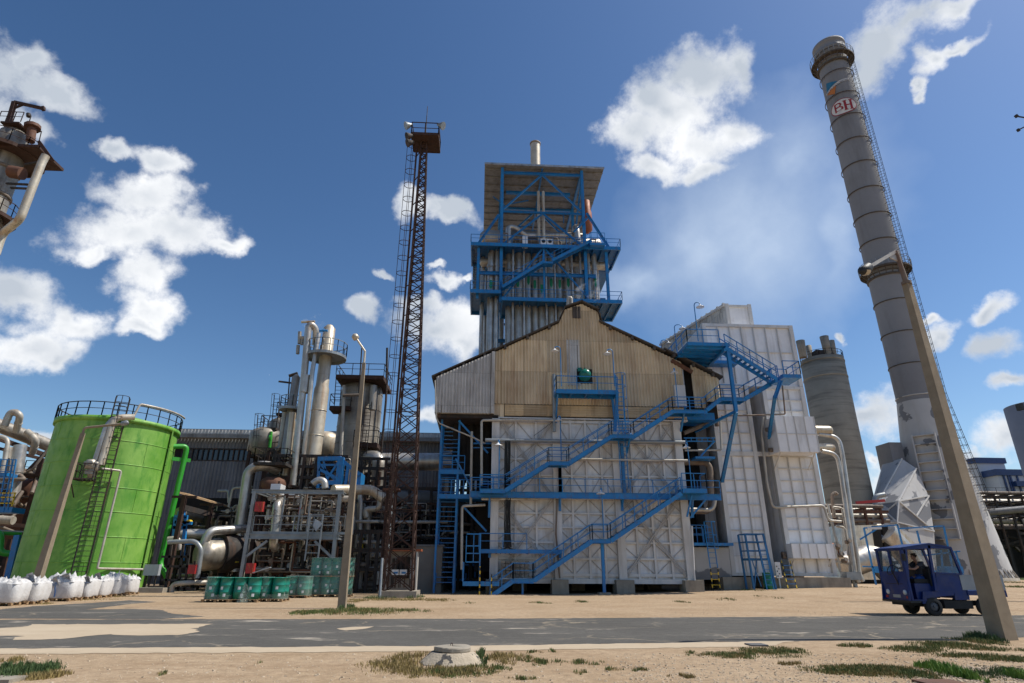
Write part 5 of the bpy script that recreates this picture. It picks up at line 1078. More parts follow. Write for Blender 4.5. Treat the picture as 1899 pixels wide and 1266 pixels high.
# lamp mast whose bracket just enters the frame on the right
lm = thing('bracket_mast', 'dark mast with forked brackets entering at the right edge', 'mast', (P(1930, 1100, 30).x, 30, 0))
mb = MB(); q = P(1925, 228, 30); mb.tube((q.x, 30, 0), (q.x, 30, q.z+.6), .12); part('pole', mb, 'dark_steel', lm)
mb = MB(); mb.beam(P(1884, 215, 30), P(1925, 222, 30), .07); mb.beam(P(1888, 241, 30), P(1925, 222, 30), .07); mb.beam(P(1883, 213, 30), P(1887, 217, 30), .16); mb.beam(P(1887, 239, 30), P(1890, 243, 30), .14); part('bracket', mb, 'dark_steel', lm)
# ================================================================== BACK HALL
YB = 62.0
H = lambda px, py: P(px, py, YB)
ha = thing('back_hall', 'long grey corrugated hall with a dark window band behind the process plant', 'industrial building', (H(600, 1060).x, YB, 0))
hx0, hx1 = H(300, 850).x, H(826, 850).x; ze0, ze1 = H(600, 817).z, H(600, 800).z
def band(x0, x1, za, zb_, m, nm, pitch=.34):
    mb = MB(); mb.corr((x0, YB, 0), (x1, YB, 0), lambda u: zb_, lambda u: za, pitch, .06); part(nm, mb, m, ha)
wx0, wx1 = H(338, 838).x, H(462, 838).x; wz0, wz1 = H(400, 855).z, H(400, 831).z
band(hx0, hx1, 0, wz0, 'dark_cladding', 'wall'); band(hx0, hx1, wz1, ze0, 'dark_cladding', 'wall'); band(wx1, hx1, wz0, wz1, 'dark_cladding', 'wall')
mb = MB(); mb.box(hx0-.5, hx1+.2, YB-.9, YB-.2, ze0-.05, ze0+.35); part('eaves', mb, 'roof_sheet', ha)
mb = MB(); mb.corr((hx0, YB-.35, 0), (hx1, YB-.35, 0), lambda u: ze0+.9, lambda u: ze0+.36, .34, .05); part('eaves_sheet', mb, 'grey_cladding', ha)
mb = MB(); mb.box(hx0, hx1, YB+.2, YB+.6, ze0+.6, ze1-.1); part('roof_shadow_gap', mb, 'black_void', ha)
mb = MB(); mb.box(hx0-.5, hx1+.2, YB+.0, YB+26, ze1-.1, ze1+.06); part('roof', mb, 'roof_sheet', ha)
wf = MB(); wf.box(wx0, wx1, YB-.05, YB+.02, wz0, wz0+.12); wf.box(wx0, wx1, YB-.05, YB+.02, wz1-.12, wz1)
n = 13
for i in range(n+1): x = wx0+(wx1-wx0)*i/n; wf.box(x-.05, x+.05, YB-.05, YB+.02, wz0+.12, wz1-.12)
wn = part('window', wf, 'dark_steel', ha); mb = MB(); mb.box(wx0, wx1, YB+.1, YB+.14, wz0, wz1); part('pane', mb, 'glass_dark', wn)
mb = MB(); mb.box(hx0, hx1, YB+.5, YB+20, 0, ze1-.2); part('dark_infill', mb, 'black_void', ha)

# ================================================================== GREEN TANK
TC = Vector((-24.75, 41.0, 0)); TR = 3.55
ztk = 10.35
tk = thing('green_tank', 'big bright green storage tank with roof railing and weld seams', 'tank', TC)
mb = MB(); mb.lathe(TC, [(TR, .25), (TR, ztk)], 96); part('shell', mb, 'green_tank', tk)
mb = MB()
for i in range(1, 7): z = .25+(ztk-.25)*i/7; mb.lathe(TC, [(TR, z-.03), (TR+.018, z-.02), (TR+.018, z+.02), (TR, z+.03)], 96)
for i in range(7):
    for k in range(6): a = 2*pi*(k+.5*(i % 2))/6; z = .25+(ztk-.25)*i/7; d = Vector((cos(a), sin(a), 0)); mb.beam(TC+d*(TR+.001)+Vector((0, 0, z+.05)), TC+d*(TR+.001)+Vector((0, 0, z+(ztk-.25)/7-.05)), .03, .03)
part('weld_seams', mb, 'green_tank', tk)
mb = MB(); mb.lathe(TC, [(TR, ztk-.28), (TR+.13, ztk-.28), (TR+.13, ztk), (TR, ztk+.02)], 96); mb.lathe(TC, [(TR+.12, ztk), (TR-.4, ztk+.1), (.3, ztk+.85), (0, ztk+.87)], 96); part('roof', mb, 'green_tank', tk)
mb = MB(); mb.lathe(TC, [(TR+.5, 0), (TR+.5, .24), (0, .26)], 48); part('base_slab', mb, 'concrete', tk)
mb = MB(); pts = [TC+Vector((cos(a)*(TR+.1), sin(a)*(TR+.1), ztk)) for a in [2*pi*k/28 for k in range(28)]]; mb.rail(pts, .88, 1.4, closed=True, toe=False); part('handrail', mb, 'dark_steel', tk)
thc = atan2(TC.x, TC.y); tv = Vector((-sin(thc), -cos(thc), 0)); tr = Vector((cos(thc), -sin(thc), 0))
def onT(a, z, r=0.0): return TC+tv*(cos(a)*(TR+r))+tr*(sin(a)*(TR+r))+Vector((0, 0, z))
aL = -.06
tlad = thing('tank_ladder', 'dark caged ladder up the front of the green tank to its roof', 'ladder', onT(aL, 0, .3))
nd = (onT(aL, 0, 1)-onT(aL, 0, 0)); ax = Vector((-nd.y, nd.x, 0)).normalized()
mb = MB(); mb.ladder(onT(aL, .9, .25), onT(aL, ztk+1.2, .25), w=.75, axis=ax, back=nd, cage=.25, step=.28, cstep=.62); part('ladder', mb, 'dark_steel', tlad)
mb = MB(); mb.beam(onT(aL, .0, .25)-ax*.37, onT(aL, .9, .25)-ax*.37, .07); mb.beam(onT(aL, .0, .25)+ax*.37, onT(aL, .9, .25)+ax*.37, .07); part('ladder_foot', mb, 'hazard', tlad)
mb = MB(); zp = 6.3
c0, c1 = onT(aL-.34, zp, .1), onT(aL-.1, zp, .1); o0, o1 = onT(aL-.34, zp, 1.1), onT(aL-.1, zp, 1.1)
for p, q in ((c0, c1), (o0, o1), (c0, o0), (c1, o1)): mb.beam(p, q, .07)
for s in (.25, .5, .75): mb.beam(c0.lerp(c1, s), o0.lerp(o1, s), .05)
mb.rail([c0, o0, o1], .9, .6, toe=False); mb.beam(o0, o0-Vector((0, 0, 1.3)), .05); mb.beam(c0-Vector((0, 0, 1)), o0, .05); part('rest_platform', mb, 'dark_steel', tlad)
tp = thing('tank_pipes', 'silver valve assembly and pipes hung on the front of the green tank', 'pipework', onT(-.3, 6.5, .6))
zA = ztk
for pts, r, m in (([onT(-.20, 7.4, .6), onT(-.17, ztk-.7, .6), onT(-.10, ztk-.2, .6)], .17, 'silver_clad'), ([onT(-.12, 7.2, .7), onT(-.1, ztk-.2, .7), onT(.15, ztk+.0, .6)], .2, 'cream_clad'), ([onT(-.1, 7.0, .7), onT(.16, 7.0, .3), onT(.16, 1.5, .3), onT(.16, 1.35, .3), onT(.95, 1.3, .35)], .065, 'pale_pipe'), ([onT(.15, ztk+.1, .3), onT(.2, ztk+.95, .3)]+[onT(.2+k*.12, ztk+.95, .25) for k in range(1, 10)], .07, 'pale_pipe'), ([onT(-.22, 7.3, .6), onT(-.24, 6.6, .6)], .1, 'old_pipe')):
    mb = MB(); mb.pipe(pts, r, 10); part('pipe', mb, m, tp)
for a, z, r in ((-.24, 7.2, .28), (-.17, 7.1, .24), (-.2, 6.7, .2)):
    mb = MB(); c = onT(a, z, .65); mb.sweep([c-Vector((0, 0, .3)), c-Vector((0, 0, .25)), c+Vector((0, 0, .25)), c+Vector((0, 0, .3))], [r*.5, r, r, r*.5], 12); mb.box(c.x-.25, c.x+.25, c.y-.3, c.y-.2, c.z-.1, c.z+.15); part('valve', mb, 'dull_clad', tp)
dp = thing('tank_downpipe', 'bright green overflow pipe down the right side of the green tank', 'pipe', onT(1.45, 0, .7))
mb = MB(); mb.pipe([onT(1.25, ztk-1.1, -.1), onT(1.35, ztk-.95, .75), onT(1.38, 1.6, .55), onT(1.25, .75, 1.3), onT(1.25, .0, 1.3)], .17, 14, bend=.35); part('pipe', mb, 'green_pipe', dp)
mb = MB(); mb.beam(onT(1.3, ztk-1.9, 0), onT(1.4, ztk-1.9, 1.1), .12, .25); part('bracket', mb, 'green_pipe', dp)
mb = MB()
for k in range(8): z0 = .6+k*1.2; mb.beam(onT(1.0, z0, .08), onT(1.0, z0+1.12, .08), .28, .08, up=tr); 
solo('cable_duct', mb, 'green_tank', 'dark green ribbed cable duct running up the right of the green tank', 'cable duct', onT(1.0, .6, .1))
jb = thing('junction_box', 'grey metal junction box standing at the right foot of the green tank', 'cabinet', onT(.95, 0, .8))
c = onT(.95, 0, .8); mb = MB(); mb.box(c.x-.45, c.x+.45, c.y-.15, c.y+.15, .95, 1.6); part('case', mb, 'cabinet_grey', jb)
mb = MB(); mb.beam((c.x-.3, c.y, 0), (c.x-.3, c.y, .95), .08); mb.beam((c.x+.3, c.y, 0), (c.x+.3, c.y, .95), .08); mb.pipe([(c.x, c.y, .95), (c.x, c.y-.1, .3), (c.x+1.2, c.y-.1, .3)], .07, 8); part('stand', mb, 'dark_steel', jb)
mb = MB(); q = onT(.42, 0, .02); nq = Vector((q.x-TC.x, q.y-TC.y, 0)).normalized(); tq = Vector((-nq.y, nq.x, 0)); q = onT(.42, 1.0, .02); mb.beam(q-tq*.12, q+tq*.12, .02, .3); solo('small_notice', mb, 'drum_label', 'small white notice low on the green tank shell', 'sign', q)
mb = MB(); c = onT(.75, 0, 1.2); mb.box(c.x-1.9, c.x+1.3, c.y-.4, c.y+.5, -.05, .28); solo('concrete_plinth', mb, 'concrete', 'rough concrete plinth at the right foot of the green tank', 'plinth', c)
mb = MB(); mb.pipe([onT(.25, .9, 0), onT(.25, 1.0, .35), onT(.25, .45, .4), onT(.3, .2, .4)], .05, 8); solo('tank_vent', mb, 'green_pipe', 'thin green bent tube low on the green tank', 'pipe', onT(.25, .9, 0))

# ================================================================== LEFT OF THE TANK
lr = thing('left_pipe_rack', 'rusty pipe rack with silver pipes and loop left of the green tank', 'pipe rack', (P(20, 1080, 46).x, 46, 0))
for pts, r, m in (([(-60, 766, 44), (97, 828, 50)], .5, 'dull_clad'), ([(8, 790, 45), (20, 762, 45), (38, 768, 45), (30, 800, 46)], .24, 'pale_pipe'), ([(38, 826, 46), (22, 930, 46)], .42, 'silver_clad'), ([(-10, 808, 44), (16, 812, 44), (8, 860, 44), (2, 880, 44)], .14, 'pale_pipe'), ([(50, 800, 47), (68, 815, 47), (60, 840, 48)], .25, 'pale_pipe'), ([(60, 880, 48), (78, 862, 48), (95, 858, 50)], .25, 'cream_clad'), ([(-20, 962, 44), (25, 965, 44)], .28, 'pale_pipe'), ([(16, 830, 46.5), (5, 930, 46.5)], .3, 'dull_clad')):
    mb = MB(); mb.pipe([P(*p) for p in pts], r, 12, bend=.6, flange=2.5); part('pipe', mb, m, lr)
mb = MB()
for a, b, w_ in (((-40, 800, 45), (88, 845, 49), .3), ((80, 850, 47), (40, 1000, 47), .35), ((-40, 822, 45), (75, 850, 48), .2), ((86, 838, 47), (40, 885, 47), .2), ((-40, 968, 44.5), (60, 976, 46), .25), ((-30, 984, 44), (58, 988, 45), .12), ((20, 1000, 45), (0, 1085, 45), .25), ((60, 1000, 46), (45, 1085, 46), .2), ((72, 860, 48), (84, 862, 50), .2)): mb.beam(P(*a), P(*b), w_)
part('frame', mb, 'rusty_steel', lr)
mb = MB(); a = P(42, 872, 47); mb.rail([P(42, 878, 47), P(75, 880, 47)], 1.0, .8, toe=False); mb.box(a.x-.3, a.x+1.8, 46.6, 48, P(42, 884, 47).z, P(42, 880, 47).z); part('gangway', mb, 'rusty_steel', lr)
mb = MB(); x0 = P(0, 1040, 49).x; mb.box(x0-4, x0+4, 52, 52.4, 0, P(20, 900, 52).z)
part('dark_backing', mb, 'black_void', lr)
random.seed(5); mb = MB()
for i in range(30): x = random.uniform(x0-3, x0+1.5); z = random.uniform(.3, 8.5); mb.pipe([(x, 45+random.random()*4, z), (x+random.uniform(.5, 2.2), 45+random.random()*4, z), (x+random.uniform(.5, 2.2), 46, z+random.uniform(-2, 2))], random.uniform(.05, .15), 6)
part('small_piping', mb, 'old_pipe', lr)
bt = thing('brown_vessel', 'rusty brown domed vessel half hidden behind the green tank', 'vessel', (P(60, 1060, 50).x, 50, 0))
c = P(45, 1000, 50); r = 2.0; zt_ = P(50, 884, 50).z; mb = MB(); mb.lathe((c.x+.3, 50, 0), [(r*.4, 2), (r, 3.4), (r, zt_-1.2), (r*.92, zt_-.75), (r*.7, zt_-.35), (r*.35, zt_-.08), (.02, zt_)], 36); part('shell', mb, 'rust_brown', bt)
mb = MB(); [mb.beam((c.x+.3+cos(a)*1.6, 50+sin(a)*1.6, 0), (c.x+.3+cos(a)*1.6, 50+sin(a)*1.6, 3.2), .25) for a in (.5, 2.1, 3.7, 5.3)]; part('leg', mb, 'rusty_steel', bt)
bls = thing('blue_cage_stair', 'light blue caged ladder and platform with yellow rail at the left edge', 'ladder', (P(8, 1060, 42).x, 42, 0))
mb = MB(); Q = lambda px, py: P(px, py, 42)
for a, b in (((14, 852), (-4, 950)), ((24, 852), (6, 950)), ((30, 852), (14, 946)), ((2, 850), (-14, 946))): mb.beam(Q(*a), Q(*b), .07)
for k in range(9): y = 852+k*11; mb.beam(Q(0-k*1.8, y), Q(30-k*1.9, y), .05)
mb.box(Q(-30, 880).x, Q(12, 880).x, 42, 43, Q(0, 882).z, Q(0, 876).z); mb.box(Q(-40, 946).x, Q(22, 946).x, 42, 43.2, Q(0, 950).z, Q(0, 940).z); part('cage', mb, 'blue_paint', bls)
mb = MB()
for y in (914, 922, 933): mb.beam(Q(-10, y), Q(30 if y == 914 else 27, y), .07)
mb.beam(Q(28, 914), Q(22, 938), .07); part('yellow_rail', mb, 'yellow', bls)
gp_ = thing('green_pipe_loop', 'green pipe loop under a dark sheet at the far left', 'pipe', P(5, 1010, 41))
mb = MB(); mb.pipe([P(-40, 987, 41), P(2, 987, 41), P(-1, 1026, 41), P(35, 1026, 41.5)], .2, 12, bend=.4); mb.pipe([P(-10, 988, 41), P(40, 990, 42)], .12, 10); part('pipe', mb, 'green_pipe', gp_)
mb = MB(); mb.beam(P(-40, 981, 41.5), P(46, 986, 42.5), .9, .06); part('cover_sheet', mb, 'cabinet_grey', gp_)
mb = MB(); mb.beam(P(33, 992, 41), P(10, 1090, 41), .34, .2); solo('blue_strut', mb, 'blue_paint', 'slanting light blue steel strut left of the green tank', 'strut', P(20, 1080, 41))
# tall rusty column at the top left
lc = thing('stripper_column', 'tall weathered column with rusty platforms at the upper left edge', 'column', (P(-25, 300, 42).x, 42, 0))
K = lambda px, py, dy=0: P(px, py, 42+dy)
cx_ = K(8, 300).x; R0 = abs(K(46, 292).x-cx_)*.83; zc0 = K(40, 240).z
mb = MB(); mb.lathe((cx_, 42, 0), [(R0*1.1, 0), (R0, 8), (R0, zc0-2.5), (R0*.8, zc0-.6), (.1, zc0+.2)], 36); part('shell', mb, 'stained_clad', lc)
mb = MB(); z = 10
while z < zc0-2: mb.lathe((cx_, 42, 0), [(R0, z), (R0+.1, z), (R0+.1, z+.25), (R0, z+.25)], 36); z += 2.4
part('bands', mb, 'old_pipe', lc)
zp = K(60, 276, -1).z
def ringplat(z, r, m='rusty_steel', a0=0, a1=2*pi, h=1.1, C=(cx_, 42)):
    mb = MB(); c = (C[0], C[1], 0); mb.lathe(c, [(R0*.9, z), (r, z), (r, z-.3), (r-.1, z-.3), (r-.1, z-.05), (R0*.9, z-.05)], 16, a0, a1, False); part('ring_platform', mb, m, lc)
    mb = MB(); n = 14; pts = [(C[0]+cos(a)*r, C[1]+sin(a)*r, z) for a in [a0+(a1-a0)*k/n for k in range(n+1)]]; mb.rail(pts, h, 1.5, toe=False); part('handrail', mb, m, lc)
ringplat(zp, R0+1.4); ringplat(K(40, 402).z, R0+.9)
mb = MB(); mb.box(cx_-1.5, K(97, 292).x, 40.4, 43.5, zp-.25, zp-.02); mb.beam(K(98, 298, -1.5), K(72, 262, -1.5), .16, .25); part('platform_extension', mb, 'rusty_steel', lc)
mb = MB(); zt2 = K(30, 240).z; mb.box(cx_-.6, K(52, 240).x, 41, 43, zt2-.15, zt2); mb.rail([(K(12, 240).x, 41, zt2), (K(52, 246).x, 41, zt2)], 1.0, .7, toe=False); part('top_platform', mb, 'rusty_steel', lc)
mb = MB(); mb.beam(K(8, 254), K(27, 189), .3); mb.beam(K(27, 189), K(80, 201), .22); mb.beam(K(24, 201), K(44, 193), .15); mb.beam(K(80, 198), K(80, 204), .25); part('davit', mb, 'rusty_steel', lc)
mb = MB(); mb.pipe([K(85, 288, -1.8), K(78, 300, -1.8), K(37, 407, -1.8), K(5, 432, -1), K(-8, 470, -1)], .29, 14, bend=.5); part('overhead_pipe', mb, 'cream_clad', lc)
mb = MB()
for a, b in (((12, 340), (52, 342)), ((20, 348), (60, 350)), ((45, 305), (80, 299))): mb.beam(K(*a, -1.2), K(*b, -1.8), .14)
part('pipe_bracket', mb, 'dark_steel', lc)
mb = MB(); mb.tube(K(56, 262, -.5), K(60, 236, -.5), .33); mb.tube(K(60, 238, -.5), K(60.5, 233, -.5), .6); mb.tube(K(20, 318, -1.9), K(42, 322, -1.9), .5); part('nozzle', mb, 'rust_brown', lc)
mb = MB(); mb.tube(K(71, 268, -1), K(77, 243, -1), .04); mb.pipe([K(52, 232, -.8), K(58, 214, -.8), K(54, 212, -.8)], .04, 6); mb.tube(K(53, 211, -.8), K(53, 216, -.8), .17); part('lamp', mb, 'dark_steel', lc)

# ================================================================== BETWEEN TANK AND STEEL FRAME
cn = thing('pipe_canopy', 'long pale slab canopy on rusty posts right of the green tank', 'canopy', P(385, 1080, 43))
a, b = P(333, 915, 41), P(440, 946, 47); a2, b2 = a+Vector((.1, 1.1, 0)), b+Vector((.1, 1.1, 0))
mb = MB(); mb.add([a, b, b2, a2, a+Vector((0, 0, .12)), b+Vector((0, 0, .12)), b2+Vector((0, 0, .12)), a2+Vector((0, 0, .12))], [(3, 2, 1, 0), (4, 5, 6, 7), (0, 1, 5, 4), (1, 2, 6, 5), (2, 3, 7, 6), (3, 0, 4, 7)]); part('slab', mb, 'wood', cn)
for s in (.05, .5, .95):
    mb = MB(); q = a.lerp(b, s); mb.beam((q.x, q.y+.3, 0), (q.x, q.y+.3, q.z), .25); mb.beam((q.x-.8, q.y+.3, q.z-.12), (q.x+.8, q.y+.3, q.z-.12), .15); part('post', mb, 'rusty_steel', cn)
mb = MB(); mb.beam(a-Vector((0, -.5, .8)), b-Vector((0, -.5, .8)), .2, .35); part('beam', mb, 'dark_steel', cn)
hd = thing('horizontal_drum', 'large silver clad horizontal drum behind the red box', 'vessel', P(400, 1040, 43))
a = P(372, 1030, 42); b = P(440, 1022, 45); mb = MB(); mb.sweep([a-Vector((.15, .1, 0)), a, a.lerp(b, .1), b], [.5, .9, 1.0, 1.05], 24); part('shell', mb, 'dull_clad', hd)
a = P(405, 1025, 43.4); mb = MB(); mb.sweep([a, b+Vector((1.5, 1, 0))], 1.3, 24); part('insulation', mb, 'dark_steel', hd)
for lab, pts, r, m in (('wide silver pipe bending over the horizontal drum', [(378, 1010, 42), (388, 985, 42), (455, 980, 44)], .3, 'silver_clad'),
    ('silver pipe running level behind the blue pump frame', [(330, 990, 43), (402, 990, 44), (455, 985, 45)], .33, 'silver_clad'),
    ('tall silver pipe rising behind the steel frame with a top bend', [(436, 1060, 44), (444, 990, 44), (461, 868, 44), (496, 862, 44), (514, 872, 45)], .36, 'silver_clad'),
    ('silver pipe guard rail around the red box', [(312, 1005, 40), (362, 1003, 40), (374, 1018, 40), (366, 1072, 40)], .14, 'galvanised'),
    ('grey pipe gantry loop beside the canopy', [(424, 940, 45), (432, 905, 45), (468, 903, 45)], .09, 'pale_pipe'),
    ('small pale hooked pipe against the hall wall', [(404, 910, 50), (424, 910, 50), (424, 932, 50)], .1, 'pale_pipe'),
    ('pale pipe elbow lying low at the foot of the tank', [(318, 1100, 40), (320, 1083, 40), (350, 1080, 40), (392, 1080, 41)], .15, 'pale_pipe'),
    ('long grey pipe slanting under the canopy', [(330, 950, 44), (440, 975, 50)], .35, 'dull_clad'),
    ('short pale pipe bend close to the green downpipe', [(312, 1000, 42), (332, 998, 42), (334, 1020, 42)], .2, 'pale_pipe')):
    pipe_thing('process_pipe', lab, pts, r, m, 12)
bpf = thing('blue_pump_frame', 'blue portal frame with yellow valve wheel beside the green downpipe', 'frame', P(335, 1070, 42))
mb = MB(); B_ = lambda px, py: P(px, py, 42)
for a, b in (((345, 958), (338, 1040)), ((326, 960), (318, 1040)), ((324, 958), (348, 958)), ((322, 978), (346, 978)), ((325, 968), (356, 970)), ((318, 1008), (372, 1006))): mb.beam(B_(*a), B_(*b), .2)
mb.tube(B_(336, 956), B_(337, 948), .25); part('frame', mb, 'blue_paint', bpf)
mb = MB()
for px in (333, 339, 350): c = B_(px, 967); mb.tube(c-Vector((0, .1, 0)), c+Vector((0, .3, 0)), .13)
part('valve_wheel', mb, 'yellow', bpf)
rbx = thing('red_lamp_box', 'bright red box on the black frame between tank and drums', 'box', P(356, 1060, 39.8))
a, b = P(348, 1064, 39.8), P(365, 1047, 39.8); mb = MB(); mb.box(a.x, b.x, 39.7, 40.0, a.z, b.z); part('box', mb, 'red_panel', rbx)
bf = thing('black_skid_frame', 'black steel skid frame with gauges near the red box', 'frame', P(335, 1090, 40))
mb = MB(); B_ = lambda px, py: P(px, py, 40.2)
for a, b in (((318, 1010), (306, 1096)), ((340, 1010), (330, 1096)), ((352, 1012), (342, 1096)), ((300, 1032), (352, 1032)), ((305, 1050), (370, 1050)), ((300, 1075), (362, 1076)), ((362, 1040), (358, 1085)), ((300, 1090), (362, 1092))): mb.beam(B_(*a), B_(*b), .13)
part('frame', mb, 'dark_steel', bf)
# dark clutter of the plant interior: each cluster is one machine group with its own pipes
def cluster(name, label, px0, px1, py0, py1, Y, dep, n, seed, mats=('old_pipe', 'dull_clad', 'pale_pipe', 'dark_steel'), rmax=.16, frame=True, posts=4):
    random.seed(seed); a = P(px0, 1090, Y); b = P(px1, 1090, Y); zt_ = PZ((px0+px1)/2, py0, Y); zb_ = max(0, PZ((px0+px1)/2, py1, Y))
    t = thing(name, label, 'pipework', ((a.x+b.x)/2, Y, 0)); x0, x1 = a.x, b.x
    groups = {m: MB() for m in mats}
    for i in range(n):
        m = random.choice(mats); mb = groups[m]; x = random.uniform(x0, x1); y = Y+random.uniform(0, dep); z = random.uniform(zb_, zt_); r = random.uniform(.03, rmax)
        pts = [Vector((x, y, z))]; d = random.choice([(1, 0, 0), (-1, 0, 0), (0, 0, 1), (0, 0, -1)])
        for k in range(random.randint(1, 3)):
            ln = random.uniform(.6, 2.4); q = pts[-1]+Vector(d)*ln; q.x = min(x1, max(x0, q.x)); q.z = min(zt_, max(zb_, q.z))
            if (q-pts[-1]).length > .3: pts.append(q)
            d = (0, 0, random.choice([-1, 1])) if d[2] == 0 else (random.choice([-1, 1]), 0, 0)
        if len(pts) > 1:
            mb.pipe(pts, r, 8)
            if random.random() < .4: c = pts[0].lerp(pts[1], .5); mb.tube(c-(pts[1]-pts[0]).normalized()*.12, c+(pts[1]-pts[0]).normalized()*.12, r*1.9, n=8)
            if random.random() < .25: c = pts[0].lerp(pts[1], .5); mb.tube(c+Vector((0, -r-.25, 0)), c+Vector((0, -r-.28, 0)), .16, n=12); mb.tube(c, c+Vector((0, -r-.26, 0)), .02, n=6)
    for m in mats: 
        if groups[m].v: part('pipes', groups[m], m, t)
    if frame:
        mb = MB()
        for i in range(posts):
            x = x0+(x1-x0)*(i+.5)/posts
            for y in (Y, Y+dep): mb.beam((x, y, 0), (x, y, zt_), .2)
        for k in range(3): z = zb_+(zt_-zb_)*(k+1)/3; mb.beam((x0, Y, z), (x1, Y, z), .16, .22); mb.beam((x0, Y+dep, z), (x1, Y+dep, z), .16, .22)
        part('frame', mb, 'dark_steel', t)
    return t
cluster('process_piping', 'tangle of dark pipes between the green tank and the steel frame', 300, 450, 960, 1085, 46, 5, 60, 21)
cluster('process_piping', 'tangle of pipes and valves inside the lower steel frame', 462, 612, 1000, 1085, 40.3, 4, 60, 22, ('old_pipe', 'dull_clad', 'pale_pipe', 'rust_brown', 'galvanised'))
cluster('process_piping', 'tangle of pipes and valves on the upper floor of the steel frame', 470, 622, 915, 985, 40.3, 4, 85, 23, ('old_pipe', 'dull_clad', 'pale_pipe', 'galvanised', 'silver_clad'), frame=False)
cluster('process_piping', 'dark pipes behind the lattice mast', 640, 812, 905, 1060, 47, 6, 80, 24, ('old_pipe', 'dark_steel', 'dull_clad', 'rusty_steel'))
cluster('process_piping', 'pumps and pipes low between the frame and the lattice mast', 636, 702, 985, 1092, 41, 3, 34, 25, ('old_pipe', 'dull_clad', 'pale_pipe'), .18)
cluster('process_piping', 'dark pipes under the annex beside the stair tower', 815, 905, 870, 1075, 45, 5, 50, 26, ('dark_steel', 'old_pipe', 'blue_paint_dull', 'dull_clad'), .14)
cluster('process_piping', 'rusted pipes around the small left vessels', 462, 545, 835, 905, 47, 5, 45, 27, ('rusty_steel', 'old_pipe', 'rust_brown'), .14)
cluster('process_piping', 'dense thin pipes over the canopy beside the hall wall', 345, 470, 935, 1010, 44.5, 2, 60, 31, ('pale_pipe', 'dark_steel', 'old_pipe', 'dull_clad'), .09, frame=False)
cluster('process_piping', 'dense thin pipes right inside the upper frame floor', 468, 622, 915, 988, 39.2, 2, 60, 32, ('dark_steel', 'dull_clad', 'old_pipe', 'rusty_steel', 'silver_clad'), .08, frame=False)
cluster('process_piping', 'thin pipes and valves low behind the green drums', 462, 618, 1000, 1060, 39.5, 2, 50, 33, ('dark_steel', 'dull_clad', 'old_pipe', 'rust_brown'), .08, frame=False)
cluster('process_piping', 'thin weathered pipes crowding the feet of the tall columns', 470, 620, 845, 905, 45, 1, 80, 34, ('rusty_steel', 'dull_clad', 'old_pipe', 'dark_steel'), .08, posts=6)
cluster('process_piping', 'thin bright pipes behind the lattice mast', 640, 830, 930, 1000, 44.5, 2, 60, 35, ('rusty_steel', 'dull_clad', 'old_pipe', 'dark_steel'), .08, frame=False)
cluster('process_piping', 'pipes around the stained wide column foot', 640, 705, 850, 905, 48, 3, 20, 28, ('rusty_steel', 'old_pipe', 'galvanised'), .14)
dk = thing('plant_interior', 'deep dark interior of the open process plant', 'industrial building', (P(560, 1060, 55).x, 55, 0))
mb = MB(); mb.box(P(300, 1060, 53).x, P(815, 1060, 53).x, 53, 53.4, 0, PZ(560, 925, 53)); part('shade_backdrop', mb, 'black_void', dk)  # black plane paints the shade deep inside the open plant
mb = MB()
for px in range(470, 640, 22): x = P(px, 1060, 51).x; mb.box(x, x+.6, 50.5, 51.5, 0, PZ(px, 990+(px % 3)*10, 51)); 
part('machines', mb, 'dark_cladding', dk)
for (px0_, px1_, py0_, py1_, Y, m) in ((490, 513, 1044, 1068, 44, 'bag_liner'), (543, 557, 1042, 1062, 44, 'cabinet_grey'), (545, 563, 1022, 1040, 45, 'cabinet_grey')):
    a, b = P(px0_, py1_, Y), P(px1_, py0_, Y); mb = MB(); mb.box(a.x, b.x, Y, Y+.6, a.z, b.z); part('motor_cover', mb, m, dk)
    mb = MB(); c = (a+b)/2; mb.tube((c.x+.1, Y-.12, c.z), (c.x+.1, Y-.01, c.z), .2, n=16); part('fan_grille', mb, 'black', dk)

# ================================================================== GALVANISED STEEL FRAME
YS = 38.0; S_ = lambda px, py, dy=0: P(px, py, YS+dy)
sf = thing('process_rack', 'two storey galvanised steel frame full of pipes with ladder', 'steel frame', (S_(540, 1095).x, YS, 0))
xa, xb = S_(449, 1060).x, S_(615, 1060).x; zt_ = S_(540, 908).z; zf = S_(540, 990).z
for x in (xa, xb):
    for y in (YS, YS+5.5):
        mb = MB(); mb.ibeam((x, y, 0), (x, y, zt_-.12), .2, .24, .04); part('column', mb, 'galvanised', sf)
for z, h in ((zt_, .24), (zf, .3)):
    for y in (YS, YS+5.5): mb = MB(); mb.ibeam((xa-.2, y, z-h/2), (xb+.2, y, z-h/2), .2, h, .04); part('beam', mb, 'galvanised', sf)
    for x in (xa, (xa+xb)/2, xb): mb = MB(); mb.ibeam((x, YS+.15, z-h/2), (x, YS+5.4, z-h/2), .16, h*.8, .04); part('beam', mb, 'galvanised', sf)
mb = MB(); mb.box(xa, xb, YS+.12, YS+1.0, zf, zf+.04); part('deck', mb, 'galvanised', sf)
mb = MB(); mb.rail([(xa+.2, YS+.05, zf), (xb+1.0, YS+.05, zf)], 1.05, 1.15, toe=True); part('handrail', mb, 'galvanised', sf)
for s in (1, -1):
    x = xa if s > 0 else xb; mb = MB(); mb.beam((x+.1*s, YS, zf-1.3), (x+1.2*s, YS, zf-.4), .14); part('knee_brace', mb, 'galvanised', sf)
for px in (528, 577, 560): q = S_(px, 920, .6); mb = MB(); mb.beam((q.x, YS+.6, zf), (q.x, YS+.6, zt_-.3), .09); part('hanger', mb, 'galvanised', sf)
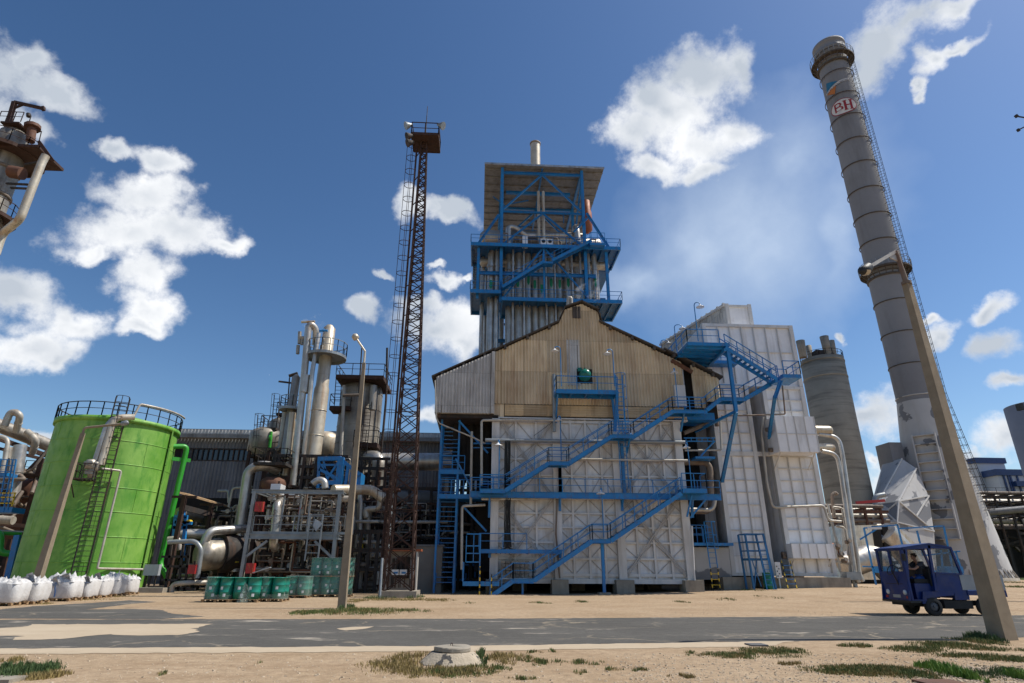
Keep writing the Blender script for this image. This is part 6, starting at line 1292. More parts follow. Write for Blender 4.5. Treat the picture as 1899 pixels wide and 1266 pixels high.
la = thing('frame_ladder', 'silver ladder with safety gate on the right of the steel frame', 'ladder', S_(579, 1040, -.4))
mb = MB(); x = S_(580, 1040).x; mb.ladder((x, YS-.35, S_(580, 1040).z), (x, YS-.35, zf+1.15), w=.75, step=.44, r=.04); mb.rail([(x-.38, YS-.35, zf), (x+.38, YS-.35, zf)], 1.1, .76, toe=False); part('ladder', mb, 'galvanised', la)
mb = MB(); c = S_(585, 962, -.45); mb.add([c, c+Vector((.45, 0, -.3)), c+Vector((.1, 0, -.7)), c+Vector((-.1, 0, -.4)), c+Vector((0, .05, 0)), c+Vector((.45, .05, -.3)), c+Vector((.1, .05, -.7)), c+Vector((-.1, .05, -.4))], [(0, 3, 2, 1), (4, 5, 6, 7), (0, 1, 5, 4), (1, 2, 6, 5), (2, 3, 7, 6), (3, 0, 4, 7)]); part('bent_sheet', mb, 'cabinet_grey', la)
def redbox(px0_, px1_, py0_, py1_, Y, label):
    a, b = P(px0_, py1_, Y), P(px1_, py0_, Y); t = thing('hydrant_box', label, 'box', a, group='red boxes on the steel frame'); mb = MB(); mb.box(a.x, b.x, Y, Y+.35, a.z, b.z); part('case', mb, 'red_panel', t)
    mb = MB(); mb.beam((a.x+.1, Y-.015, b.z-.05), (b.x-.1, Y-.015, a.z+.05), .02, .03); mb.beam((b.x-.05, Y-.015, a.z), (b.x-.05, Y-.015, b.z), .02, .03); part('fold', mb, 'orange', t)
redbox(471, 489, 930, 948, YS-.3, 'red metal box on the upper left of the steel frame')
redbox(454, 472, 1044, 1063, YS-.4, 'red metal box on the lower left of the steel frame')
redbox(553, 564, 940, 953, YS+2, 'small dark red box deep inside the upper floor of the steel frame')
mb = MB(); c = S_(470, 1062, -.6); mb.beam(c, c+Vector((.9, .1, .3)), .5, .04); solo('tilted_sheet', mb, 'cabinet_grey', 'grey metal sheet leaning behind the drums', 'sheet', c)
pc = thing('condensate_pipe', 'silver elbow pipe with vertical black lettering in the steel frame', 'pipe', S_(512, 985, 1.2))
q = [S_(522, 930, 2.2), S_(514, 934, 1.2), S_(510, 985, 1.2), S_(507, 1010, 1.2), S_(511, 1016, 1.6)]
mb = MB(); mb.pipe(q, .27, 14, bend=.4); part('pipe', mb, 'silver_clad', pc)
p0 = S_(513, 943, 1.2); p1 = S_(510, 973, 1.2)
def vt(v): u = (v.x)/2.6+.5; c = p0.lerp(p1, u); a = v.y/.28; return Vector((c.x+sin(a)*.283, c.y-cos(a)*.283, c.z))
text_mesh('КОНДЕНЗАТ', .36, vt, 'black', 'lettering', pc)
mb = MB(); a, b = S_(500, 915, 1), S_(521, 897, 1); mb.box(a.x, b.x, YS+1, YS+2, a.z, b.z); solo('air_cooler', mb, 'lamp_white', 'white box on top of the steel frame', 'box', a)
mb = MB(); mb.beam(S_(575, 914, .3), S_(612, 914, .3), .12); solo('strip_lamp', mb, 'sign_white', 'long strip lamp under the top beam of the steel frame', 'lamp', S_(590, 914, .3))
pipe_thing('process_pipe', 'large pale duct lying on top of the frame toward the mast', [(618, 908, 39), (690, 908, 41), (712, 925, 41)], .33, 'cream_clad', 14)
pipe_thing('process_pipe', 'pale pipe end between the frame and the lamp pole', [(632, 925, 39), (655, 925, 39)], .2, 'pale_pipe', 12)
pipe_thing('process_pipe', 'round ended silver pipe on top of the frame', [(580, 897, 40), (590, 889, 40), (602, 892, 40), (603, 905, 40)], .22, 'silver_clad', 12)
pipe_thing('process_pipe', 'pale pipe bend below the duct by the mast', [(680, 960, 43), (676, 945, 43), (705, 943, 43), (704, 918, 43)], .2, 'cream_clad', 12)
pipe_thing('process_pipe', 'thin long pale pipe crossing behind the mast', [(660, 967, 42), (700, 967, 42), (705, 968, 44), (830, 968, 44)], .11, 'pale_pipe', 10)
pipe_thing('yellow_banded_pipe', 'silver vertical pipe left of the mast behind the yellow sleeve', [(668, 905, 43), (666, 1060, 43)], .2, 'silver_clad', 12)
pipe_thing('process_pipe', 'grey vertical pipe right beside the yellow sleeved pipe', [(682, 950, 43.5), (680, 1060, 43.5)], .22, 'dull_clad', 12)
mb = MB(); mb.tube(P(667.5, 997, 42.9), P(666.8, 1025, 42.9), .24); solo('pipe_sleeve', mb, 'yellow', 'yellow warning sleeve on a silver pipe between frame and mast', 'pipe marker', P(667, 1025, 42.9))
mb = MB(); mb.tube(P(437, 1022, 43.5), P(434, 1043, 43.5), .38); solo('pipe_sleeve', mb, 'yellow', 'yellow warning sleeve behind the left post of the steel frame', 'pipe marker', P(435, 1043, 43.5))
# ================================================================== COLUMNS
YC = 46.0; C_ = lambda px, py, dy=0: P(px, py, YC+dy)
def rings(mb, c, r, z0, z1_, st=2.0):
    z = z0
    while z < z1_: mb.lathe((c[0], c[1], 0), [(r, z), (r+.03, z+.01), (r+.03, z+.06), (r, z+.07)], 24); z += st
cm = thing('cream_column', 'slim cream clad process column with a round railed platform on top', 'column', (C_(574, 898).x, YC, 0))
cx1 = C_(574, 898).x; r1 = .58; zs1 = C_(586, 722).z; zt1 = C_(592, 640).z
mb = MB(); mb.lathe((cx1, YC, 0), [(r1, 0), (r1, zs1), (r1*.86, zs1+.3), (r1*.84, zt1+1.5), (r1*.4, zt1+1.8)], 32); rings(mb, (cx1, YC), r1, 3, zs1); part('shell', mb, 'cream_clad', cm)
zpl = C_(590, 660).z; mb = MB(); mb.lathe((cx1, YC, 0), [(.4, zpl), (1.65, zpl), (1.65, zpl-.22), (1.55, zpl-.22), (1.55, zpl-.06), (.4, zpl-.06)], 24, smooth=False); part('ring_platform', mb, 'galvanised', cm)
mb = MB(); mb.rail([(cx1+cos(a)*1.63, YC+sin(a)*1.63, zpl) for a in [2*pi*k/16 for k in range(16)]], 1.05, .9, closed=True, toe=False); part('handrail', mb, 'galvanised', cm)
def cpipe(nm, pts, r, m, n=14, bend=None): mb = MB(); mb.pipe([C_(*p) for p in pts], r, n, bend); part(nm, mb, m, cm)
cpipe('overhead_pipe', [(543, 900, -1), (562, 720, -1), (572, 606, -1), (577, 601, -1), (586, 610, -.6), (585, 640, -.2)], .27, 'silver_clad', bend=.5)
cpipe('reflux_pipe', [(557, 900, -.8), (579, 690, -1.2), (591, 618, -1)], .17, 'silver_clad')
cpipe('side_pipe', [(528, 905, -.6), (543, 765, -.6)], .26, 'cream_clad')
mb = MB(); mb.tube(C_(563, 728, -1), C_(567.5, 696, -1), .36, n=20); part('expansion_box', mb, 'silver_clad', cm)
mb = MB(); mb.tube(C_(559, 597, -1), C_(584, 596, -1), .1); part('cross_pipe', mb, 'cream_clad', cm)
mb = MB(); mb.tube(C_(592, 613, -.8), C_(608, 613, -.8), .09); mb.tube(C_(600, 612, -.8), C_(601, 612, -.8), .16); part('blue_valve', mb, 'blue_paint', cm)
mb = MB()
for px, py, h in ((555, 615, 22), (560, 625, 14), (596, 640, 14), (552, 640, 16)): mb.tube(C_(px, py+h, -.6), C_(px+1, py, -.6), .14)
mb.tube(C_(556, 626, -.6), C_(566, 627, -.6), .16); part('relief_valves', mb, 'dull_clad', cm)
cl2 = thing('slim_column', 'low slim process column with round platform left of the cream column', 'column', (C_(540, 900, 2).x, YC+2, 0))
p = C_(541, 757, .8); mb = MB(); mb.lathe((p.x, p.y, 0), [(.33, 0), (.33, p.z+2.6), (.1, p.z+2.9)], 20); part('shell', mb, 'dull_clad', cl2)
mb = MB(); mb.lathe((p.x, p.y, 0), [(.2, p.z), (.95, p.z), (.95, p.z-.2), (.2, p.z-.1)], 18, smooth=False); mb.rail([(p.x+cos(a)*.93, p.y+sin(a)*.93, p.z) for a in [2*pi*k/10 for k in range(10)]], .9, .9, closed=True, toe=False); part('ring_platform', mb, 'galvanised', cl2)
mb = MB(); mb.pipe([C_(517, 707, .8), C_(541, 710, .8)], .08, 8); mb.tube(C_(533, 757, .8), C_(537, 700, .8), .05); mb.tube(C_(536, 697, .8), C_(552, 692, .8), .13); mb.tube(C_(546, 735, .8), C_(549, 692, .8), .13); part('top_pipes', mb, 'dark_steel', cl2)
mb = MB(); mb.pipe([C_(529, 765, 1), C_(520, 830, 1), C_(512, 834, 1)], .22, 12, bend=.4); part('side_pipe', mb, 'dull_clad', cl2)
def vessel(name, label, px, pytop, pybot, Y, r, plats, m='stained_clad'):
    c = P(px, (pytop+pybot)/2, Y); zt_ = PZ(px, pytop, Y); zb_ = PZ(px, pybot, Y); t = thing(name, label, 'vessel', (c.x, Y, 0))
    mb = MB(); mb.lathe((c.x, Y, 0), [(r*.5, zb_-.3), (r, zb_+.2), (r, zt_-r*.5), (r*.85, zt_-r*.22), (r*.5, zt_-.05), (.02, zt_)], 28); part('shell', mb, m, t)
    mb = MB()
    for k in range(4): a = pi/4+k*pi/2; mb.beam((c.x+cos(a)*r*.9, Y+sin(a)*r*.9, 0), (c.x+cos(a)*r*.9, Y+sin(a)*r*.9, zb_+.6), .22)
    part('leg', mb, 'rusty_steel', t)
    for (x0, x1, py) in plats:
        a, b = P(x0, py, Y-.8), P(x1, py, Y-.8); b.z = a.z; mb = MB(); mb.box(a.x, b.x, Y-.8, Y+.8, a.z-.2, a.z); mb.rail([(a.x, Y+.8, a.z), a, b, (b.x, Y+.8, a.z)], 1.0, .8, toe=False); part('platform', mb, 'dark_steel', t)
    return t
vessel('domed_vessel', 'stained domed vessel with small platform at the left of the columns', 491, 793, 842, 50, 1.25, [(482, 512, 792), (462, 530, 842)])
vessel('domed_vessel', 'dark domed vessel with railed platform behind the slim column', 523, 775, 840, 54, 1.3, [(512, 545, 765), (505, 560, 830)])
vessel('domed_vessel', 'low rust streaked dome between the big silver bend and the columns', 506, 884, 910, 44, .9, [(470, 530, 856)], 'rust_brown')
vessel('domed_vessel', 'cream dome peeping out right of the cream column', 601, 801, 850, 56, 1.5, [(592, 625, 845)], 'cream_clad')
mb = MB(); mb.tube(P(503, 800, 49), P(500, 830, 49), .12); mb.tube(P(500, 812, 49), P(504, 812, 49), .25); solo('green_valve', mb, 'green_pipe', 'bright green valve stem on the domed vessels', 'valve', P(500, 830, 49))
mb = MB(); mb.ladder(P(479, 838, 49.2), P(484, 770, 49.2), w=.5, cage=.1); solo('vessel_ladder', mb, 'dark_steel', 'dark caged ladder beside the left domed vessel', 'ladder', P(479, 838, 49.2))
mb = MB(); mb.ladder(P(510, 780, 53), P(514, 733, 53), w=.5, cage=.1); solo('vessel_ladder', mb, 'dark_steel', 'dark caged ladder left of the slim column top', 'ladder', P(510, 780, 53))
YD = 52.0; D_ = lambda px, py, dy=0: P(px, py, YD+dy)
dc = thing('stained_column', 'wide dark streaked column with rusty railed platforms', 'column', (D_(652, 900).x, YD, 0))
cx2 = D_(655, 890).x; r2 = (D_(698, 790).x-D_(617, 790).x)/2*.97; zt2 = D_(668, 712).z
mb = MB(); mb.lathe((cx2, YD, 0), [(r2*1.02, 0), (r2, 4), (r2, zt2-.9), (r2*.93, zt2-.4), (r2*.7, zt2-.1), (.05, zt2+.2)], 48); rings(mb, (cx2, YD), r2, 4, zt2-1, 1.5); part('shell', mb, 'stained_clad', dc)
for (x0, x1, py, y0) in ((623, 712, 694, -2.6), (611, 650, 752, -2.2), (655, 700, 820, -2.4)):
    a, b = D_(x0, py, y0), D_(x1, py, y0); b.z = a.z; y1_ = YD+2.2 if py < 700 else YD-.6
    mb = MB(); mb.box(a.x, b.x, YD+y0, y1_, a.z-.35, a.z); part('platform', mb, 'rusty_steel', dc)
    mb = MB(); mb.rail([(a.x, y1_, a.z), a, b, (b.x, y1_, a.z)], 1.05, 1.2, toe=False); part('handrail', mb, 'dark_steel', dc)
mb = MB(); mb.ladder(D_(625, 750, -2), D_(629, 697, -2), w=.5, cage=.0); mb.ladder(D_(668, 900, -2.6), D_(684, 745, -2.6), w=.5, cage=.0); part('ladder', mb, 'dark_steel', dc)
for pts, r, m in (([(630, 880, -2.3), (638, 735, -2.3), (638, 715, -2)], .15, 'pale_pipe'), ([(704, 870, -1), (716, 740, -1), (718, 645, -1)], .1, 'dark_steel'), ([(665, 735, -2.5), (668, 690, -2.5), (671, 645, -2.5)], .06, 'dark_steel'), ([(636, 733, -2.6), (666, 732, -2.6)], .12, 'old_pipe'), ([(690, 760, -2), (693, 715, -2)], .3, 'dull_clad')):
    mb = MB(); mb.pipe([D_(*p) for p in pts], r, 10); part('side_pipe', mb, m, dc)
pipe_thing('vapour_duct', 'silver elbow duct dropping from the stained column', [(683, 847, 50), (704, 849, 49), (700, 905, 49)], .55, 'silver_clad', 20, bend=1.2)
pipe_thing('vapour_duct', 'long level silver duct from the column to the blue stair tower', [(700, 856, 52), (860, 856, 52)], .75, 'silver_clad', 22, flange=3)
bx = thing('blue_box_truss', 'bright blue boxed steel truss behind the steel frame', 'steel frame', P(620, 900, 44))
mb = MB(); U_ = lambda px, py, Y=44: P(px, py, Y)
for a, b, w_ in (((590, 851), (633, 850), .3), ((590, 856), (634, 905), .12), ((633, 848), (628, 905), .45), ((592, 870), (632, 890), .2), ((633, 852), (652, 868), .25), ((652, 868), (668, 880), .25), ((640, 905), (646, 862), .2), ((596, 862), (630, 862), .14), ((594, 895), (630, 895), .3), ((660, 878), (657, 905), .3), ((600, 852), (610, 905), .12), ((596, 905), (628, 856), .15)): mb.beam(U_(*a), U_(*b), w_)
for a, b in (((592, 851), (590, 905)),): mb.beam(U_(*a), U_(*b), .2)
mb.box(U_(648, 890).x, U_(669, 890).x, 44, 45.5, U_(650, 905).z, U_(650, 876).z); part('truss', mb, 'blue_paint', bx)
dd = thing('dark_duct', 'dark grey ducting behind the mast over the concrete hut', 'duct', P(760, 925, 48))
mb = MB(); mb.pipe([P(712, 918, 47), P(815, 925, 48), P(822, 935, 48)], .55, 16); mb.box(P(700, 925, 48).x, P(760, 925, 48).x, 48, 50, PZ(730, 912, 48), PZ(730, 903, 48)); part('duct', mb, 'dark_cladding', dd)
# ================================================================== LATTICE MAST
YM = 34.2
ms = thing('lattice_mast', 'tall rusty lattice floodlight mast with square platform and spike', 'mast', (P(740, 1108, YM).x, YM+.7, 0))
Lx0, Lx1 = P(710, 1105, YM).x, P(762, 1105, YM).x; Tz = P(788, 262, YM+.8).z; Tx0, Tx1 = P(779, 262, YM).x, P(789, 262, YM).x
dpt = (Lx1-Lx0); dtp = (Tx1-Tx0)
def leg(u, i, j):                                   # corner position of the mast at height fraction u
    x0 = Lx0+(Tx0-Lx0)*u; x1 = Lx1+(Tx1-Lx1)*u; d = dpt+(dtp-dpt)*u; ym = YM+.8
    return Vector((x1 if i else x0, ym+(d/2 if j else -d/2), .3+(Tz-.3)*u))
for i in (0, 1):
    for j in (0, 1): mb = MB(); mb.beam(leg(0, i, j), leg(1, i, j), .10); part('leg', mb, 'rusty_steel', ms)
mb = MB(); us_ = [0]
while us_[-1] < 1: us_.append(min(1, us_[-1]+max(.02, .036*(1-us_[-1]*.62))))
for k, (u0, u1) in enumerate(zip(us_[:-1], us_[1:])):
    for (a, b) in (((0, 0), (1, 0)), ((1, 0), (1, 1)), ((1, 1), (0, 1)), ((0, 1), (0, 0))):
        mb.beam(leg(u0, *a), leg(u1, *b), .05); mb.beam(leg(u0, *b), leg(u1, *a), .05) if u0 < .32 else None
        if k % 2 == 0: mb.beam(leg(u0, *a), leg(u0, *b), .05)
        if u0 >= .32: um = (u0+u1)/2; mb.beam(leg(um, *b), leg(u0, *a), .05)
part('lattice', mb, 'rusty_steel', ms)
a, b = P(763, 249, YM), P(813, 249, YM); b.z = a.z
mb = MB(); mb.box(a.x, b.x, YM-.1, YM+1.8, a.z-.08, a.z+.02)
for q in ((a.x, b.x, YM-.14, YM-.1), (a.x, b.x, YM+1.8, YM+1.84), (a.x-.04, a.x, YM-.1, YM+1.8), (b.x, b.x+.04, YM-.1, YM+1.8)): mb.box(q[0], q[1], q[2], q[3], a.z-.1, a.z+.12)
part('platform', mb, 'rusty_steel', ms)
mb = MB(); mb.rail([(a.x, YM-.12, a.z), (b.x, YM-.12, a.z), (b.x, YM+1.82, a.z), (a.x, YM+1.82, a.z)], 1.0, .95, closed=True, toe=False); part('handrail', mb, 'rusty_steel', ms)
mb = MB(); q = P(789, 250, YM+.8); mb.tube((q.x, YM+.8, a.z), (q.x, YM+.8, PZ(792, 182, YM)), .05, .02); part('lightning_rod', mb, 'dark_steel', ms)
for px, py, s in ((758, 232, -1), (760, 252, -1), (761, 264, -1), (817, 232, 1)):
    c = P(px, py, YM-.1); fl = MB(); d = Vector((s*.9, -.3, -.5)).normalized(); fl.sweep([c-d*.28, c-d*.1, c+d*.22, c+d*.25], [.08, .16, .3, .3], 14); part('floodlight', fl, 'dark_steel' if py > 240 else 'galvanised', ms)
mb = MB(); sx = P(726, 1000, YM).x; u0 = leg(.0, 0, 0); u1 = leg(1, 0, 0)
A = leg(.02, 0, 0)+Vector((-.15, .4, 0)); B = leg(.985, 0, 0)+Vector((-.3, .1, 0)); mb.ladder(A, B, w=.42, axis=(0, 1, 0), back=(-1, 0, 0), cage=.12, cstep=1.15); part('caged_ladder', mb, 'rusty_steel', ms)
mb = MB()
for i in range(14): u = (i+.5)/14; mb.beam(leg(u, 0, 0), A.lerp(B, u), .05)
part('stays', mb, 'rusty_steel', ms)
mb = MB(); mb.box(Lx0-.25, Lx1+.3, YM-.2, YM+2.0, -.05, .32); part('base', mb, 'concrete', ms)
ak = thing('meter_cabinet', 'old open meter cabinet with rusty roof behind the lattice mast', 'cabinet', P(745, 1095, 37.2))
a, b = P(712, 1098, 37.2), P(775, 1022, 37.2); mb = MB(); mb.box(a.x, b.x, 37.9, 38.0, .2, b.z); mb.box(a.x, a.x+.08, 37.2, 37.9, .2, b.z); mb.box(b.x-.08, b.x, 37.2, 37.9, .2, b.z); part('case', mb, 'bed_grey', ak)
mb = MB(); mb.box(a.x-.15, b.x+.2, 37.0, 38.1, b.z, b.z+.12); part('roof', mb, 'orange', ak)
mb = MB(); mb.box(a.x+.6, b.x-.5, 37.7, 37.89, .9, b.z-.3)
for i in range(12): x = random.uniform(a.x+.3, b.x-.3); mb.tube((x, 37.5, .4), (x, 37.5, b.z-.4), .03, n=6)
part('inner_panel', mb, 'dark_steel', ak)
for px in (733, 748): c = P(px, 1061, 37.4); mb = MB(); mb.box(c.x-.22, c.x+.2, 37.4, 37.6, c.z-.15, c.z+.15); part('meter', mb, 'lamp_white', ak); mb = MB(); mb.box(c.x-.1, c.x+.15, 37.38, 37.399, c.z-.08, c.z+.02); part('meter_glass', mb, 'blue_paint', ak)
ub = thing('service_box', 'pale blue service box with conduits on the right leg of the mast', 'cabinet', P(765, 1070, 36))
a, b = P(760, 1073, 36), P(770, 1037, 36); mb = MB(); mb.box(a.x, b.x, 36, 36.25, a.z, b.z); part('case', mb, 'cabinet_grey', ub); mb = MB(); mb.tube((b.x+.05, 36.1, 0), (b.x+.05, 36.1, b.z+.4), .05); mb.tube((b.x-.15, 36.1, 0), (b.x-.15, 36.1, a.z), .05); part('conduit', mb, 'galvanised', ub)
mb = MB(); mb.tube(P(704, 1112, 33.5), P(709, 1035, 34), .07); solo('leaning_tube', mb, 'galvanised', 'pale grey tube leaning at the left foot of the mast', 'tube', P(704, 1112, 33.5))
hut = thing('concrete_hut', 'small plain grey rendered hut right of the lattice mast', 'hut', P(795, 1098, 41))
a, b = P(765, 1100, 41), P(821, 1011, 41); mb = MB(); mb.box(a.x, b.x, 41, 45, 0, b.z-.08); part('walls', mb, 'rendered_wall', hut); mb = MB(); mb.box(a.x-.1, b.x+.1, 40.9, 45.1, b.z-.08, b.z+.04); part('roof', mb, 'dark_cladding', hut)
lat2 = thing('short_lattice_post', 'shorter square lattice post beside the mast with a rusty cap', 'mast', P(715, 1095, 39))
mb = MB(); x0, x1 = P(703, 1090, 39).x, P(720, 1090, 39).x; zt_ = PZ(720, 909, 39)
for x in (x0, x1):
    for y in (39, 39.6): mb.beam((x, y, 0), (x, y, zt_), .1)
n = 9
for i in range(n): z0, z1_ = zt_*i/n, zt_*(i+1)/n; mb.beam((x0, 39, z0), (x1, 39, z1_), .05); mb.beam((x1, 39, z0), (x0, 39, z1_), .05); mb.beam((x0, 39.6, z0), (x1, 39.6, z1_), .05)
part('lattice', mb, 'rusty_steel', lat2); mb = MB(); mb.box(x0-.25, x1+.25, 38.8, 39.8, zt_, zt_+.12); part('cap', mb, 'rust_brown', lat2)
mb = MB(); mb.tube(((x0+x1)/2, 39.35, 0), ((x0+x1)/2, 39.35, zt_), .17); part('duct', mb, 'galvanised', lat2)
# ================================================================== LAMP POLES
def sqpole(mb, base, x1, z1, w0, w1, rot=0, y1=None):
    b0 = []; 
    for (c, w_, z) in ((base, w0, base.z-.1), (Vector((x1, y1 if y1 is not None else base.y, 0)), w1, z1)):
        for k in range(4): a = rot+pi/4+k*pi/2; b0.append((c.x+cos(a)*w_*.7071, c.y+sin(a)*w_*.7071, z))
    mb.add(b0, [(3, 2, 1, 0), (4, 5, 6, 7)]+[(k, (k+1) % 4, (k+1) % 4+4, k+4) for k in range(4)])
q = G(1861, 1186); YR = q.y
lp1 = thing('lamp_pole', 'thick leaning concrete lamp pole in the right foreground', 'lamp post', q)
mb = MB(); t1 = P(1681, 524, YR); sqpole(mb, q, t1.x, t1.z, .40, .17, rot=radians(14)); part('pole', mb, 'pole_concrete', lp1)
mb = MB(); k = P(1661, 466, YR); mb.sweep([t1-Vector((0, 0, .05)), k], [.075, .06], 10); mb.sweep([t1-Vector((0, 0, .06)), t1+Vector((0, 0, .03))], .13, 12); part('steel_top', mb, 'old_pipe', lp1)
mb = MB(); e = P(1613, 494, YR-.3); mb.beam(k, e, .07, .09); mb.beam(k.lerp(e, .25), k-Vector((-.02, 0, .25)), .03, .2); part('arm', mb, 'pale_pipe', lp1)
mb = MB(); d = (e-k).normalized(); mb.sweep([e, e+d*.05, e+d*.4, e+d*.48], [.05, .13, .12, .04], 12); part('lamp_head', mb, 'black', lp1)
mb = MB(); mb.lathe(e+d*.25+Vector((0, 0, -.15)), [(.02, -.03), (.1, 0), (.14, .07)], 14); part('lamp_glass', mb, 'cream_clad', lp1)
q = G(634, 1128); lp2 = thing('lamp_pole', 'slim square concrete lamp pole standing before the green drums', 'lamp post', q)
mb = MB(); t1 = P(675, 673, q.y); sqpole(mb, q, t1.x, t1.z, .30, .14); part('pole', mb, 'pole_concrete', lp2)
mb = MB(); t2 = P(677, 651, q.y); mb.tube(t1-Vector((0, 0, .05)), t2, .05); e = P(662, 629, q.y); mb.tube(t2, e, .045); part('arm', mb, 'cream_clad', lp2)
mb = MB(); d = (e-t2).normalized(); mb.sweep([e, e+d*.04, e+d*.22, e+d*.3], [.04, .15, .15, .05], 12); part('lamp_head', mb, 'cream_clad', lp2)
q = G(58, 1113); lp3 = thing('lamp_pole', 'bent armed concrete lamp pole standing before the green tank', 'lamp post', q)
mb = MB(); t1 = P(154, 803, q.y); sqpole(mb, q, t1.x, t1.z, .34, .16); part('pole', mb, 'pole_concrete', lp3)
mb = MB(); e = P(225, 786, q.y-.2); mb.pipe([t1-Vector((0, 0, .05)), P(156, 793, q.y), e], .06, 10, bend=.3); part('arm', mb, 'pole_concrete', lp3)
mb = MB(); d = (e-t1).normalized(); mb.sweep([e, e+d*.05, e+d*.3, e+d*.36], [.05, .13, .13, .05], 12); part('lamp_head', mb, 'galvanised', lp3)

# ================================================================== SACKS ON PALLETS
def pallet_mb(c, w_=1.15, d=.95):
    mb = MB()
    for i in range(5): y = c.y-d/2+d*i/4; mb.box(c.x-w_/2, c.x+w_/2, y-.05, y+.05, .105, .13)
    for i in range(3):
        x = c.x-w_/2+.05+(w_-.1)*i/2
        for j in range(3): y = c.y-d/2+.05+(d-.1)*j/2; mb.box(x-.06, x+.06, y-.06, y+.06, .025, .1)
        mb.box(x-.05, x+.05, c.y-d/2, c.y+d/2, 0.002, .024)
    return mb
bags = [(-14, 1124, 30, 'half cut off white sack at the left edge of the photo', 0), (36, 1121, 22, 'white bulk sack just left of the bent lamp pole', .1), (96, 1115, 28, 'wide white bulk sack with dark liner right of the bent lamp pole', 1), (141, 1112, 18, 'white bulk sack with a patch of dark liner, second right of the pole', .7), (170, 1109, 14, 'narrow white bulk sack in the middle of the right row', .2), (197, 1106, 16, 'white bulk sack with high torn neck, second from the right end', .0), (223, 1103, 15, 'white bulk sack at the right end of the row', .0)]
for i, (px, py, hw, lab, dark) in enumerate(bags):
    random.seed(40+i); g0 = G(px, py); c = Vector((g0.x, g0.y+.5, .13)); hwx = (P(px+hw, py, g0.y).x-P(px-hw, py, g0.y).x)/2*1.08
    t = thing('pallet', 'wooden pallet under the '+lab.replace('half cut off ', '').replace('with dark liner ', '').replace('with a patch of dark liner, ', ''), 'pallet', (c.x, c.y, 0), 'pallets under the sacks'); part('boards', pallet_mb(c, hwx*2, .95), 'wood', t)
    t = thing('bulk_sack', lab, 'sack', c, 'white bulk sacks along the side road')
    n = 40; prof_ = [(.95, 0), (1.0, .05), (1.02, .25), (1.03, .42), (1.01, .6), (.97, .68)]; vs = []; dy = .5
    ph = [random.uniform(0, 6) for _ in range(6)]
    for (r, z) in prof_:
        for k in range(n):
            a = 2*pi*k/n; cs, sn = cos(a), sin(a); m_ = (abs(cs)**6+abs(sn)**6)**(1/6); w_ = 1+.03*sin(5*a+ph[0]+z*4)+.02*sin(11*a+ph[1]-z*7)
            vs.append(c+Vector((cs/m_*hwx*r*w_, sn/m_*dy*r*w_, z+.03*sin(3*a+ph[2]))))
    mb = MB(); mb.add(vs, [(j*n+k, j*n+(k+1) % n, (j+1)*n+(k+1) % n, (j+1)*n+k) for j in range(len(prof_)-1) for k in range(n)], True); part('sack', mb, 'bag_white', t)
    N_ = 22; vs = []; hgt = .26 if 'high' in lab or 'wide' in lab else .16
    hh = [[max(0, random.gauss(.45, .28)) for _ in range(12)] for _ in range(12)]
    for jy in range(N_+1):
        for jx in range(N_+1):
            u, v = jx/N_*2-1, jy/N_*2-1; fx_, fy_ = (u+1)*5.5, (v+1)*5.5; ix, iy = min(10, int(fx_)), min(10, int(fy_)); tx, ty = fx_-ix, fy_-iy
            h_ = (hh[iy][ix]*(1-tx)+hh[iy][ix+1]*tx)*(1-ty)+(hh[iy+1][ix]*(1-tx)+hh[iy+1][ix+1]*tx)*ty
            ed = max(abs(u), abs(v)); vs.append(c+Vector((u*hwx*.96+random.uniform(-.02, .02), v*dy*.96, .66+(h_*hgt*1.9)*(1-ed**5)+random.uniform(-.01, .01))))
    fs = [(jy*(N_+1)+jx, jy*(N_+1)+jx+1, (jy+1)*(N_+1)+jx+1, (jy+1)*(N_+1)+jx) for jy in range(N_) for jx in range(N_)]
    mb = MB(); mb.add(vs, fs); part('crumpled_top', mb, 'bag_white', t)
    if dark:
        mb = MB(); c2 = c+Vector((hwx*.1, -.35, .70))
        for k in range(9 if dark > .9 else 5): a = c2+Vector((random.uniform(-.45, .45)*hwx, random.uniform(-.15, .1), random.uniform(-.1, .2))); mb.add([a, a+Vector((.25, -.1, -.12)), a+Vector((.12, -.15, .2)), a+Vector((-.15, -.08, .12)), a+Vector((-.1, -.12, -.18))], [(0, 1, 2), (0, 2, 3), (0, 3, 4), (0, 4, 1)])
        part('liner', mb, 'bag_liner', t)
    mb = MB()
    pts = [c+Vector((hwx*(.1-.02*k)+.02*sin(k), -dy*(1.06 if k < 5 else 1.0)-.01, .05+.10*k)) for k in range(7)]
    for p, q in zip(pts[:-1], pts[1:]): mb.beam(p, q, .045, .012, up=(0, 1, 0))
    part('strap', mb, 'bag_blue', t)

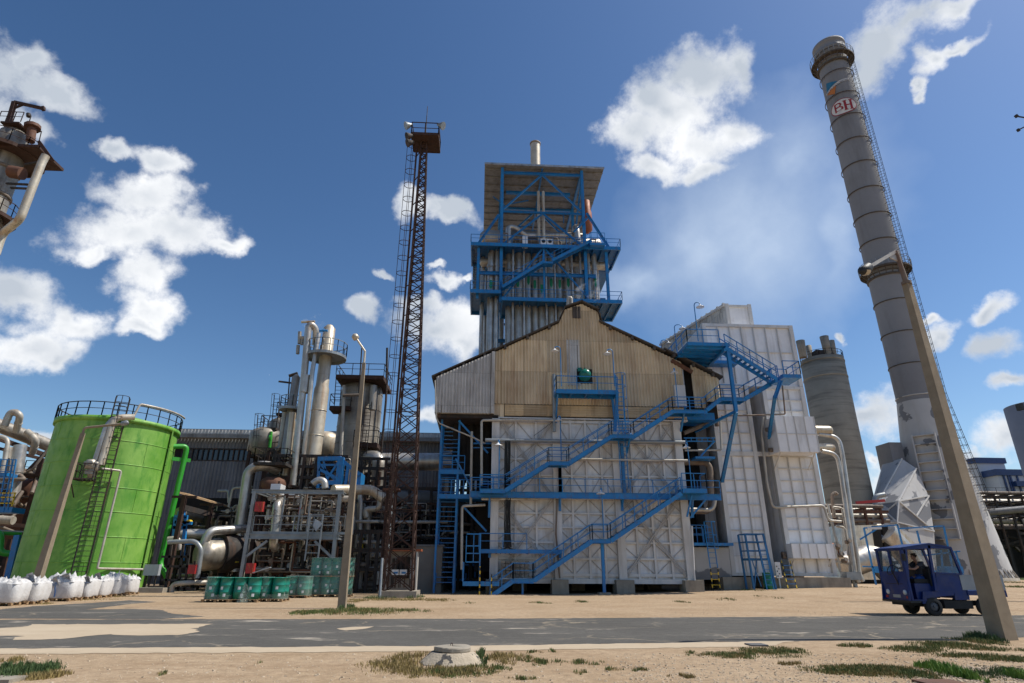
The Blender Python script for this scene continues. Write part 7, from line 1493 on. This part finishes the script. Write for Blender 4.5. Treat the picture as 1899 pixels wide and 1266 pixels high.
# ================================================================== GREEN DRUMS ON PALLETS
dr_src = None
def dpallet(px, py, lab, levels=1, grp='', wrap=True, ww=1.2, rot=0, nx=2, wa=1):
    global dr_src
    g0 = G(px, py); c = Vector((g0.x, g0.y+.6, 0)); t = thing('pallet', 'wooden pallet under '+lab, 'pallet', c, 'pallets under the drums'); part('boards', pallet_mb(c, ww, 1.2), 'wood', t)
    for lv in range(levels):
        z = .13+lv*.93
        if lv: 
            t = thing('pallet', 'thin board between the two drum layers of '+lab, 'board', (c.x, c.y, z-.05)); mb = MB(); mb.box(c.x-ww/2, c.x+ww/2, c.y-.6, c.y+.6, z-.045, z-.002); part('board', mb, 'wood', t)
        for ix in range(nx):
            for iy in range(2):
                p = Vector((c.x+(ix-(nx-1)/2)*.6, c.y-.3+iy*.6, z)); L_ = '%s %s%s green drum on %s' % ('rear' if iy else 'front', 'right' if ix else 'left', (' upper' if lv else ' lower') if levels > 1 else '', lab)
                G_ = 'drums of '+lab
                if dr_src is None: dr_src = drum('steel_drum', p, label=L_, group=G_)
                else: o = copy_tree(dr_src, loc=p, label=L_, rz=random.uniform(-.5, .5)); o['group'] = G_
    if wrap:
        z0, z1_ = .1, .13+levels*.93+.0; n = 36; R1 = .64; mb = MB(); vs = []; rows = 9
        for j in range(rows+1):
            for k in range(n):
                a = 2*pi*k/n; cs, sn = cos(a), sin(a); m_ = (abs(cs)**5+abs(sn)**5)**.2; w_ = 1+random.uniform(-.012, .012); vs.append((c.x+cs/m_*ww*.515*w_, c.y+sn/m_*.61*w_, z0+(z1_-z0)*j/rows))
        fs = [(j*n+k, j*n+(k+1) % n, (j+1)*n+(k+1) % n, (j+1)*n+k) for j in range(rows) for k in range(n) if wa >= 1 or (cos(2*pi*k/n) < -.2 or j < 2)]
        mb.add(vs, fs, True); 
        if wa >= 1: mb.add([(c.x, c.y, z1_+.03)]+vs[-n:], [(0, 1+k, 1+(k+1) % n) for k in range(n)])
        solo('stretch_wrap', mb, 'plastic_wrap', 'clear plastic wrap round '+lab, 'plastic wrap', (c.x, c.y, 0), 'plastic wrap on the drum pallets')
dpallet(398, 1117, 'the leftmost drum pallet', wa=.5, nx=2)
dpallet(450, 1117, 'the second drum pallet from the left', wrap=False)
dpallet(497, 1116, 'the third drum pallet with torn wrap', wa=.5)
dpallet(546, 1109, 'the fourth low drum pallet', wrap=True)
dpallet(589, 1107, 'the left double stacked drum pallet', 2, ww=1.2)
dpallet(625, 1107, 'the right double stacked drum pallet', 2, ww=1.2)
random.seed(9); c = G(455, 1117); mb = MB(); vs = []; N_ = 14
for j in range(N_+1):
    for i in range(N_+1): u, v = i/N_, j/N_; vs.append((c.x-.35+u*(.75-.35*v)+.25*v*(1-u), c.y-.12-.25*(1-v)*(.3+.7*sin(u*7))+random.uniform(-.03, .03), .02+v*.85*(1-.25*u)+random.uniform(-.02, .02)))
mb.add(vs, [(j*(N_+1)+i, j*(N_+1)+i+1, (j+1)*(N_+1)+i+1, (j+1)*(N_+1)+i) for j in range(N_) for i in range(N_)])
solo('torn_plastic', mb, 'plastic_wrap', 'torn plastic sheet hanging off the middle drum pallets to the ground', 'plastic wrap', c)
mb = MB(); c = G(573, 1106); mb.box(c.x-.1, c.x+.1, c.y+1.4, c.y+1.6, 0, 1.5); solo('yellow_post', mb, 'yellow', 'short yellow post behind the stacked drums', 'post', c)

# ================================================================== BLUE TRUCK AND DRIVER
YN = 21.6; YFar = 23.1
def N2(X, Y_): return P(1600+X/5.756, 990+Y_/5.756, YN)      # near side of the truck
def NX(X, Y_=600): return N2(X, Y_).x
tk2 = thing('work_truck', 'small blue electric work truck with open cab side driving on the road', 'truck', (N2(800, 800).x, 22.3, 0))
TB = 'truck_blue'
xf = N2(450, 300).x; zbot = N2(520, 720).z; zroof = N2(450, 145).z; zrr = N2(700, 105).z; zw0 = N2(450, 400).z; zw1 = N2(450, 175).z
def tpart(nm, mb, m, parent=None, lab=None): return part(nm, mb, m, parent or tk2, lab)
mb = MB(); xfl = xf-.03                                        # nose: front wall with two window openings
mb.box(xf-.04, xf+.03, YN, YFar, zbot, zw0); mb.box(xf-.04, xf+.03, YN, YFar, zw1, zroof)
for y0, y1 in ((YN, YN+.12), ((YN+YFar)/2-.05, (YN+YFar)/2+.05), (YFar-.12, YFar)): mb.box(xf-.04, xf+.03, y0, y1, zw0, zw1)
nose = tpart('front_wall', mb, TB)
mb = MB(); mb.box(xf-.01, xf+.0, YN+.12, YFar-.12, zw0, zw1); tpart('windscreen', mb, 'window_glass')
mb = MB(); mb.box(xf-.12, xf+.25, YN-.03, YFar+.03, zbot-.05, zbot+.02); tpart('bumper', mb, 'black')
for y in (YN+.28, YFar-.3):
    mb = MB(); z = N2(410, 625).z; mb.sweep([(xf-.04, y, z), (xf-.07, y, z), (xf-.08, y, z)], [.085, .08, .02], 14); tpart('headlight', mb, 'lamp_white')
for y in (YN+.2, YFar-.2):
    mb = MB(); z = N2(430, 675).z; mb.box(xf-.055, xf-.04, y-.06, y+.06, z-.05, z+.03); tpart('marker_light', mb, 'red_panel')
mb = MB(); x1 = N2(700, 100).x; x2 = N2(940, 140).x; zr2 = N2(940, 150).z
for y in (YN, YFar-.05): mb.poly([(xf-.08, y, zroof-.07), (x1, y, zroof-.02), (x2, y, zr2-.03), (x2, y, zr2+.03), (x1, y, zrr+.02), (xf-.08, y, zroof+.0)], .05)
mb.add([(xf-.1, YN-.03, zroof), (x1, YN-.03, zrr+.03), (x1, YFar+.03, zrr+.03), (xf-.1, YFar+.03, zroof), (x2, YN-.03, zr2+.04), (x2, YFar+.03, zr2+.04), (xf-.1, YN-.03, zroof-.04), (x1, YN-.03, zrr-.02), (x1, YFar+.03, zrr-.02), (xf-.1, YFar+.03, zroof-.04), (x2, YN-.03, zr2-.02), (x2, YFar+.03, zr2-.02)],
       [(0, 1, 2, 3), (1, 4, 5, 2), (9, 8, 7, 6), (8, 11, 10, 7), (0, 3, 9, 6), (4, 10, 11, 5), (0, 6, 7, 1), (1, 7, 10, 4), (3, 2, 8, 9), (2, 5, 11, 8)]); tpart('roof', mb, TB)
for y in (YN+.04, YFar-.04):                                    # side posts and slanted rear cab panel
    D_ = Vector((0, y-YN, 0)); s = lambda X, Y_: N2(X, Y_)+D_; mb = MB()
    mb.beam(s(462, 140), s(512, 715), .07, .06, up=(0, 1, 0)); mb.beam(s(705, 120), s(790, 610), .09, .08, up=(0, 1, 0)); mb.beam(s(940, 145), s(1060, 430), .07, .07, up=(0, 1, 0)); mb.beam(s(780, 415), s(1060, 430), .05, .06, up=(0, 1, 0)); mb.beam(s(725, 135), s(940, 150), .05, .06, up=(0, 1, 0)); tpart('cab_frame', mb, TB)
    mb = MB(); mb.poly([s(785, 420), s(1062, 432), s(1155, 705), s(1000, 705), s(985, 612), s(812, 612)][::-1], .04); mb.poly([s(650, 615), s(985, 612), s(985, 655), s(860, 665), s(690, 690), s(690, 745), s(650, 745)][::-1], .05); tpart('side_panel', mb, TB)
    mb = MB(); mb.poly([s(735, 150), s(935, 160), s(1035, 420), s(790, 412)][::-1], .008); tpart('side_window', mb, 'window_glass')
mb = MB(); mb.box(xf, NX(700), YN+.03, YFar-.03, zbot, zbot+.06); mb.box(NX(985), NX(1150), YN+.12, YFar-.12, zbot+.1, N2(1000, 440).z); tpart('cab_floor', mb, TB)
mb = MB(); x = NX(765); mb.box(x, x+.05, YN+.08, YFar-.08, zbot+.5, zw0+.1); tpart('cab_partition', mb, 'black')
mb = MB(); mb.box(xf-.1, xf-.04, YN-.18, YN-.02, zw1-.35, zw1-.12); mb.beam((xf, YN+.02, zw1-.1), (xf-.07, YN-.1, zw1-.15), .02); tpart('wing_mirror', mb, 'black')
mb = MB(); mb.box(xf-.055, xf-.041, (YN+YFar)/2-.2, (YN+YFar)/2+.2, zbot+.1, zbot+.2); tpart('number_plate', mb, 'bed_grey')
mb = MB(); mb.box(xf-.05, xf-.041, YN+.3, YFar-.3, zbot+.55, zbot+.57); mb.beam((xf-.05, YN+.35, zw0), (xf-.05, YN+.6, zw0+.35), .015); tpart('trim', mb, 'black')
mb = MB(); a, b = N2(600, 620), N2(760, 530); mb.box(a.x, b.x+.1, YN+.15, YFar-.1, zbot+.06, b.z); mb.box(NX(770), NX(800), YN+.1, YFar-.1, zbot+.3, N2(800, 430).z); tpart('engine_box', mb, TB)
mb = MB(); a, b = N2(600, 525), N2(760, 480); mb.box(a.x, b.x, YN+.2, YFar-.3, a.z, b.z); mb.box(b.x, b.x+.09, YN+.2, YFar-.3, a.z, b.z+.42); tpart('seat', mb, 'rubber')
mb = MB(); c = N2(395, 380)+Vector((.05, .55, 0)); vs = [c+Vector((.06*sin(t)*1.5, cos(t)*.2, sin(t)*.17)) for t in [2*pi*k/18 for k in range(19)]]; mb.sweep(vs, .015, 6); mb.tube(c, (xf+.05, c.y, zbot+.3), .02); tpart('steering_wheel', mb, 'black')
mb = MB(); mb.box(NX(860), NX(1160), YN+.1, YFar-.1, N2(900, 800).z, N2(900, 712).z); mb.box(NX(520), NX(1460), YN+.3, YFar-.3, N2(900, 770).z, zbot-.01); tpart('chassis', mb, 'rubber')
mb = MB(); a, b = N2(1075, 598), N2(1490, 440); th = .035
mb.box(a.x, b.x, YN+.02, YN+.02+th, a.z, b.z); mb.box(a.x, b.x, YFar-.02-th, YFar-.02, a.z, b.z); mb.box(b.x-th, b.x, YN+.06, YFar-.06, a.z, b.z); mb.box(a.x, a.x+th, YN+.06, YFar-.06, a.z, b.z); tpart('bed_walls', mb, 'bed_grey')
mb = MB(); a, b = N2(1130, 655), N2(1520, 608); mb.box(a.x, b.x, YN, YFar, a.z, b.z); mb.box(b.x-.05, b.x+.08, YN+.05, YFar-.05, a.z-.05, b.z+.02); tpart('bed_floor', mb, TB)
for X, nf in ((775, 1), (775, 0), (1330, 1), (1330, 0)):
    c = N2(X, 788); y = YN+.09 if nf else 22.82; r = .30; cz_ = r+.004
    wl = MB(); pr = [(r*.55, -.09), (r*.9, -.09), (r*.99, -.06), (r, 0), (r*.99, .06), (r*.9, .09), (r*.55, .09)]; n = 28; vs = []
    for (rr, d) in pr:
        for k in range(n): a = 2*pi*k/n; vs.append((c.x+cos(a)*rr, y+d, cz_+sin(a)*rr))
    wl.add(vs, [(j*n+k, (j+1)*n+k, (j+1)*n+(k+1) % n, j*n+(k+1) % n) for j in range(len(pr)-1) for k in range(n)], True); wh = tpart('wheel', wl, 'rubber')
    mb = MB(); mb.sweep([(c.x, y-.07, cz_), (c.x, y-.05, cz_), (c.x, y+.05, cz_)], [r*.3, r*.54, r*.56], 20); mb.tube((c.x, y-.11, cz_), (c.x, y-.07, cz_), .05); part('rim', mb, 'hub', wh)
mb = MB(); pp = N2(650, 300)+Vector((.05, .5, 0)); mb.box(NX(620), NX(672), YFar-.4, YFar-.38, N2(600, 320).z, N2(600, 285).z); tpart('paper', mb, 'drum_label')
# driver
YD_ = 22.15
def pd(X, Y_, dy=0): v = P(1600+X/5.756, 990+Y_/5.756, YD_); v.y += dy; return v
drv = thing('person', 'driver in grey t-shirt and blue trousers seated at the wheel of the blue truck', 'person', pd(640, 470))
def skin(name, verts, edges, radii, m, parent, sub=2):
    off = Vector(root_of(parent).location); me = bpy.data.meshes.new('sk'); me.from_pydata([Vector(v)-off for v in verts], edges, []); o = bpy.data.objects.new('sk', me); COL.objects.link(o)
    md = o.modifiers.new('s', 'SKIN'); md.branch_smoothing = .6; md.use_smooth_shade = True
    for i, r in enumerate(radii): me.skin_vertices[0].data[i].radius = (r, r) if isinstance(r, (int, float)) else r
    me.skin_vertices[0].data[0].use_root = True
    sb = o.modifiers.new('u', 'SUBSURF'); sb.levels = sub; sb.render_levels = sub
    bpy.context.view_layer.update(); dg = bpy.context.evaluated_depsgraph_get(); m2_ = bpy.data.meshes.new_from_object(o.evaluated_get(dg)); m2_.name = name
    bpy.data.objects.remove(o); m2_.materials.clear(); m2_.materials.append(M_[m]); r_ = bpy.data.objects.new(name, m2_); COL.objects.link(r_); r_.parent = parent; return r_
hip = pd(655, 475); chest = pd(610, 340); neck = pd(560, 285); head = pd(535, 245); crown = pd(527, 215)
V_ = []; E_ = []; R_ = []
def av(p, r, par=None):
    V_.append(Vector(p)); R_.append(r)
    if par is not None: E_.append((par, len(V_)-1))
    return len(V_)-1
h0 = av(hip, .12); c0_ = av(hip.lerp(chest, .5), .115, h0); c1_ = av(chest, .12, c0_); n0 = av(neck, .055, c1_); hd0 = av(head-Vector((0, 0, .02)), .085, n0); av(crown, .075, hd0)
av(head+Vector((-.085, 0, -.03)), .03, hd0)
for s in (-1, 1):
    sh = av(chest+Vector((-.02, s*.19, .12)), .065, c1_); el_ = av(pd(505, 375, s*.24), .045, sh); wr = av(pd(415, 365, s*.17), .03, el_); pm = av(pd(398, 360, s*.16), .036, wr)
    for k in range(4): f0 = av(V_[pm]+Vector((-.05, (k-1.5)*.018, .02)), .011, pm); f1 = av(V_[f0]+Vector((-.03, 0, -.01)), .01, f0); av(V_[f1]+Vector((-.01, 0, -.03-.004*k)), .009, f1)
    t0_ = av(V_[pm]+Vector((.0, -s*.045, .01)), .012, pm); av(V_[t0_]+Vector((-.03, -s*.01, .0)), .01, t0_)
    kn = av(pd(545, 470, s*.14), .075, h0); an = av(pd(560, 610, s*.12), .045, kn); av(pd(520, 640, s*.12), .045, an)
skin('body', V_, E_, R_, 'skin', drv)
sv = [hip, hip.lerp(chest, .5), chest, chest+Vector((-.02, 0, .13))]; se = [(0, 1), (1, 2), (2, 3)]; sr = [.21, .22, .22, .12]
for s in (-1, 1): sv += [chest+Vector((-.02, s*.2, .11)), (chest+Vector((-.02, s*.2, .11))).lerp(pd(505, 375, s*.24), .65)]; se += [(2, len(sv)-2), (len(sv)-2, len(sv)-1)]; sr += [.1, .08]
skin('shirt', sv, se, sr, 'shirt', drv)
sv = [hip]; se = []; sr = [.18]
for s in (-1, 1): sv += [hip+Vector((-.05, s*.1, -.02)), pd(545, 470, s*.14), pd(562, 600, s*.12)]; k = len(sv); se += [(0, k-3), (k-3, k-2), (k-2, k-1)]; sr += [.115, .095, .065]
skin('trousers', sv, se, sr, 'trousers', drv)
skin('hair', [head+Vector((.02, 0, .05)), crown+Vector((.015, 0, .02)), head+Vector((.07, 0, .0))], [(0, 1), (0, 2)], [.075, .07, .05], 'hair', drv)
for s in (-1, 1): skin('shoe', [pd(565, 640, s*.12), pd(530, 652, s*.12), pd(505, 655, s*.12)], [(0, 1), (1, 2)], [.05, .055, .04], 'shoe', drv)
for s in (-1, 1):
    mb = MB(); c = head+Vector((-.082, s*.032, .01)); mb.lathe(c, [(.0, -.01), (.012, 0), (.0, .01)], 8); part('eye', mb, 'hair', drv); mb = MB(); c = head+Vector((.0, s*.085, -.01)); mb.lathe(c, [(0, -.03), (.02, 0), (0, .03)], 8); part('ear', mb, 'skin', drv)

# ================================================================== MANHOLE, SLABS
mh_ = G(836, 1236); mh_.y += .42; mo = thing('concrete_manhole', 'flaking conical concrete manhole with round lid in the foreground', 'manhole', mh_)
random.seed(4); mb = MB(); n = 40; vs = []
for (r, z) in ((.56, -.05), (.52, .02), (.44, .09), (.35, .165), (.32, .17), (0, .17)):
    for k in range(n): a = 2*pi*k/n; q = 1+random.uniform(-.012, .012)+.02*sin(k*1.1); vs.append(mh_+Vector((cos(a)*r*q, sin(a)*r*q, z)))
mb.add(vs, [(j*n+k, j*n+(k+1) % n, (j+1)*n+(k+1) % n, (j+1)*n+k) for j in range(5) for k in range(n)]); 
mat('flaked_concrete', (.44, .37, .28), (.36, .30, .22), scale=6, rough=.95, bump=.6, bscale=30, patch=((.07, .065, .06), 4.5, .58))
part('cone', mb, 'flaked_concrete', mo)
mb = MB(); vs = []
for (r, z) in ((0, .175), (.29, .175), (.305, .185), (.305, .23), (.295, .245), (0, .25)):
    for k in range(n): a = 2*pi*k/n; q = 1+random.uniform(-.012, .012); vs.append(mh_+Vector((cos(a)*r*q, sin(a)*r*q, z+.006*sin(a*2))))
mb.add(vs, [(j*n+k, j*n+(k+1) % n, (j+1)*n+(k+1) % n, (j+1)*n+k) for j in range(5) for k in range(n)]); part('lid', mb, 'concrete', mo)
mb = MB(); mb.pipe([mh_+Vector((-.03, 0, .24)), mh_+Vector((-.03, 0, .29)), mh_+Vector((0, 0, .29)), mh_+Vector((0, 0, .24))], .006, 6); part('handle', mb, 'rusty_steel', mo)
c = G(1728, 1264); mb = MB(); mb.box(c.x-.28, c.x+.28, c.y-.3, c.y+.02, -.02, .03); solo('rusty_plate', mb, 'rust_brown', 'rusty flat plate at the bottom edge in the right foreground', 'plate', c)
c = G(10, 1261); mb = MB(); mb.box(c.x-.5, c.x+.25, c.y-.3, c.y+.05, -.02, .05); solo('kerb_slab', mb, 'concrete', 'broken concrete slab in the lower left corner', 'slab', c)
c = G(1405, 1197); mb = MB(); mb.box(c.x-.2, c.x+.16, c.y-.16, c.y+.18, -.01, .03); solo('drain_cover', mb, 'dark_cladding', 'small dark plate at the end of the pale verge strip', 'plate', c)

# ================================================================== GRASS, WEEDS, STONES
mat('grass_green', (.06, .105, .02), (.13, .15, .04), scale=3, rough=.8, bump=0); mat('grass_dry', (.30, .22, .08), (.20, .16, .06), scale=3, rough=.9, bump=0); mat('weed_green', (.04, .08, .02), (.07, .11, .03), scale=6, rough=.7, bump=0); mat('bright_weed', (.09, .19, .02), (.13, .23, .03), scale=6, rough=.7, bump=0)
mat('stones', (.33, .25, .17), (.50, .41, .30), scale=20, rough=.95, bump=.2)
def blades(mb, x, y, h, w_, lean=.5):
    a = random.uniform(0, 2*pi); b = random.uniform(0, 2*pi); l = h*lean*random.random(); z = gz(x, y)
    dx, dy = cos(a)*w_, sin(a)*w_; lx, ly = cos(b)*l, sin(b)*l
    mb.v += [Vector((x-dx, y-dy, z)), Vector((x+dx, y+dy, z)), Vector((x+dx*.7+lx*.4, y+dy*.7+ly*.4, z+h*.6)), Vector((x-dx*.7+lx*.4, y-dy*.7+ly*.4, z+h*.6)), Vector((x+lx, y+ly, z+h))]
    k = len(mb.v)-5; mb.f += [(k, k+1, k+2, k+3), (k+3, k+2, k+4)]; mb.sm += [False, False]
def patch(lab, ells, n, h, m, w_=.008, seed=1, name='grass', spread=1):
    if m == 'grass_green': n = int(n*.75); patch('dry stalks mixed into the '+lab, ells, int(n*.6), h*.85, 'grass_dry', w_*.8, seed+50, name)
    random.seed(seed); mb = MB()
    tot = sum(e[2]*e[3] for e in ells)
    for (px, py, rx, ry) in ells:
        g0 = G(px, py); rX = abs(G(px+rx, py).x-g0.x); rY = abs(G(px, py-ry).y-G(px, py+ry).y)/2; k = int(n*rx*ry/tot); cl = [(random.gauss(0, .5), random.gauss(0, .5)) for _ in range(max(4, k//28))]
        for i in range(k):
            c_ = random.choice(cl); u = c_[0]+random.gauss(0, .13); v = c_[1]+random.gauss(0, .16)
            if u*u+v*v > 1.6: continue
            blades(mb, g0.x+u*rX, g0.y+v*rY, h*.72*random.uniform(.3, 1.15)*(1-.35*(u*u+v*v)), w_*.7)
    solo(name, mb, m, lab, None, kind='stuff', loc=(0, 0, 0))
patch('dry and green grass round the manhole', [(735, 1232, 60, 16), (760, 1218, 40, 8), (930, 1222, 50, 12), (850, 1247, 60, 10), (790, 1245, 60, 10)], 5200, .11, 'grass_dry', seed=1)
patch('green grass in front of the manhole', [(840, 1248, 60, 8), (900, 1240, 40, 8), (1010, 1228, 34, 6), (1080, 1229, 34, 4), (975, 1222, 20, 5)], 2600, .10, 'grass_green', seed=2)
patch('green grass strip before the right lamp pole', [(1700, 1205, 55, 5), (1760, 1197, 60, 6), (1812, 1190, 30, 7), (1590, 1199, 28, 3)], 5200, .13, 'grass_green', seed=3)
patch('grass strip right of the lamp shadow', [(1800, 1217, 80, 5), (1880, 1224, 60, 6), (1850, 1205, 60, 3)], 3000, .10, 'grass_green', seed=4)
patch('grass patch by the verge at right centre', [(1420, 1210, 60, 8), (1350, 1216, 55, 6), (1460, 1206, 30, 6)], 3800, .09, 'grass_green', seed=5)
patch('grass in the lower right foreground', [(1560, 1245, 70, 9), (1660, 1248, 60, 10), (1700, 1252, 60, 8), (1630, 1240, 60, 7)], 4200, .10, 'grass_green', seed=6)
patch('dry grass tufts in the lower right foreground', [(1640, 1242, 80, 8), (1470, 1232, 30, 5), (1275, 1255, 30, 4), (1600, 1250, 60, 6), (1550, 1236, 40, 3)], 2600, .08, 'grass_dry', seed=7)
patch('bright green weeds at the lower right', [(1755, 1246, 20, 12), (1783, 1256, 16, 9), (1735, 1240, 8, 6), (1890, 1258, 14, 8)], 1700, .22, 'bright_weed', .012, seed=8, name='weeds')
patch('grey green low plants at the right edge', [(1830, 1250, 60, 10), (1880, 1245, 40, 10)], 2200, .07, 'weed_green', seed=9, name='weeds')
patch('grass along the foot of the middle lamp pole', [(600, 1136, 60, 5), (690, 1134, 60, 6), (650, 1131, 50, 4), (560, 1136, 25, 3), (760, 1133, 40, 3)], 4600, .16, 'grass_green', .012, seed=10)
patch('dry yellow grass before the mast and hut', [(700, 1112, 60, 3), (770, 1112, 60, 3), (820, 1113, 30, 2), (650, 1115, 30, 3)], 2600, .14, 'grass_dry', .014, seed=11)
patch('green weeds at the foot of the mast', [(768, 1108, 16, 3), (640, 1128, 12, 4), (700, 1110, 30, 2)], 900, .28, 'weed_green', .014, seed=12, name='weeds')
patch('weeds in the lower left corner', [(45, 1250, 40, 12), (25, 1240, 30, 6), (88, 1238, 5, 8)], 2600, .17, 'weed_green', .01, seed=13, name='weeds')
patch('dry grass in the lower left corner', [(85, 1255, 40, 8), (60, 1258, 40, 5), (30, 1225, 30, 4)], 1500, .12, 'grass_dry', seed=14)
patch('sparse tufts on the sand before the hall', [(1000, 1118, 28, 2), (1080, 1116, 24, 2), (1260, 1117, 20, 2), (1400, 1103, 30, 2), (1350, 1114, 25, 2), (1420, 1112, 20, 2), (1620, 1102, 12, 2), (870, 1118, 10, 2), (1560, 1098, 10, 3)], 1500, .13, 'grass_green', .012, seed=15)
patch('sparse tufts along the near verge', [(995, 1211, 20, 3), (1025, 1208, 6, 8), (1130, 1243, 24, 3), (1185, 1243, 20, 3), (1075, 1248, 16, 3), (970, 1260, 30, 3), (300, 1250, 12, 3), (480, 1230, 6, 2), (1280, 1212, 16, 5)], 900, .09, 'grass_green', seed=16)
patch('grass by the right pallets of sacks', [(150, 1112, 60, 2), (225, 1106, 30, 2), (80, 1120, 20, 2)], 1200, .1, 'grass_dry', .012, seed=17)
patch('dark bushy weeds beside the manhole', [(893, 1222, 10, 9)], 500, .24, 'weed_green', .014, seed=18, name='weeds')
patch('dark bush at the foot of the right lamp pole', [(1822, 1186, 16, 5)], 700, .26, 'weed_green', .014, seed=19, name='weeds')
patch('far grass at the foot of the chimney', [(1870, 1088, 60, 3), (1885, 1100, 40, 2)], 1200, .2, 'grass_green', .03, seed=20)
random.seed(77); mb = MB()
def stone(x, y, s):
    z = gz(x, y); k = len(mb.v); a = random.uniform(0, 6.28)
    pts = [(-1, -.8, 0), (1, -.7, 0), (.9, .8, 0), (-.8, .9, 0), (-.6, -.5, .8), (.6, -.4, .9), (.5, .5, .7), (-.5, .55, .8)]
    for (px, py, pz) in pts: q = random.uniform(.7, 1.2); mb.v.append(Vector((x+(px*cos(a)-py*sin(a))*s*q, y+(px*sin(a)+py*cos(a))*s*q, z-.002+pz*s*.7*q)))
    F_ = [(4, 5, 6, 7), (0, 1, 5, 4), (1, 2, 6, 5), (2, 3, 7, 6), (3, 0, 4, 7)]; mb.f += [tuple(i+k for i in f) for f in F_]; mb.sm += [False]*5
for i in range(5200):
    px = random.uniform(1150, 1899) if random.random() < .6 else random.uniform(0, 1899); py = random.uniform(1212, 1275)
    g0 = G(px, py); stone(g0.x, g0.y, random.choice([.008, .011, .014, .02])*random.uniform(.6, 1.4))
for i in range(900): g0 = G(random.uniform(1700, 1899), random.uniform(1235, 1270)); stone(g0.x, g0.y, random.uniform(.012, .028))
for i in range(3200):
    px = random.uniform(500, 1899); py = random.uniform(1098, 1143); g0 = G(px, py)
    if g0.y < 40: stone(g0.x, g0.y, random.uniform(.008, .022))
solo('gravel', mb, 'stones', 'loose pale gravel scattered over the sandy ground', None, kind='stuff')

# ================================================================== STEAM
def steam(name, label, px, py, Y, rx, rz, dens, seed):
    m = bpy.data.materials.new('steam%d' % seed); m.use_nodes = True; t = m.node_tree; t.nodes.remove(t.nodes['Principled BSDF']); o_ = t.nodes['Material Output']
    v = t.nodes.new('ShaderNodeVolumePrincipled'); v.inputs['Color'].default_value = (.95, .95, .96, 1); v.inputs['Anisotropy'].default_value = .2
    tc_ = t.nodes.new('ShaderNodeTexCoord'); l_ = t.nodes.new('ShaderNodeVectorMath'); l_.operation = 'LENGTH'; mp = t.nodes.new('ShaderNodeMapping'); mp.inputs['Location'].default_value = (-1, -1, -1); mp.inputs['Scale'].default_value = (2, 2, 2)
    t.links.new(tc_.outputs['Generated'], mp.inputs[0]); t.links.new(mp.outputs[0], l_.inputs[0])
    n_ = t.nodes.new('ShaderNodeTexNoise'); n_.inputs['Scale'].default_value = 3.2; n_.inputs['Detail'].default_value = 5; n_.inputs['Roughness'].default_value = .65; t.links.new(tc_.outputs['Generated'], n_.inputs['Vector'])
    a_ = t.nodes.new('ShaderNodeMath'); a_.operation = 'SUBTRACT'; a_.inputs[0].default_value = 1.0; t.links.new(l_.outputs['Value'], a_.inputs[1])
    b_ = t.nodes.new('ShaderNodeMath'); b_.operation = 'MULTIPLY_ADD'; t.links.new(n_.outputs[0], b_.inputs[0]); b_.inputs[1].default_value = 6; b_.inputs[2].default_value = -3.9
    c_2 = t.nodes.new('ShaderNodeMath'); c_2.operation = 'ADD'; t.links.new(a_.outputs[0], c_2.inputs[0]); t.links.new(b_.outputs[0], c_2.inputs[1])
    d_ = t.nodes.new('ShaderNodeMath'); d_.operation = 'MULTIPLY'; d_.use_clamp = False; t.links.new(c_2.outputs[0], d_.inputs[0]); d_.inputs[1].default_value = dens
    e_ = t.nodes.new('ShaderNodeMath'); e_.operation = 'MAXIMUM'; e_.inputs[1].default_value = 0; t.links.new(d_.outputs[0], e_.inputs[0]); t.links.new(e_.outputs[0], v.inputs['Density']); t.links.new(v.outputs[0], o_.inputs['Volume'])
    c = P(px, py, Y); mb = MB(); n = 16; mb.lathe(c, [(0, -rz)]+[(rx*sin(pi*i/10), -rz*cos(pi*i/10)) for i in range(1, 10)]+[(0, rz)], n); solo(name, mb, m, label, None, c, kind='stuff')
steam('steam', 'white steam drifting by the right side of the blue tower', 1092, 540, 56, 2.4, 1.7, 1.3, 1)
steam('steam', 'small steam puff at the top of the cream column', 583, 597, 48, 1.5, 1.0, .9, 2)
steam('steam', 'white steam puff before the stained wide column', 640, 865, 47.5, 1.2, 1.2, 1.6, 3)
